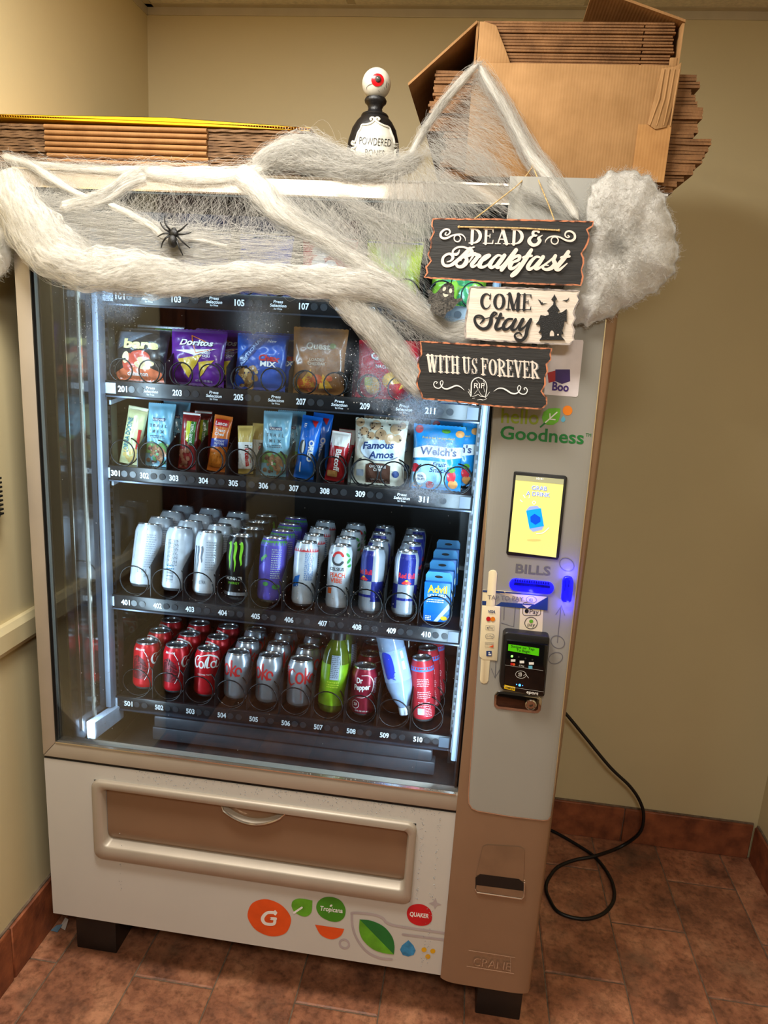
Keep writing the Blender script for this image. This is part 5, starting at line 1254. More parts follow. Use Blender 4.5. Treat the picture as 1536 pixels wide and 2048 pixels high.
# ------------------------------------------------------------------ cardboard on top of the machine
TOP = 1.8325
def card_mat(key, col, col2, flute=None):
    """brown board; with flute=True the cut edge shows its corrugation"""
    m = bpy.data.materials.new(key); m.use_nodes = True; nt = m.node_tree; N = nt.nodes; L = nt.links; b = N['Principled BSDF']
    b.inputs['Roughness'].default_value = .75; b.inputs['Specular IOR Level'].default_value = .2
    g = N.new('ShaderNodeNewGeometry')
    nz = N.new('ShaderNodeTexNoise'); nz.inputs['Scale'].default_value = 30; nz.inputs['Detail'].default_value = 6; L.new(g.outputs['Position'], nz.inputs['Vector'])
    r = N.new('ShaderNodeValToRGB'); L.new(nz.outputs['Fac'], r.inputs[0]); r.color_ramp.elements[0].position = .3; r.color_ramp.elements[1].position = .7
    r.color_ramp.elements[0].color = (*lin(col2), 1); r.color_ramp.elements[1].color = (*lin(col), 1)
    L.new(r.outputs[0], b.inputs['Base Color'])
    w = N.new('ShaderNodeTexWave'); w.wave_type = 'BANDS'; w.bands_direction = 'X'; w.inputs['Scale'].default_value = flute or 60; w.inputs['Distortion'].default_value = .6
    L.new(g.outputs['Position'], w.inputs['Vector'])
    bp = N.new('ShaderNodeBump'); bp.inputs['Strength'].default_value = .22 if flute else .12; bp.inputs['Distance'].default_value = .0015
    L.new(w.outputs['Color'], bp.inputs['Height']); L.new(bp.outputs[0], b.inputs['Normal'])
    return m
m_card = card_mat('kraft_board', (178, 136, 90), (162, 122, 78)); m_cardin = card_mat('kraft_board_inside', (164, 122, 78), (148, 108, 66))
m_edgeb = card_mat('corrugated_edge', (150, 108, 70), (112, 78, 50), 140); m_fold = card_mat('folded_kraft', (152, 110, 68), (134, 94, 56))
m_edged = card_mat('worn_corrugated_edge', (122, 92, 64), (82, 58, 38), 150)

# left pile: folded flats, each one its own piece
zf = TOP+.001; nF = 8; th = .0098
for i in range(nF):
    root = empty('flat_carton', (.27, .22, zf)); 
    names = ['lowest', 'second lowest', 'third lowest', 'fourth lowest', 'fourth highest', 'third highest', 'second highest', 'topmost']
    tag(root, 'folded brown carton flat, %s in the left pile' % names[i], 'cardboard', 'folded carton flats in the left pile')
    j = rnd.uniform(-.004, .004); sag = .0006*i
    # middle flap: rounded fold facing the room
    pts = []
    x0, x1 = .066+j*.4, .384+j*.4
    b = MB(); n = 6
    V = []
    for x in (x0, x1):
        for k in range(n+1):
            a = -PI/2+PI*k/n
            V.append((x, .020-.0046*math.cos(a)+j*.3, zf+th*.46+th*.44*math.sin(a)))
        V += [(x, .40, zf+th*.9), (x, .40, zf+th*.02)]
    q = n+3
    b.add(V, [(k, k+1, q+k+1, q+k) for k in range(q-1)] + [(q-1, 0, q, 2*q-1), tuple(range(q-1, -1, -1)), tuple(range(q, 2*q))])
    b.build('fold', m_fold, root, smooth=.9)
    for xa, xb in ((XL+.004, x0-.001), (x1+.001, .565+rnd.uniform(-.012, .012))):
        for s in range(2):
            e = MB(); zz = zf+th*.03+s*th*.47; m_ = 14; dy = rnd.uniform(-.002, .003)
            V = []
            for k in range(m_+1):
                x = xa+(xb-xa)*k/m_; wv = .0007*math.sin(k*1.9+i*3+s); V += [(x, .023+dy+.0006*math.sin(k*2.3+i), zz+wv), (x, .023+dy, zz+wv+th*.40), (x, .40, zz+wv+th*.40), (x, .40, zz+wv)]
            e.add(V, [(4*k+a, 4*k+4+a, 4*k+4+(a+1) % 4, 4*k+(a+1) % 4) for k in range(m_) for a in range(4)] + [(3, 2, 1, 0), tuple(4*m_+a for a in range(4))])
            e.build('board_layer', m_edged, root)
    zf += th
# crushed ends at the right of the left pile
for i in range(6):
    z = TOP+.002+i*.012
    tag(MB().slab([(.585, .05, z), (.632-.004*i, .07, z-.001), (.640-.004*i, .34, z-.001), (.585, .34, z)], (0, 0, .0095)).build('flat_carton', m_edged, bevel=.001, seg=1), 'short crushed carton flat, %s up at the right end of the left pile' % nth(i+1), 'cardboard', 'crushed carton ends')
# yellow fluted plastic sheet on the pile
ysh = empty('plastic_sheet', (.25, .22, zf+.004)); tag(ysh, 'yellow fluted plastic sheet lying on the left pile', 'sheet')
m_yplas = M('yellow_fluted_plastic', (226, 170, 8), .35, var=.08)
zl = lambda x: zf+.006+.010*(1-max(0, x)/.57)**2*0+.0035
MB().slab([(XL+.003, .03, zf+.012), (.30, .03, zf+.014), (.572, .03, zf+.003), (.572, .42, zf+.003), (.30, .42, zf+.012), (XL+.003, .42, zf+.012)][::-1], (0, 0, -.0007)).build('lower_skin', m_yplas, ysh)
MB().slab([(XL+.003, .029, zf+.0165), (.30, .029, zf+.0185), (.574, .029, zf+.0075), (.574, .42, zf+.0075), (.30, .42, zf+.0165), (XL+.003, .42, zf+.0165)][::-1], (0, 0, -.0007)).build('upper_skin', m_yplas, ysh)
w = MB()
for k in range(128):
    x = XL+.005+k*.0051
    if x > .57: break
    zb = zf+.012+(.002*(x+.077)/.377 if x < .30 else .002-.011*(x-.30)/.272)
    w.box(x, x+.0012, .0295, .42, zb, zb+.0042)
tag(w.build('flute_walls', M('yellow_flute_wall', (170, 118, 4), .5), ysh), kind='stuff')
for k in (0,):
    MB().box(XL+.01, .565, .035, .40, zf-.0005, zf+.0025).build('underside_board', m_fold, ysh)

# right: a pile of flats, and on it a carton lying open towards the room
wl = MB().slab([(.79, .066, TOP+.001), (1.222, .066, TOP+.001), (1.222, .50, TOP+.001), (.79, .50, TOP+.001)][::-1], (0, 0, .0035)).build('foam_board', M('white_foam_board', (206, 202, 200), .5, var=.03)); tag(wl, 'white board lying under the right pile of carton flats', 'board')
zc = TOP+.006; nP = 19; t_ = (2.028-zc)/nP
for k in range(nP):
    xr = [1.232, 1.236, 1.246, 1.258, 1.264, 1.270, 1.274, 1.278, 1.284, 1.254, 1.260, 1.256, 1.258, 1.262, 1.250, 1.246, 1.240, 1.248, 1.244][k]+rnd.uniform(-.003, .003)
    xl = (.812 if k < 9 else .786)+rnd.uniform(-.007, .007)
    o = empty('flat_carton', ((xl+xr)/2, .3, zc)); tag(o, 'brown carton flat in the right pile, %s from the bottom' % nth(k+1), 'cardboard', 'carton flats in the right pile')
    dy = rnd.uniform(-.004, .004)
    for s in range(2):
        z0 = zc+t_*(.02+.5*s); z1 = z0+t_*.44; e = MB(); m_ = 12; V = []
        for q in range(m_+1):
            x = xl+.002*s+(xr-xl-.003*s)*q/m_; wv = .0006*math.sin(q*1.7+k*2.1+s)
            V += [(x, .066+dy, z0+wv), (x, .066+dy, z1+wv), (x, .50, z1+wv), (x, .50, z0+wv)]
        e.add(V, [(4*q+a, 4*q+4+a, 4*q+4+(a+1) % 4, 4*q+(a+1) % 4) for q in range(m_) for a in range(4)] + [(3, 2, 1, 0), tuple(4*m_+a for a in range(4))])
        e.build('board_layer', m_edgeb, o)
    zc += t_
BX0, BX1, BY0, BY1 = .858, 1.207, .050, .330
BZ0, BZF, BZS = 1.852, 2.034, 2.102
bx = empty('open_carton', (1.03, .17, BZF)); tag(bx, 'open brown cardboard box with its front flap hanging down', 'box')
T_ = .004
MB().box(BX0, BX1, BY0, BY0+T_, BZ0, BZF+.003).build('front_flap', m_card, bx, bevel=.0012)
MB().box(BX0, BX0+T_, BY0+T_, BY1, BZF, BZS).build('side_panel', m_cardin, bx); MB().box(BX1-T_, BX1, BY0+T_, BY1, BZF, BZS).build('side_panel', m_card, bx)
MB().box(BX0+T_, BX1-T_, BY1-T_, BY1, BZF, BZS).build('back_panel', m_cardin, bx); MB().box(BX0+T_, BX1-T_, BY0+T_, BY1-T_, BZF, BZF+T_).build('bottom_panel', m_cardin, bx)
MB().prism([(BX0+.005, BZF+.004), (BX0+.064, BZF+.004), (BX0+.052, BZF+.028), (BX0+.034, BZS-.006), (BX0+.014, BZS), (BX0+.005, BZS)], BY0+T_, BY0+T_*2).build('inner_tab', m_card, bx, bevel=.0008)
MB().box(BX1-.016, BX1-.004, BY0+.003, BY0+T_*2.2, BZF-.004, BZF+.016).build('corner_tab', m_card, bx, bevel=.001)
tl = P(816, 166, BY0); tb = np.array([tl[0]+.004, BY1, tl[2]-.0])
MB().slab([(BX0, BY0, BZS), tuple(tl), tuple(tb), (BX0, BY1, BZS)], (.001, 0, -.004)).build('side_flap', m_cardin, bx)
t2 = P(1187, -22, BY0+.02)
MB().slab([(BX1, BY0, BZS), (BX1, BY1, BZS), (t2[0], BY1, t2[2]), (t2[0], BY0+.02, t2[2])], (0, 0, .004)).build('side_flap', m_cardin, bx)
m_tape = card_mat('tan_paper_tape', (188, 140, 86), (170, 122, 72))
MB().box(BX1-.055, BX1+.001, BY0-.0008, BY0, BZ0, BZF-.09).build('paper_tape', m_tape, bx)
for k in range(4):
    x = BX1-.030+.0085*k
    MB().tube([(x+.006, BY0-.001, BZF-.004), (x+.004, BY0-.002, BZF-.05), (x-.006+.003*k, BY0-.003, BZF-.092)], [.0016, .0022, .0012], 6).build('crease', m_card, bx, smooth=True)
MB().slab([(BX1-.040, BY0-.0028, BZF-.090), (BX1-.026, BY0-.0035, BZF-.098), (BX1-.008, BY0-.003, BZF-.094), (BX1+.001, BY0-.002, BZF-.04), (BX1+.003, BY0-.001, BZF+.008), (BX1-.006, BY0-.001, BZF+.001), (BX1-.028, BY0-.001, BZF-.002)], (0, .0026, 0)).build('torn_fold', m_card, bx, bevel=.001)
zc = BZF+T_+.0008; nI = 7; t_ = (BZS+.006-zc)/nI
for k in range(nI):
    a = BX0+.010+rnd.uniform(0, .004); bq = BX1-.008-rnd.uniform(0, .004); yy = BY0+.012+rnd.uniform(-.001, .002)
    o = empty('flat_carton', ((a+bq)/2, .17, zc)); tag(o, 'brown carton flat lying inside the open box, %s from the bottom' % nth(k+1), 'cardboard', 'carton flats in the open box')
    MB().box(a, BX1-.064, yy, BY1-.012, zc, zc+t_*.40).build('board_layer', m_edgeb, o, bevel=.0008, seg=1)
    MB().box(BX1-.062, bq, yy+.001, BY1-.012, zc+.0008, zc+t_*.42).build('board_layer', m_edgeb, o, bevel=.0008, seg=1)
    MB().box(a+.002, bq-.002, yy+.0015, BY1-.012, zc+t_*.50, zc+t_*.92).build('board_layer', m_edgeb, o, bevel=.0008, seg=1)
    zc += t_

# ------------------------------------------------------------------ eyeball bottle
bo = P(753, 168, .075); BXc, BYc, EZ = bo[0], .075, bo[2]
eb = empty('eyeball_bottle', (BXc, BYc, TOP)); tag(eb, 'black potion bottle with a bloodshot eyeball stopper and white label', 'ornament')
m_glit = M('glittery_black', (24, 24, 27), .35, var=.9, vs=900, bump=.4, bs=700, col2=(8, 8, 9), sharp=(.3, .75))
prof = [(.044, TOP), (.049, TOP+.004), (.050, TOP+.03), (.0495, TOP+.055), (.047, TOP+.078), (.041, TOP+.098), (.033, TOP+.111), (.026, TOP+.118), (.0245, TOP+.119), (.0255, TOP+.121), (.0235, TOP+.124), (.0215, TOP+.125), (.0140, TOP+.128), (.0128, TOP+.134), (.0150, TOP+.139), (.0195, TOP+.143), (.0205, TOP+.147), (.0185, TOP+.151), (.001, TOP+.151)]
sh = EZ-.024-(TOP+.151)
prof = [(r, TOP+(z-TOP)*(.151+sh)/.151) for r, z in prof]
MB().lathe(prof, 36, (BXc, BYc, 0)).build('bottle', m_glit, eb, smooth=1.0)
def bprof(z):
    for (r0, z0), (r1, z1) in zip(prof, prof[1:]):
        if z0 <= z <= z1 and z1 > z0: return r0+(r1-r0)*(z-z0)/(z1-z0)
    return .045
def botY(x, z): return BYc - math.sqrt(max(1e-8, bprof(z)**2-(x-BXc)**2))
BMp = pxmap(lambda x, z: botY(x, z) if abs(x-BXc) < .049 else BYc)
bc = lambda pts: crop(690, 120, 9.75, pts)
m_bone = M('aged_bone_paint', (204, 200, 186), .5, var=.06, vs=60)
lab = bc([(300, 1300), (410, 1275), (520, 1230), (585, 1200), (660, 1240), (760, 1290), (845, 1330), (900, 1420), (945, 1540), (965, 1660), (975, 1960), (200, 1960), (215, 1600), (235, 1460)])
lb = decal('label', m_bone, poly(lab), BMp, eb, sub=2.5, d=.0015)
for side in (bc([(205, 1950), (215, 1850), (170, 1780), (130, 1760), (140, 1720), (190, 1710), (215, 1660), (160, 1650), (130, 1625), (150, 1590), (190, 1600), (225, 1520), (255, 1420), (310, 1330), (330, 1270), (420, 1260), (510, 1230), (560, 1190), (570, 1140), (525, 1125), (495, 1150), (520, 1180)]),
             bc([(985, 1950), (975, 1850), (985, 1760), (1030, 1740), (1010, 1700), (960, 1690), (1010, 1690), (1035, 1660), (1010, 1640), (965, 1630), (950, 1540), (900, 1420), (860, 1320), (760, 1280), (670, 1235), (610, 1195), (595, 1145), (640, 1125), (672, 1155), (640, 1180)])):
    MB().tube([tuple(BMp(a, b_, .002)) for a, b_ in catmull(side, 3)], .0021, 6).build('scroll_border', m_bone, eb, smooth=True)
decal('lettering', m_blk, shapes(ptext('POWDERED', bc([(275, 1640)])[0], bc([(895, 1690)])[0], 15, -.008), ptext('BONES', bc([(385, 1860)])[0], bc([(760, 1890)])[0], 13, -.008)), BMp, lb, sub=2.5, d=.0022)
MB().ball((BXc, BYc, EZ), .0262, 32, 20).build('eyeball', m_bone, eb, smooth=True)
def eyeY(x, z): return BYc-math.sqrt(max(1e-8, .0262**2-(x-BXc)**2-(z-EZ)**2))
EMp = pxmap(lambda x, z: eyeY(x, z))
ec_ = bc([(635, 388)])[0]
decal('iris', M('blood_red_paint', (206, 18, 28), .25), ell(*ec_, 12.8, 13.2), EMp, eb, sub=3, d=.0009)
pc = EMp(*bc([(645, 372)])[0], .0005)
MB().ball(tuple(pc), .0055, 16, 10, (1, .7, 1)).build('pupil', M('pupil_gloss', (70, 68, 64), .08), eb, smooth=True)
decal('veins', M('vein_grey', (60, 54, 54), .6), shapes(stroke(bc([(535, 460), (460, 490), (420, 530), (425, 585)]), [.9, .9, .7, .3]), stroke(bc([(820, 420), (800, 500), (815, 580), (790, 650)]), [.5, .9, 1.0, .6]), stroke(bc([(760, 530), (770, 580), (755, 620)]), .5), stroke(bc([(650, 590), (690, 640)]), .5), stroke(bc([(840, 450), (850, 520)]), .6)), EMp, eb, sub=3, d=.0006)

# ------------------------------------------------------------------ hanging sign
SY = -.058
sg = empty('hanging_sign', tuple(P(1000, 560, SY))); tag(sg, 'three-board wooden Halloween sign hanging from twine on the machine', 'sign')
m_bdark = M('charcoal_board', (38, 36, 34), .6, var=.22, vs=12, stretch=(1, 1, 9), bump=.25, bs=40)
m_blight = M('whitewashed_board', (222, 208, 192), .6, var=.06, vs=14, stretch=(1, 1, 8), bump=.25, bs=50)
m_raw = M('raw_wood_edge', (196, 122, 84), .7, var=.5, vs=90, col2=(70, 42, 30), sharp=(.36, .52))
m_rawl = M('worn_grey_edge', (176, 164, 156), .7, var=.4, vs=90, col2=(96, 90, 90), sharp=(.36, .55))
m_let = M('cream_letter_paint', (234, 216, 202), .5, var=.02); m_wht = M('white_outline_paint', (240, 238, 234), .5)
SM = flat(SY)
def board(out, face, edge):
    b = MB().slab([tuple(P(a, c, SY)) for a, c in out][::-1], (0, .010, 0)).build('board', face, sg)
    n = len(out)
    decal('worn_edge', edge, stroke([((a-1000)*.994+1000-(-.0), (c-0)) if False else (a, c) for a, c in out], [2.0+1.8*abs(math.sin(i*2.3+.7)) for i in range(n)], 0, True), lambda u, v, d=0: P(u, v, SY-.0006-d), b)
    return b
def dense(pts, amp=.8, step=7, seed=1):
    g = random.Random(seed); out = []; n = len(pts)
    for i in range(n):
        a, b_ = pts[i], pts[(i+1) % n]; k = max(1, int(math.dist(a, b_)/step))
        for j in range(k):
            t = j/k; out.append((a[0]+(b_[0]-a[0])*t+g.uniform(-amp, amp), a[1]+(b_[1]-a[1])*t+g.uniform(-amp, amp)*.6))
    return out
cB = lambda pts: crop(820, 420, 3.84, pts)
o1 = cB([(180, 68), (700, 72), (1405, 90), (1400, 120), (1355, 150), (1380, 200), (1365, 250), (1345, 290), (1315, 335), (1330, 370), (1335, 410), (1318, 460), (1325, 510), (1312, 578), (1100, 572), (700, 556), (300, 528), (112, 518), (130, 480), (125, 440), (160, 390), (140, 340), (165, 280), (155, 225), (185, 170), (165, 120)])
o2 = cB([(460, 590), (900, 602), (1303, 622), (1285, 655), (1300, 690), (1270, 740), (1255, 790), (1270, 830), (1245, 880), (1262, 930), (1248, 970), (1258, 1000), (1225, 1032), (900, 1018), (600, 1000), (422, 985), (428, 860), (445, 700)])
o3 = cB([(82, 1010), (500, 1035), (1088, 1065), (1075, 1110), (1080, 1150), (1045, 1185), (1055, 1240), (1035, 1290), (1040, 1340), (1010, 1390), (1045, 1440), (1050, 1490), (1010, 1528), (700, 1510), (350, 1470), (100, 1448), (75, 1390), (50, 1330), (75, 1240), (60, 1170), (85, 1110)])
b1 = board(dense(o1, .9, 7, 1), m_bdark, m_raw); b2 = board(dense(o2, .8, 7, 2), m_blight, m_rawl); b3 = board(dense(o3, .9, 7, 3), m_bdark, m_raw)
def sd(b, mat, *sh, d=.0012, nm='lettering'): return decal(nm, mat, shapes(*sh), lambda u, v, dd=0: P(u, v, SY-dd), b, d=d)
cA = lambda pts: crop(860, 440, 9.6, pts); cR = lambda pts: crop(1010, 440, 8.533, pts); cC = lambda pts: crop(925, 570, 6.4, pts); cD = lambda pts: crop(830, 680, 10.97, pts); cE = lambda pts: crop(960, 690, 10.24, pts)
# serif capitals from thick and thin strokes in a unit box (x 0..1, y 0 bottom..1 top)
def arc(cx, cy, rx, ry, a0, a1, n=12): return [(cx+rx*math.cos(math.radians(a0+(a1-a0)*i/n)), cy+ry*math.sin(math.radians(a0+(a1-a0)*i/n))) for i in range(n+1)]
TK, TN, SF = .24, .09, .07
GL = {'D': [([(.24, 0), (.24, 1)], TK), (arc(.30, .5, .58, .46, 90, -90), [TN, .12, .17, .22, .25, .26, .27, .26, .25, .22, .17, .12, TN]), ([(.02, .035), (.45, .035)], SF), ([(.02, .965), (.45, .965)], SF)],
      'E': [([(.24, 0), (.24, 1)], TK), ([(.02, .035), (.9, .035)], SF), ([(.02, .965), (.88, .965)], SF), ([(.24, .52), (.62, .52)], SF), ([(.88, .04), (.93, .26)], [.14, .05]), ([(.86, .96), (.90, .74)], [.14, .05]), ([(.62, .40), (.62, .64)], .08)],
      'A': [([(.5, 1), (.18, .03)], TN), ([(.47, 1), (.82, .03)], TK), ([(.26, .32), (.70, .32)], SF), ([(.0, .035), (.36, .035)], SF), ([(.60, .035), (1.02, .035)], SF)],
      'C': [(arc(.52, .5, .40, .46, 50, 310, 18), [TN, TN, .1, .13, .17, .21, .24, .25, .26, .26, .26, .25, .24, .21, .17, .13, .1, TN, TN]), ([(.80, .66), (.86, .98)], [.14, .06]), ([(.79, .16), (.86, .28)], [.06, .08])],
      'O': [(arc(.5, .5, .38, .46, 90, 450, 24)[:-1], [TN+.18*abs(math.sin(math.radians(15*i))) for i in range(24)], True)],
      'M': [([(.14, 0), (.18, 1)], TN), ([(.20, 1), (.50, .06)], TK), ([(.50, .06), (.80, 1)], TN), ([(.82, 0), (.82, 1)], TK), ([(.0, .035), (.30, .035)], SF), ([(.62, .035), (1.02, .035)], SF), ([(.02, .965), (.26, .965)], SF), ([(.76, .965), (1.0, .965)], SF)],
      'W': [([(.12, 1), (.30, .02)], TK*.9), ([(.30, .02), (.50, .95)], TN), ([(.48, 1), (.68, .02)], TK*.9), ([(.68, .02), (.90, .98)], TN), ([(-.02, .965), (.30, .965)], SF), ([(.36, .965), (.62, .965)], SF), ([(.78, .965), (1.02, .965)], SF)],
      'I': [([(.5, 0), (.5, 1)], .5), ([(.06, .035), (.94, .035)], SF), ([(.06, .965), (.94, .965)], SF)],
      'T': [([(.5, 0), (.5, 1)], .28), ([(.02, .955), (.98, .955)], SF+.02), ([(.22, .035), (.78, .035)], SF), ([(.05, .95), (.03, .74)], [.14, .05]), ([(.95, .95), (.97, .74)], [.14, .05])],
      'H': [([(.22, 0), (.22, 1)], TK), ([(.78, 0), (.78, 1)], TK), ([(.22, .5), (.78, .5)], SF)] + [([(a, y), (a+.40, y)], SF) for a in (.02, .58) for y in (.035, .965)],
      'U': [([(.22, 1), (.22, .28), (.32, .08), (.50, .04), (.68, .08), (.78, .28), (.78, 1)], [TK, TK, TK*.8, .12, .12, .14, .16]), ([(.02, .965), (.42, .965)], SF), ([(.60, .965), (.98, .965)], SF)],
      'S': [([(.82, .80), (.66, .95), (.42, .95), (.22, .80), (.28, .62), (.60, .44), (.80, .26), (.66, .07), (.38, .05), (.16, .20)], [TN, .1, .1, .16, .22, .26, .22, .12, .1, TN]), ([(.82, .70), (.86, .98)], [.12, .06]), ([(.12, .02), (.16, .32)], [.06, .12])],
      'F': [([(.26, 0), (.26, 1)], TK), ([(.02, .965), (.92, .965)], SF), ([(.04, .035), (.50, .035)], SF), ([(.26, .52), (.66, .52)], SF), ([(.90, .96), (.94, .70)], [.14, .05]), ([(.66, .38), (.66, .66)], .09)],
      'R': [([(.24, 0), (.24, 1)], TK), (arc(.30, .73, .50, .23, 90, -90), [TN, .12, .16, .2, .22, .23, .24, .23, .22, .2, .16, .12, TN]), ([(.42, .50), (.88, .03)], TK*.9), ([(.02, .035), (.46, .035)], SF), ([(.02, .965), (.40, .965)], SF), ([(.70, .035), (1.02, .035)], SF)],
      'V': [([(.16, 1), (.50, .02)], TK), ([(.50, .02), (.84, .98)], TN+.02), ([(-.02, .965), (.38, .965)], SF), ([(.66, .965), (1.02, .965)], SF)]}
def serif(word, p0, p1, up, sp=.16, wd=None, k=1.0):
    """word from baseline p0 to p1 (px), up = vector of the cap height"""
    ws = [(wd or {}).get(c, 1.0) for c in word]; tot = sum(ws)+sp*(len(word)-1); out = []; x = 0
    ex = ((p1[0]-p0[0])/tot, (p1[1]-p0[1])/tot); lu = math.hypot(*up); lx = math.hypot(*ex)
    for c, w_ in zip(word, ws):
        if c != ' ':
            for g in GL[c]:
                pts, wv = g[0], g[1]
                q = [(p0[0]+ex[0]*(x+a*w_)+up[0]*b_, p0[1]+ex[1]*(x+a*w_)+up[1]*b_) for a, b_ in pts]
                sc_ = lx*w_*k
                hor = len(pts) == 2 and abs(pts[0][1]-pts[1][1]) < .01
                f = lu if hor else sc_
                out.append(stroke(q, [v*f for v in wv] if hasattr(wv, '__len__') else wv*f, 0, len(g) > 2))
        x += w_+sp
    return shapes(*out)
dead = serif('DEAD', cA([(745, 452)])[0], cR([(312, 418)])[0], (1.5, -30.5), .12, {'A': 1.1, 'E': .85})
amp = stroke(cR([(575, 205), (540, 185), (490, 195), (478, 240), (515, 270), (545, 260), (500, 262), (430, 310), (415, 370), (470, 425), (545, 415), (595, 350), (570, 310), (640, 258)]), [5, 4, 5, 6, 4, 2, 3, 6, 8, 7, 6, 7, 5, 1], 6)
cur1 = stroke(cA([(310, 240), (290, 275), (330, 290), (385, 240), (360, 185), (290, 180), (215, 240), (205, 310), (250, 350), (330, 345), (420, 300), (520, 275), (610, 280), (670, 340), (682, 405)]), [2.4, 2.4, 2.4, 3, 3.4, 3.8, 4.4, 4.6, 4.4, 4, 3.4, 3, 2.8, 2, .4], 5)
cur1b = stroke(cA(oval(525, 352, 62, 65, 0)), 2.4, 0, True)
cur2 = stroke(cR([(1075, 265), (1100, 285), (1060, 300), (1025, 260), (1045, 205), (1110, 190), (1180, 235), (1190, 310), (1130, 355), (1040, 345), (940, 295), (850, 275), (760, 290), (700, 340), (685, 390)]), [2.4, 2.4, 2.4, 3, 3.4, 3.8, 4.4, 4.8, 4.6, 4, 3.2, 3, 2.8, 2, .4], 5)
cur2b = stroke(cR(oval(848, 350, 60, 62, 0)), 2.4, 0, True)
sd(b1, m_let, dead, amp, cur1, cur1b, cur2, cur2b)
def scr_(c, pts, ws): return stroke(c(pts), ws, 6)
bk = [scr_(cA, [(565, 575), (545, 630), (500, 660), (440, 640), (450, 580), (530, 525), (640, 520), (740, 545), (845, 520)], [2, 4, 6, 4, 4, 4, 4, 4, 3]),
      scr_(cA, [(770, 545), (690, 630), (600, 720), (490, 810), (380, 875), (280, 870), (240, 800), (260, 710), (340, 655), (410, 660), (440, 720), (400, 780), (325, 805)], [7, 8, 8, 8, 6, 6, 6, 5, 5, 6, 6, 4, 1.5]),
      scr_(cA, [(740, 545), (800, 590), (790, 640), (720, 690), (620, 700)], [5, 7, 8, 6, 2]), scr_(cA, [(640, 705), (700, 740), (690, 820), (620, 890), (540, 895), (505, 840), (550, 780), (600, 780)], [5, 7, 9, 7, 6, 5, 3, 1.5]),
      scr_(cA, [(750, 810), (800, 730), (850, 650), (880, 660), (950, 690)], [2, 4, 6, 7, 8]), scr_(cA, [(930, 690), (860, 780), (805, 850), (815, 895), (870, 880), (960, 810)], [8, 8, 8, 6, 4, 3]),
      scr_(cA, [(950, 820), (1060, 760), (1150, 690), (1130, 670), (1050, 710), (970, 810), (950, 880), (1010, 905), (1090, 870), (1160, 810)], [3, 4, 4, 5, 7, 9, 9, 6, 4, 3]),
      scr_(cA, [(1370, 690), (1300, 680), (1210, 760), (1150, 860), (1180, 910), (1250, 880), (1330, 790), (1430, 680)], [4, 5, 7, 9, 7, 5, 4, 6]), scr_(cA, [(1430, 680), (1350, 790), (1285, 880), (1300, 915), (1370, 890), (1450, 800)], [8, 9, 8, 6, 4, 3]),
      scr_(cR, [(190, 510), (110, 620), (20, 740), (-60, 850)], [8, 9, 9, 8]), scr_(cR, [(0, 745), (90, 690), (190, 620), (250, 620), (230, 680), (150, 715), (110, 745)], [3, 5, 6, 7, 6, 5, 4]), scr_(cR, [(110, 730), (80, 800), (110, 830), (180, 800), (250, 730)], [9, 8, 7, 5, 3]),
      scr_(cR, [(450, 510), (380, 620), (290, 760), (190, 900), (115, 955), (120, 920), (220, 820), (330, 700)], [7, 9, 9, 8, 6, 4, 3, 2]), scr_(cR, [(310, 640), (380, 620), (455, 610)], [5, 6, 5]),
      scr_(cR, [(590, 635), (530, 630), (450, 700), (390, 800), (420, 840), (490, 800), (560, 720), (650, 630)], [4, 5, 7, 8, 7, 5, 4, 6]), scr_(cR, [(650, 630), (580, 740), (520, 810), (550, 835), (630, 790), (760, 700), (860, 610)], [8, 8, 8, 6, 4, 4, 4]),
      scr_(cR, [(860, 610), (830, 680), (850, 750), (790, 820), (700, 845), (640, 810), (680, 770), (740, 775)], [7, 8, 9, 8, 6, 5, 3, 2]), scr_(cR, [(800, 810), (900, 740)], [3, 3]),
      scr_(cR, [(1080, 545), (1010, 650), (920, 760), (870, 830), (920, 850), (990, 800), (1060, 740)], [8, 9, 9, 8, 6, 4, 2]), scr_(cR, [(960, 640), (1030, 625), (1100, 620)], [5, 6, 5])]
sd(b1, m_let, *bk, d=.0013)
sd(b2, m_blk, serif('COME', cC([(222, 308)])[0], cC([(884, 325)])[0], (1.5, -32), .10, {'M': 1.2, 'E': .85}))
sy = [scr_(cC, [(440, 360), (405, 350), (370, 400), (360, 480), (320, 545), (250, 560), (180, 510), (155, 440), (180, 395), (240, 395), (270, 440), (225, 495)], [2, 4, 6, 8, 7, 6, 6, 5, 4, 4, 5, 2]), scr_(cC, [(440, 360), (400, 395), (290, 430), (160, 410)], [3, 3, 2, 2]),
      scr_(cC, [(490, 370), (460, 450), (425, 535), (450, 565), (510, 540), (560, 480)], [6, 7, 7, 6, 4, 3]), scr_(cC, [(430, 425), (525, 420)], [4, 4]),
      scr_(cC, [(640, 435), (580, 440), (530, 500), (530, 560), (580, 560), (640, 500), (680, 440)], [4, 5, 6, 7, 5, 4, 6]), scr_(cC, [(680, 440), (640, 520), (635, 570), (690, 560), (760, 440)], [6, 7, 6, 4, 4]),
      scr_(cC, [(775, 440), (730, 530), (740, 570), (800, 530), (870, 440)], [7, 7, 6, 4, 5]), scr_(cC, [(875, 440), (830, 560), (810, 650), (760, 705), (690, 690), (670, 640), (720, 610), (760, 640)], [6, 7, 7, 6, 5, 4, 4, 2])]
sd(b2, m_blk, *sy, d=.0013)
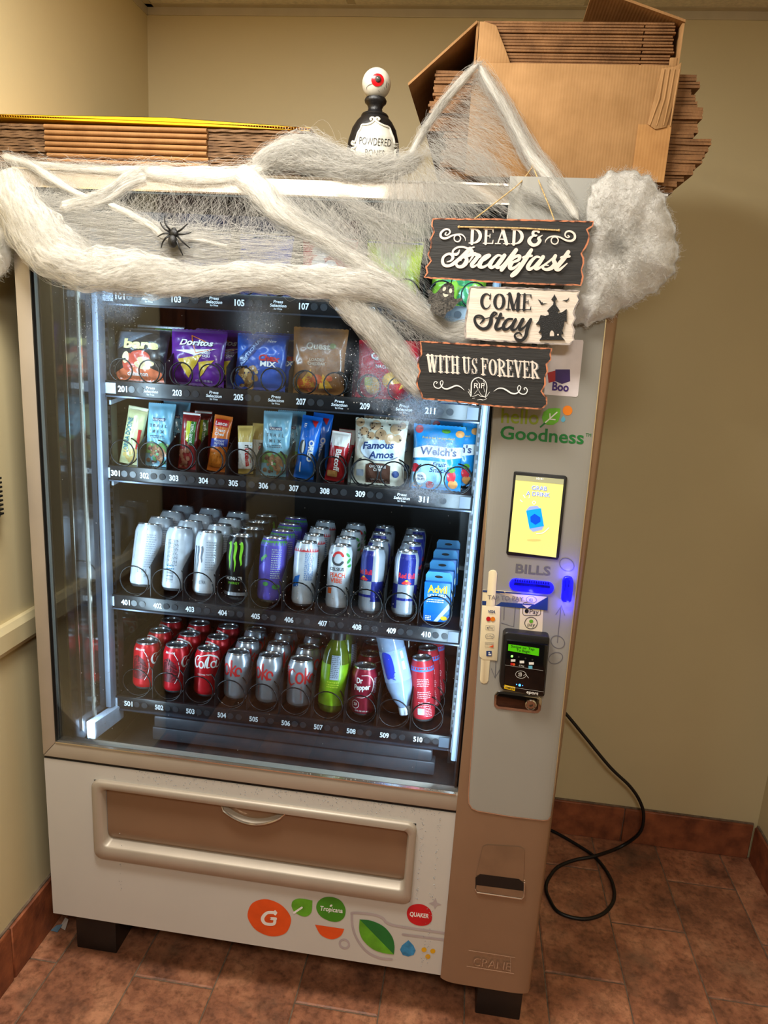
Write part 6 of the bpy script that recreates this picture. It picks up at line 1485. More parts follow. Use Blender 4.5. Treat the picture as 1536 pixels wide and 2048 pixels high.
hs = cC([(1178, 118), (1192, 150), (1210, 178), (1192, 195), (1188, 215), (1195, 255), (1220, 290), (1245, 328), (1222, 340), (1225, 365), (1280, 345), (1335, 305), (1335, 470), (1310, 460), (1295, 530), (1278, 580), (1292, 625), (1265, 625), (1268, 660), (1310, 705), (985, 705), (1015, 665), (1010, 610), (975, 605), (995, 575), (995, 510), (940, 500), (975, 455), (1000, 385), (1060, 395), (1105, 380), (1105, 345), (1085, 328), (1120, 290), (1160, 250), (1168, 210), (1160, 195), (1138, 182), (1165, 145)])
hb = MB().slab([tuple(P(a, c, SY-.003)) for a, c in hs][::-1], (0, .003, 0)).build('haunted_house', M('glitter_black_foam', (16, 16, 17), .4, var=.9, vs=1200, bump=.5, bs=900), b2)
decal('doorway', m_blight, shapes(poly(cC([(1118, 655), (1118, 615), (1130, 590), (1145, 582), (1160, 592), (1172, 615), (1172, 655)])), ell(*cC([(1222, 636)])[0], 1.8)), lambda u, v, d=0: P(u, v, SY-.0036-d), hb)
sd(b2, m_blk, poly(cC([(962, 180), (1000, 200), (1005, 222), (1025, 218), (1030, 235), (1065, 232), (1092, 230), (1050, 245), (1005, 255), (998, 240), (990, 225), (980, 205)])), poly(cC([(1275, 205), (1305, 192), (1318, 195), (1325, 185), (1335, 192), (1352, 175), (1366, 155), (1360, 190), (1330, 215), (1310, 206)])), nm='bat_mark')
wd3 = {'I': .5, ' ': .25, 'T': .85, 'S': .8, 'F': .85, 'E': .85, 'W': 1.35, 'U': .95}
p3a, p3b = cD([(262, 690)])[0], cE([(1205, 690)])[0]
GLk = 1.0
sh3 = serif('WITH US FOREVER', p3a, p3b, (-.8, -33.5), .10, wd3)
m_shadow3 = M('glitter_grey_paint', (110, 114, 116), .5, var=.5, vs=500)
sd(b3, m_shadow3, (([(q[0]+2.2, q[1]+.9, q[2]) for q in sh3[0]]), sh3[1]), d=.0009)
sd(b3, m_let, sh3, d=.0014)
fl3 = [scr_(cD, [(465, 960), (490, 930), (440, 915), (410, 970), (440, 1035), (520, 1060), (585, 1010), (615, 930), (590, 892), (555, 930), (580, 1010), (640, 1065), (720, 1070), (820, 1030), (910, 1000), (1000, 1030), (1080, 1100)], [1, 1.4, 1.6, 1.8, 2, 2, 1.8, 1.4, 1.4, 1.6, 2, 2.6, 3, 3, 2.6, 2, .6]),
       scr_(cE, [(920, 920), (900, 890), (940, 875), (970, 930), (935, 995), (860, 1005), (795, 960), (770, 880), (800, 830), (835, 870), (800, 950), (730, 995), (640, 985), (550, 930), (470, 890), (370, 890), (280, 950)], [1, 1.4, 1.6, 1.8, 2, 2, 1.8, 1.4, 1.4, 1.6, 2, 2.6, 3, 3, 2.6, 2, .6]),
       scr_(cD, [(1225, 1230), (1235, 1060), (1245, 930), (1310, 850), (1400, 820)], [2.6, 2.4, 2.2, 2, 1.8]), scr_(cE, [(-20, 670), (40, 690), (110, 750), (140, 850), (130, 960), (110, 1070)], [1.6, 1.6, 1.6, 1.6, 1.6, 1.4]),
       stroke(cD([(1260, 1240), (1330, 1220), (1385, 1190), (1440, 1235), (1530, 1250)]), 1.0), stroke(cE([(0, 1045), (80, 1050), (120, 1080)]), 1.0), stroke(cD([(1305, 1180), (1385, 1080), (1440, 1190), (1500, 1240)]), .8), stroke(cD([(1385, 1080), (1350, 1040), (1390, 930), (1350, 880)]), .6), stroke(cD([(1180, 1080), (1215, 1160)]), .9), stroke(cD([(1165, 1130), (1225, 1235)]), .9), stroke(cE([(195, 965), (130, 1060)]), .9),
       stroke(cD([(1260, 1280), (1310, 1275)]), .8), stroke(cD([(1370, 1315), (1440, 1300), (1500, 1315)]), .8), stroke(cE([(0, 1110), (50, 1130), (140, 1100)]), .8), stroke(cE([(65, 720), (95, 790), (75, 870), (95, 960)]), .6)]
sd(b3, m_wht, *fl3, ptext('RIP', cD([(1295, 1055)])[0], cE([(95, 885)])[0], 10, .0), d=.0012, nm='tombstone_print')
# straps and twine
m_strap = M('black_ribbon', (16, 15, 15), .6)
for q in ([(976, 555), (986, 556), (984, 578), (974, 577)], [(1090, 562), (1101, 563), (1099, 585), (1088, 584)], [(961, 672), (971, 673), (970, 694), (960, 693)], [(1064, 680), (1074, 681), (1073, 702), (1063, 701)]):
    MB().slab([tuple(P(a, c, SY+.004)) for a, c in q][::-1], (0, .0015, 0)).build('strap', m_strap, sg)
m_twine = M('jute_twine', (192, 160, 106), .8, var=.25, vs=300, bump=.6, bs=400)
def twine(pts, r=.0011):
    MB().tube([tuple(p) for p in catmull(pts, 6)], r, 6).build('twine', m_twine, sg, smooth=True)
hook = P(1066, 333, .012)
twine([P(938, 446, SY+.012), P(975, 418, SY+.02), P(1008, 392, -.02), P(1040, 366, -.014), hook])
twine([hook, P(1080, 368, -.020), P(1098, 412, SY+.026), P(1110, 444, SY+.012)])
twine([P(918, 454, SY-.002), P(980, 455, SY-.003), P(1050, 457, SY-.003), P(1118, 461, SY-.002)], .0014)
for a in ((918, 454), (1118, 461)): MB().ball(tuple(P(*a, SY-.001)), .0024, 8, 6).build('twine_knot', m_twine, sg, smooth=True)
MB().ball(tuple(hook), .0036, 8, 6).build('twine_knot', m_twine, sg, smooth=True)

# ghost ornament
cG = lambda pts: crop(845, 550, 17.07, pts)
gy = SY+.006
gh = empty('ghost_ornament', tuple(P(889, 600, gy))); tag(gh, 'dark glittery ghost cutout hanging under the top sign board', 'ornament')
go = [tuple(p) for p in catmull(cG([(870, 270), (970, 280), (1060, 360), (1085, 480), (1075, 620), (1085, 780), (1170, 820), (1290, 780), (1385, 820), (1320, 890), (1200, 960), (1080, 1110), (960, 1210), (860, 1260), (790, 1360), (740, 1460), (640, 1440), (520, 1380), (400, 1310), (265, 1210), (290, 1090), (280, 1010), (200, 960), (190, 830), (235, 700), (215, 615), (140, 600), (165, 520), (240, 495), (310, 540), (370, 620), (450, 620), (560, 500), (650, 390), (750, 300)]), 3, True)]
gb = MB().slab([tuple(P(a, c, gy)) for a, c in go][::-1], (0, .003, 0)).build('ghost', M('smoky_glitter', (70, 66, 60), .45, var=.5, vs=300, bump=.4, bs=500), gh)
decal('face', M('ghost_face_paint', (196, 196, 178), .5), shapes(ell(*cG([(745, 475)])[0], 3.2, 4.8, rot=.5), ell(*cG([(958, 540)])[0], 3.2, 4.8), poly([tuple(p) for p in catmull(cG([(695, 620), (770, 650), (890, 670), (850, 725), (770, 755), (720, 710)]), 4, True)])), lambda u, v, d=0: P(u, v, gy-.0006-d), gb)
MB().tube([P(901, 571, gy-.0005), P(905, 556, SY+.0105)], .0009, 5).build('hanger', m_blackpl, gh)

# spider
spy = -.050
cS = lambda pts: crop(300, 425, 15.36, pts)
spd = empty('spider', tuple(P(347, 475, spy))); tag(spd, 'black glittery toy spider sitting on the white cobweb', 'spider')
m_spi = M('glitter_black_plastic', (12, 11, 11), .35, var=.8, vs=900, bump=.5, bs=800)
def sp(a, b_, y=spy): return tuple(P(*cS([(a, b_)])[0], y))
c0 = sp(700, 880, spy-.006); MB().ball(c0, .0092, 18, 12, (.92, .85, 1.25)).build('abdomen', m_spi, spd, smooth=True)
c1 = sp(735, 640, spy-.005); MB().ball(c1, .0082, 16, 10, (1, .7, .95)).build('thorax', m_spi, spd, smooth=True)
MB().ball(sp(735, 530, spy-.005), .0046, 12, 8, (1.1, .8, .9)).build('head', m_spi, spd, smooth=True)
for leg in ([(640, 560), (520, 420), (450, 280), (460, 120)], [(600, 590), (470, 520), (370, 420), (320, 310)], [(620, 655), (480, 640), (360, 670), (235, 745)], [(610, 710), (490, 780), (390, 920), (345, 1080)],
            [(830, 600), (950, 530), (1050, 440), (1150, 350)], [(850, 670), (1000, 670), (1130, 650), (1265, 615)], [(850, 730), (950, 840), (1080, 970), (1230, 1095)], [(815, 830), (860, 980), (930, 1150), (1015, 1325)]):
    q = []
    for i, (a, b_) in enumerate(leg): q.append(sp(a, b_, spy-[.004, .009, .007, -.001][i]))
    q = catmull(q, 5); n = len(q)
    MB().tube([tuple(v) for v in q], [.0021-.0012*i/n for i in range(n)], 7).build('leg', m_spi, spd, smooth=True)
# ------------------------------------------------------------------ stretched cobweb
def web_mat(key, col, tw):
    m = bpy.data.materials.new(key); m.use_nodes = True; nt = m.node_tree; N = nt.nodes; L = nt.links; N.clear()
    out = N.new('ShaderNodeOutputMaterial'); d = N.new('ShaderNodeBsdfDiffuse'); t = N.new('ShaderNodeBsdfTranslucent'); mx = N.new('ShaderNodeMixShader')
    nz = N.new('ShaderNodeTexNoise'); nz.inputs['Scale'].default_value = 50; g = N.new('ShaderNodeNewGeometry'); L.new(g.outputs['Position'], nz.inputs['Vector'])
    r = N.new('ShaderNodeValToRGB'); L.new(nz.outputs['Fac'], r.inputs[0]); c = lin(col)
    r.color_ramp.elements[0].color = (*[v*.93 for v in c], 1); r.color_ramp.elements[1].color = (*c, 1)
    L.new(r.outputs[0], d.inputs[0]); L.new(r.outputs[0], t.inputs[0]); mx.inputs[0].default_value = tw
    n2 = N.new('ShaderNodeTexNoise'); n2.inputs['Scale'].default_value = 130; n2.inputs['Detail'].default_value = 9; n2.inputs['Roughness'].default_value = .7; n2.inputs['Distortion'].default_value = 1.5; L.new(g.outputs['Position'], n2.inputs['Vector'])
    bp = N.new('ShaderNodeBump'); bp.inputs['Strength'].default_value = .9; bp.inputs['Distance'].default_value = .004; L.new(n2.outputs['Fac'], bp.inputs['Height']); L.new(bp.outputs[0], d.inputs['Normal'])
    L.new(d.outputs[0], mx.inputs[1]); L.new(t.outputs[0], mx.inputs[2]); L.new(mx.outputs[0], out.inputs[0]); return m
m_fib = web_mat('white_fibre', (250, 247, 240), .38)
def sheet_mat(key, lo, hi, scale, stretch, rot):
    """gauzy sheet of fibres: holes between streaks"""
    m = bpy.data.materials.new(key); m.use_nodes = True; nt = m.node_tree; N = nt.nodes; L = nt.links; N.clear()
    out = N.new('ShaderNodeOutputMaterial'); d = N.new('ShaderNodeBsdfDiffuse'); t = N.new('ShaderNodeBsdfTranslucent'); mx = N.new('ShaderNodeMixShader'); tr = N.new('ShaderNodeBsdfTransparent'); m2 = N.new('ShaderNodeMixShader')
    d.inputs[0].default_value = t.inputs[0].default_value = (*lin((246, 242, 234)), 1); mx.inputs[0].default_value = .4
    L.new(d.outputs[0], mx.inputs[1]); L.new(t.outputs[0], mx.inputs[2])
    g = N.new('ShaderNodeNewGeometry'); mp = N.new('ShaderNodeMapping'); mp.inputs['Rotation'].default_value = (0, rot, 0); mp.inputs['Scale'].default_value = stretch; L.new(g.outputs['Position'], mp.inputs[0])
    nz = N.new('ShaderNodeTexNoise'); nz.inputs['Scale'].default_value = scale; nz.inputs['Detail'].default_value = 7; nz.inputs['Roughness'].default_value = .7; nz.inputs['Distortion'].default_value = .8; L.new(mp.outputs[0], nz.inputs['Vector'])
    at = N.new('ShaderNodeAttribute'); at.attribute_name = 'density'
    mr = N.new('ShaderNodeMapRange'); L.new(nz.outputs['Fac'], mr.inputs[0]); mr.inputs[1].default_value = .35; mr.inputs[2].default_value = .75; mr.inputs[3].default_value = lo; mr.inputs[4].default_value = hi
    mu = N.new('ShaderNodeMath'); mu.operation = 'MULTIPLY'; mu.use_clamp = True; L.new(mr.outputs[0], mu.inputs[0]); L.new(at.outputs['Fac'], mu.inputs[1])
    L.new(mu.outputs[0], m2.inputs[0]); L.new(tr.outputs[0], m2.inputs[1]); L.new(mx.outputs[0], m2.inputs[2]); L.new(m2.outputs[0], out.inputs[0]); return m

def fibres(name, polys, r, parent, mat=m_fib):
    """polys (N,K,3): every row one fine three-sided thread"""
    A = np.asarray(polys); N_, K, _3 = A.shape
    t = np.gradient(A, axis=1); t /= np.linalg.norm(t, axis=2, keepdims=True)+1e-9
    ref = nrs.randn(N_, 1, 3); n1 = np.cross(t, ref); n1 /= np.linalg.norm(n1, axis=2, keepdims=True)+1e-9; n2 = np.cross(t, n1)
    rr_ = np.broadcast_to(np.asarray(r).reshape(-1, 1, 1), (N_, 1, 1))
    V = np.stack([A+rr_*(math.cos(a)*n1+math.sin(a)*n2) for a in (0, 2.094, 4.189)], axis=2).reshape(-1, 3)
    i = np.arange(N_)[:, None, None]*K*3+np.arange(K-1)[None, :, None]*3; j = np.arange(3)[None, None, :]; j2 = (j+1) % 3
    Q = np.stack([i+j, i+j2, i+3+j2, i+3+j], axis=3).reshape(-1, 4)
    o = link(name, mesh_np(name, V, Q, mat), parent); tag(o, kind='stuff'); return o
def smooth_noise(N_, K, amp, knots=4):
    k = nrs.randn(N_, knots, 3)*amp; x = np.linspace(0, knots-1, K); i = np.minimum(x.astype(int), knots-2); f = (x-i)[None, :, None]; f = f*f*(3-2*f)
    return k[:, i]*(1-f)+k[:, i+1]*f
def guide3(pts, n=10):
    """[(px,py,depth,half-width px)] -> smooth 3-D centre line and radius"""
    c = catmull([(a, b, y, w_) for a, b, y, w_ in pts], n)
    X = np.array([P(a, b, y) for a, b, y, w_ in c]); D = np.linalg.norm(X-CAM, axis=1); R_ = np.array([max(w_, .5) for *_, w_ in c])*D/FPX
    return X, R_
def resample(X, R_, t):
    s = np.concatenate([[0], np.cumsum(np.linalg.norm(np.diff(X, axis=0), axis=1))]); s /= s[-1]
    return np.stack([np.interp(t, s, X[:, k]) for k in range(3)], axis=-1), np.interp(t, s, R_)
def shell_mat(key, lo, hi):
    """cottony band: streaks that follow the band, thinner between the streaks"""
    m = bpy.data.materials.new(key); m.use_nodes = True; nt = m.node_tree; N = nt.nodes; L = nt.links; N.clear()
    out = N.new('ShaderNodeOutputMaterial'); d = N.new('ShaderNodeBsdfDiffuse'); t = N.new('ShaderNodeBsdfTranslucent'); mx = N.new('ShaderNodeMixShader'); tr = N.new('ShaderNodeBsdfTransparent'); m2 = N.new('ShaderNodeMixShader')
    d.inputs[0].default_value = t.inputs[0].default_value = (*lin((250, 247, 240)), 1); mx.inputs[0].default_value = .38
    at = N.new('ShaderNodeAttribute'); at.attribute_name = 'flow'
    nz = N.new('ShaderNodeTexNoise'); nz.inputs['Scale'].default_value = 1.0; nz.inputs['Detail'].default_value = 6; nz.inputs['Roughness'].default_value = .65; nz.inputs['Distortion'].default_value = .5; L.new(at.outputs['Vector'], nz.inputs['Vector'])
    mr = N.new('ShaderNodeMapRange'); L.new(nz.outputs['Fac'], mr.inputs[0]); mr.inputs[1].default_value = .36; mr.inputs[2].default_value = .60; mr.inputs[3].default_value = lo; mr.inputs[4].default_value = hi
    bp = N.new('ShaderNodeBump'); bp.inputs['Strength'].default_value = .4; bp.inputs['Distance'].default_value = .002; L.new(nz.outputs['Fac'], bp.inputs['Height']); L.new(bp.outputs[0], d.inputs['Normal'])
    L.new(d.outputs[0], mx.inputs[1]); L.new(t.outputs[0], mx.inputs[2])
    L.new(mr.outputs[0], m2.inputs[0]); L.new(tr.outputs[0], m2.inputs[1]); L.new(mx.outputs[0], m2.inputs[2]); L.new(m2.outputs[0], out.inputs[0]); return m
m_sh_in = shell_mat('cotton_band', .55, 1.0); m_sh_out = shell_mat('cotton_fringe', .0, .62)
def core(name, pts, parent, flat_=.5, amp=.25, shrink=.8, seed=0):
    X, R_ = guide3(pts); n = max(24, int(len(X)*2)); X, R_ = resample(X, R_, np.linspace(0, 1, n)); k = 20
    t = np.gradient(X, axis=0); t /= np.linalg.norm(t, axis=1, keepdims=True)+1e-9
    yv = np.array([0, 1.0, 0]); n1 = np.cross(t, yv); n1 /= np.linalg.norm(n1, axis=1, keepdims=True)+1e-9; n2 = np.cross(t, n1)
    a = np.linspace(0, 2*PI, k, endpoint=False); g = np.random.RandomState(seed); root = None
    s = np.concatenate([[0], np.cumsum(np.linalg.norm(np.diff(X, axis=0), axis=1))])[:, None]
    for lay, (sc_, mt, nm) in enumerate(((.60, m_sh_in, name), (.85, m_sh_in, 'inner_fluff'), (1.08, m_sh_out, 'outer_fluff'), (1.28, m_sh_out, 'outer_fluff'))):
        ph = g.rand(8)*6.28
        bum = 1+amp*(np.sin(s*90+a*1+ph[0])*.35+np.sin(s*47+a*3+ph[1])*.45+np.sin(s*160-a*2+ph[2])*.2+np.sin(s*25+a*2+ph[3])*.5)
        taper = np.minimum(1, np.minimum(np.arange(n), np.arange(n)[::-1])/5.0+.05)[:, None]
        rr_ = R_[:, None]*shrink*sc_*bum*taper; fl = flat_*(.5+.5*sc_) if lay else flat_*.7
        V = (X[:, None]+rr_[..., None]*(np.cos(a)[None, :, None]*n1[:, None]+fl*np.sin(a)[None, :, None]*n2[:, None])).reshape(-1, 3)
        i = np.arange(n-1)[:, None]*k; j = np.arange(k)[None]; Q = np.stack([i+j, i+(j+1) % k, i+k+(j+1) % k, i+k+j], axis=2).reshape(-1, 4)
        me = mesh_np(nm, V, Q, mt)
        fa = me.attributes.new('flow', 'FLOAT_VECTOR', 'POINT')
        tw = .9*np.sin(s*9+lay)
        fv = np.stack([np.broadcast_to(s*40+lay*7, (n, k)), np.cos(a+tw)*8.0*np.ones((n, k)), np.sin(a+tw)*8.0*np.ones((n, k))], axis=-1).reshape(-1)
        fa.data.foreach_set('vector', fv.astype(np.float32))
        o = link(nm, me, root if root is not None else parent)
        if root is None: root = o
    return root
def along(pts, n, K=16, spread=1.15, noise=.5, seg=(.12, .5), flat_=.6):
    """threads running along a guide"""
    X, R_ = guide3(pts); out = np.zeros((n, K, 3)); 
    for q in range(n):
        L_ = nrs.uniform(*seg); t0 = nrs.uniform(-.05, 1-L_+.05); t = np.clip(np.linspace(t0, t0+L_, K), 0, 1)
        C_, r_ = resample(X, R_, t); a0 = nrs.rand()*6.28; ro = spread*math.sqrt(nrs.rand())
        tw = a0+nrs.randn()*1.5*np.linspace(0, 1, K)
        out[q] = C_+(r_*ro)[:, None]*np.stack([np.cos(tw)*.7, np.sin(tw)*flat_, np.cos(tw+.3)*.9], axis=1)
    rad = np.mean([g[3] for g in pts])*.0010*.38
    return out+smooth_noise(n, K, rad*noise)*np.array([1, .5, 1])+smooth_noise(n, K, rad*noise*.22, 9)
def veil(A, B, n, K=14, jit=.12, noise=.006, sag=0.0, pick=None):
    """threads spanning from polyline A to polyline B (px,py,depth)"""
    XA, RA = guide3([(*p, 1) for p in A]); XB, RB_ = guide3([(*p, 1) for p in B])
    u = nrs.rand(n) if pick is None else pick(n); a, _ = resample(XA, RA, np.clip(u, 0, 1)); b, _ = resample(XB, RB_, np.clip(u+nrs.randn(n)*jit, 0, 1))
    e0 = nrs.uniform(-.03, .45, n)[:, None, None]; e1 = nrs.uniform(.5, 1.03, n)[:, None, None]
    f = np.linspace(0, 1, K)[None, :, None]; f = e0+(e1-e0)*f
    p = a[:, None]*(1-f)+b[:, None]*f; p[:, :, 2] -= sag*np.sin(PI*f[..., 0])
    return p+smooth_noise(n, K, noise*.7)*np.array([1, .4, 1])+smooth_noise(n, K, noise*.12, 8)
def curls(C, n, size, K=14, noise=.004):
    """short crimped threads lying around points C"""
    out = np.zeros((n, K, 3)); idx = nrs.randint(len(C), size=n)
    d = nrs.randn(n, 3)*np.array([1, .35, 1]); d /= np.linalg.norm(d, axis=1, keepdims=True)
    f = np.linspace(-.5, .5, K)[None, :, None]
    return C[idx][:, None]+d[:, None]*f*(size*nrs.uniform(.5, 1.5, (n, 1, 1)))+smooth_noise(n, K, noise)+smooth_noise(n, K, noise*.5, 7)
def sheet(name, A, B, parent, mat, dens, nu=40, nv=16, bulge=.006):
    XA, RA = guide3([(*p, 1) for p in A]); XB, RB_ = guide3([(*p, 1) for p in B])
    u = np.linspace(0, 1, nu+1); a, _ = resample(XA, RA, u); b, _ = resample(XB, RB_, u); f = np.linspace(0, 1, nv+1)[None, :, None]
    p = a[:, None]*(1-f)+b[:, None]*f; p[:, :, 1] -= bulge*np.sin(PI*f[..., 0])
    U, F_ = np.meshgrid(u, f[0, :, 0], indexing='ij'); p[:, :, 1] += .003*np.sin(U*37+F_*11)+.002*np.sin(F_*29+U*9)
    i = np.arange(nu)[:, None]*(nv+1); j = np.arange(nv)[None]; Q = np.stack([i+j, i+j+1, i+nv+2+j, i+nv+1+j], axis=2).reshape(-1, 4)
    me = mesh_np(name, p.reshape(-1, 3), Q, mat); at = me.attributes.new('density', 'FLOAT', 'POINT')
    at.data.foreach_set('value', np.array([dens(x, y) for x, y in zip(U.ravel(), F_.ravel())], dtype=np.float32))
    return link(name, me, parent)

web = empty('cobweb', tuple(P(430, 460, -.03))); tag(web, 'white stretched cobweb draped over the front of the machine and the box', 'cobweb')
swag = [(-4, 345, -.02, 30), (24, 398, -.03, 38), (64, 454, -.035, 42), (112, 505, -.04, 42), (185, 538, -.04, 38), (280, 547, -.04, 36), (380, 562, -.04, 26), (470, 556, -.04, 26), (560, 558, -.04, 24), (640, 566, -.04, 28), (710, 570, -.04, 30), (770, 580, -.038, 24), (820, 612, -.036, 20), (858, 642, -.034, 18), (895, 664, -.030, 16), (945, 668, -.030, 24), (1010, 690, -.030, 22), (1085, 715, -.030, 22)]
tail = [(672, 575, -.036, 26), (702, 612, -.034, 24), (742, 652, -.030, 24), (785, 702, -.028, 26), (822, 752, -.030, 24), (848, 790, -.034, 14)]
cordA = [(296, 346, .004, 16), (258, 362, -.008, 15), (215, 392, -.016, 13), (165, 408, -.024, 13), (118, 418, -.030, 12)]
cordB = [(2, 312, .012, 8), (60, 330, .004, 8), (110, 362, -.012, 8), (150, 385, -.016, 7), (180, 397, -.018, 6)]
cordC = [(215, 408, -.018, 9), (262, 430, -.026, 8), (305, 455, -.034, 8), (336, 478, -.038, 7), (400, 480, -.036, 6), (470, 500, -.03, 7)]
cordD = [(470, 344, .006, 18), (512, 372, -.012, 20), (552, 415, -.022, 18), (600, 450, -.026, 15), (650, 480, -.028, 14), (705, 518, -.03, 15), (760, 555, -.034, 16), (800, 590, -.035, 14)]
rope = [(958, 128, .036, 7), (975, 160, .036, 10), (1005, 208, .034, 11), (1035, 262, .03, 12), (1062, 310, .02, 14), (1095, 352, -.006, 14), (1130, 398, -.022, 12), (1158, 440, -.034, 9)]
rope2 = [(958, 126, .036, 7), (925, 160, .036, 13), (885, 208, .038, 12), (855, 250, .034, 10), (832, 290, .026, 9), (815, 322, .016, 10)]
mass = [(505, 340, .012, 16), (548, 312, .014, 26), (600, 304, .012, 28), (655, 322, .012, 22), (700, 334, .008, 20), (750, 338, .006, 20), (800, 334, .008, 20), (838, 318, .016, 14)]
topl = [(30, 322, .012, 5), (120, 334, .008, 8), (200, 340, .006, 9), (290, 346, .004, 16), (380, 352, -.002, 20), (470, 350, .002, 18), (540, 330, .010, 10)]
for nm, g, fl, sh in (('swag', swag, .45, .86), ('tail', tail, .4, .84), ('twist', cordA, .6, .75), ('twist', cordB, .7, .65), ('twist', cordC, .7, .6), ('twist', cordD, .5, .8), ('twist', rope, .6, .55), ('tangle', mass, .5, .62), ('tangle', rope2, .6, .42), ('tangle', topl, .5, .6)):
    core(nm, g, web, fl, .15, sh, len(g))
polys = [along(swag, 4600, 18, 1.12, .45, (.06, .22)), along(tail, 1300, 18, 1.05, .35, (.2, .7)), along(cordA, 700, 18, 1.3, .8), along(cordB, 260, 18, 1.4, .9), along(cordC, 260, 18, 1.5, 1.0), along(cordD, 1000, 18, 1.35, .9, (.15, .5)),
         along(rope, 420, 18, 1.3, .6, (.2, .7)), along(rope2, 300, 18, 1.5, 1.1, (.2, .7)), along(mass, 3200, 18, 1.1, 1.0, (.15, .5)), along(topl, 380, 18, 1.5, 1.4, (.1, .4))]
fibres('threads', np.concatenate(polys), .00012, web)
# gauze between the cords
top_edge = [(30, 335, .004), (150, 345, -.004), (300, 352, -.008), (460, 352, -.008), (620, 356, -.008), (780, 350, -.006), (860, 352, -.006)]
swl = [(40, 440, -.034), (120, 512, -.04), (250, 545, -.04), (400, 556, -.04), (560, 556, -.04), (700, 562, -.04), (800, 590, -.036)]
v1 = veil(top_edge, swl, 1500, 14, .16, .010, .004)
v1b = veil([(20, 380, -.03), (60, 440, -.036), (130, 500, -.04), (250, 530, -.04)], [(180, 400, -.02), (300, 440, -.03), (420, 470, -.035), (520, 500, -.036)], 1300, 16, .2, .009)
v1c = veil([(100, 420, -.03), (110, 470, -.036), (180, 520, -.04)], [(640, 480, -.03), (700, 520, -.034), (720, 560, -.038)], 900, 18, .3, .012, .006)
v1d = veil([(480, 352, -.006), (620, 356, -.006)], [(700, 530, -.034), (820, 600, -.036)], 420, 14, .25, .010)
v2 = veil([(770, 335, .0), (840, 325, .006), (880, 340, .004)], [(760, 560, -.036), (860, 540, -.036), (960, 445, -.03), (1030, 430, -.03)], 1300, 16, .16, .007)
v2b = veil([(640, 380, -.012), (700, 380, -.012)], [(840, 470, -.03), (860, 540, -.03), (860, 640, -.03)], 420, 14, .3, .012)
v3 = veil([(958, 128, .036), (945, 150, .036), (915, 180, .036), (870, 230, .034), (832, 292, .026)], [(958, 128, .036), (1010, 220, .034), (1055, 300, .022), (1030, 335, .004), (900, 345, .004)], 900, 14, .12, .006)
v3b = veil([(828, 300, .02), (900, 262, .03), (960, 285, .032)], [(980, 345, .002), (1040, 420, -.02), (1100, 440, -.03)], 380, 16, .25, .009)
v4 = veil([(690, 590, -.036), (760, 600, -.036), (860, 660, -.03)], [(800, 720, -.03), (860, 700, -.03), (930, 690, -.03)], 320, 14, .2, .010)
v5 = veil([(1020, 360, -.018), (1040, 400, -.02)], [(1150, 440, -.034), (1100, 400, -.022)], 160, 12, .2, .006)
fibres('gauze_threads', np.concatenate([v.reshape(len(v), v.shape[1], 3)[:, np.linspace(0, v.shape[1]-1, 14).round().astype(int)] for v in (v1, v1b, v1c, v1d, v2, v2b, v3, v3b, v4, v5)]), .00010, web)
m_g1 = sheet_mat('gauze', .10, .85, 60, (1, 1, 5), .35)
m_g2 = sheet_mat('gauze_fine', .0, .75, 90, (6, 1, 1), -.55)
def d1(u, f):
    left = max(0, 1-u*2.3); low = f**2
    return min(1, .03+.55*low*low*(1-.25*u)+1.0*left*f+.35*left+.14*(1-f)*(u < .55))
sheet('gauze_sheet', top_edge, swl, web, m_g1, d1)
sheet('gauze_sheet', [(770, 335, .0), (820, 325, .004), (880, 340, .002)], [(790, 580, -.036), (860, 540, -.036), (1000, 440, -.03)], web, m_g2, lambda u, f: .55*(1-.6*f)*math.sin(PI*(.08+.84*u)))
sheet('gauze_sheet', [(956, 130, .0365), (915, 180, .0365), (835, 292, .026)], [(962, 132, .036), (1010, 222, .033), (1050, 325, .008)], web, m_g2, lambda u, f: .15+.45*(1-math.sin(PI*f)), 24, 12, .002)
m_g3 = sheet_mat('gauze_dense', .25, .95, 70, (5, 1, 1), .2)
sheet('gauze_sheet', [(500, 322, .010), (560, 284, .016), (640, 296, .014), (700, 318, .010), (760, 322, .008), (840, 304, .014)], [(500, 352, .0), (580, 350, -.004), (660, 352, -.006), (740, 356, -.006), (800, 356, -.006), (850, 346, .0)], web, m_g3, lambda u, f: .75*math.sin(PI*min(1, .12+.76*u))*math.sin(PI*(.15+.7*f)), 36, 10, .010)

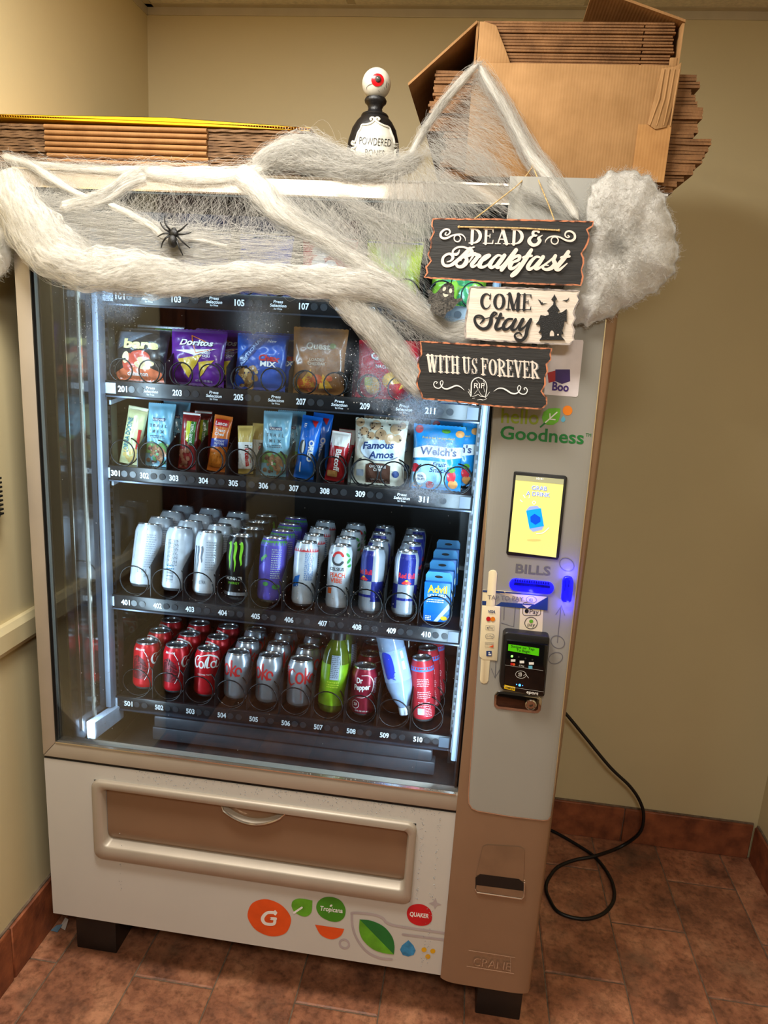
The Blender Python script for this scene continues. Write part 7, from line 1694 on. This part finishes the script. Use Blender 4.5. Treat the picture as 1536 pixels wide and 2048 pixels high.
# cotton clump on the right shoulder of the machine
def clump(name, outline_, y0, depth, label, parent=None, ncurl=2600, seed=3):
    root = empty(name, tuple(P(*np.mean(outline_, axis=0), y0))); tag(root, label, 'cobweb', 'loose tufts of cobweb')
    ol = np.array(catmull(outline_, 6, True)); c = ol.mean(axis=0); k = len(ol); rings = 18; g = np.random.RandomState(seed)
    V = []; ph = g.rand(12)*6.28
    for s in (-1, 1):
        for i in range(rings):
            f = (i+.15)/(rings-.85)
            for j in range(k):
                q = c+(ol[j]-c)*f; a = 2*PI*j/k
                bul = math.sqrt(max(0, 1-f**3))
                lump = 1
                for h_ in range(6):
                    w1 = math.cos(ph[h_]), math.sin(ph[h_]); fq_ = .035+.022*h_
                    lump += (.11-.01*h_)*math.sin(fq_*(q[0]*w1[0]+q[1]*w1[1])+ph[h_+5]+1.4*math.sin(.03*(q[0]*w1[1]-q[1]*w1[0])))
                rim = 1+.02*math.sin(17*a+ph[3])+.015*math.sin(29*a+ph[4])
                q = c+(q-c)*rim
                V.append(P(q[0], q[1], y0+s*depth*bul*lump))
    V = np.array(V); Q = []
    for s in range(2):
        b_ = s*rings*k
        for i in range(rings-1):
            for j in range(k): Q.append((b_+i*k+j, b_+i*k+(j+1) % k, b_+(i+1)*k+(j+1) % k, b_+(i+1)*k+j))
    me = mesh_np('tuft', V, np.array(Q), m_fib); 
    bm = bmesh.new(); bm.from_mesh(me)
    for s in range(2):
        vs = [bm.verts[0]] if False else None
    bm.verts.ensure_lookup_table()
    for s in range(2):
        try: bm.faces.new([bm.verts[s*rings*k+j] for j in range(k)])
        except ValueError: pass
    bmesh.ops.remove_doubles(bm, verts=bm.verts, dist=1e-5); bm.to_mesh(me); bm.free()
    link('tuft', me, root)
    F_ = V[:rings*k].reshape(rings, k, 3); ri = nrs.randint(0, rings-1, 4000); rj = nrs.randint(0, k, 4000); fr_ = nrs.rand(4000, 1); fs_ = nrs.rand(4000, 1)
    F_ = (F_[ri, rj]*(1-fr_)+F_[ri+1, rj]*fr_)*(1-fs_)+(F_[ri, (rj+1) % k]*(1-fr_)+F_[ri+1, (rj+1) % k]*fr_)*fs_
    cu = curls(F_+np.array([0, -.0006, 0]), ncurl, .020, 12, .0016)
    edge = V[(rings-1)*k:rings*k]; ce = curls(edge, ncurl//4, .012, 12, .0016)
    fibres('threads', np.concatenate([cu, ce]), .00012, root); return root
clump('cobweb', [(1192, 362), (1222, 344), (1262, 342), (1295, 352), (1318, 378), (1338, 420), (1352, 470), (1356, 512), (1345, 548), (1316, 578), (1280, 600), (1240, 622), (1200, 642), (1165, 650), (1130, 640), (1120, 600), (1140, 540), (1165, 480), (1172, 430), (1178, 390)], -.030, .022, 'fluffy white cotton cobweb clump on the right shoulder of the machine')
clump('cobweb', [(-30, 430), (8, 440), (22, 462), (20, 500), (22, 522), (8, 548), (-30, 560)], -.010, .016, 'small white cotton tuft in the gap at the left edge', ncurl=500, seed=8)

# ------------------------------------------------------------------ cord and litter on the floor
m_cord = M('black_rubber', (14, 14, 14), .45, var=.1)
cp = [P(1120, 1415, .70), P(1140, 1437, .70), P(1172, 1476, .70), P(1220, 1534, .70), P(1262, 1575, .705), P(1283, 1610, .71), P(1287, 1640, .71), P(1277, 1668, .71), Pz(1240, 1694, .010), Pz(1190, 1712, .019), Pz(1150, 1720, .012), Pz(1116, 1734, .008), Pz(1098, 1756, .008), Pz(1092, 1775, .008), Pz(1098, 1797, .008), Pz(1118, 1825, .008), Pz(1165, 1838, .008), Pz(1205, 1828, .008), Pz(1227, 1802, .008), Pz(1226, 1770, .008), Pz(1210, 1738, .008), Pz(1186, 1711, .008), Pz(1150, 1687, .008), Pz(1113, 1666, .008), Pz(1080, 1650, .008)]
tag(MB().tube([tuple(p) for p in catmull(cp, 8)], .0052, 10).build('power_cord', m_cord, smooth=1.0), 'black power cord looped on the tiles beside the machine', 'cord')
pp = Pz(118, 1862, .002)
tr_ = empty('paper_scrap', (pp[0], pp[1], 0)); tag(tr_, 'small white and blue paper scrap on the floor under the left leg', 'litter')
MB().slab([(pp[0]-.004, pp[1]+.01, .004), (pp[0]+.014, pp[1]+.005, .002), (pp[0]+.020, pp[1]+.012, .030), (pp[0]+.006, pp[1]+.02, .026)], (0, .0012, 0)).build('white_flap', M('scrap_paper', (190, 186, 180), .6), tr_)
MB().slab([(pp[0]-.022, pp[1]-.002, .001), (pp[0]-.002, pp[1]-.004, .001), (pp[0]+.004, pp[1]+.012, .012), (pp[0]-.012, pp[1]+.010, .008)], (0, 0, .001)).build('blue_flap', M('scrap_blue', (90, 120, 140), .5), tr_)
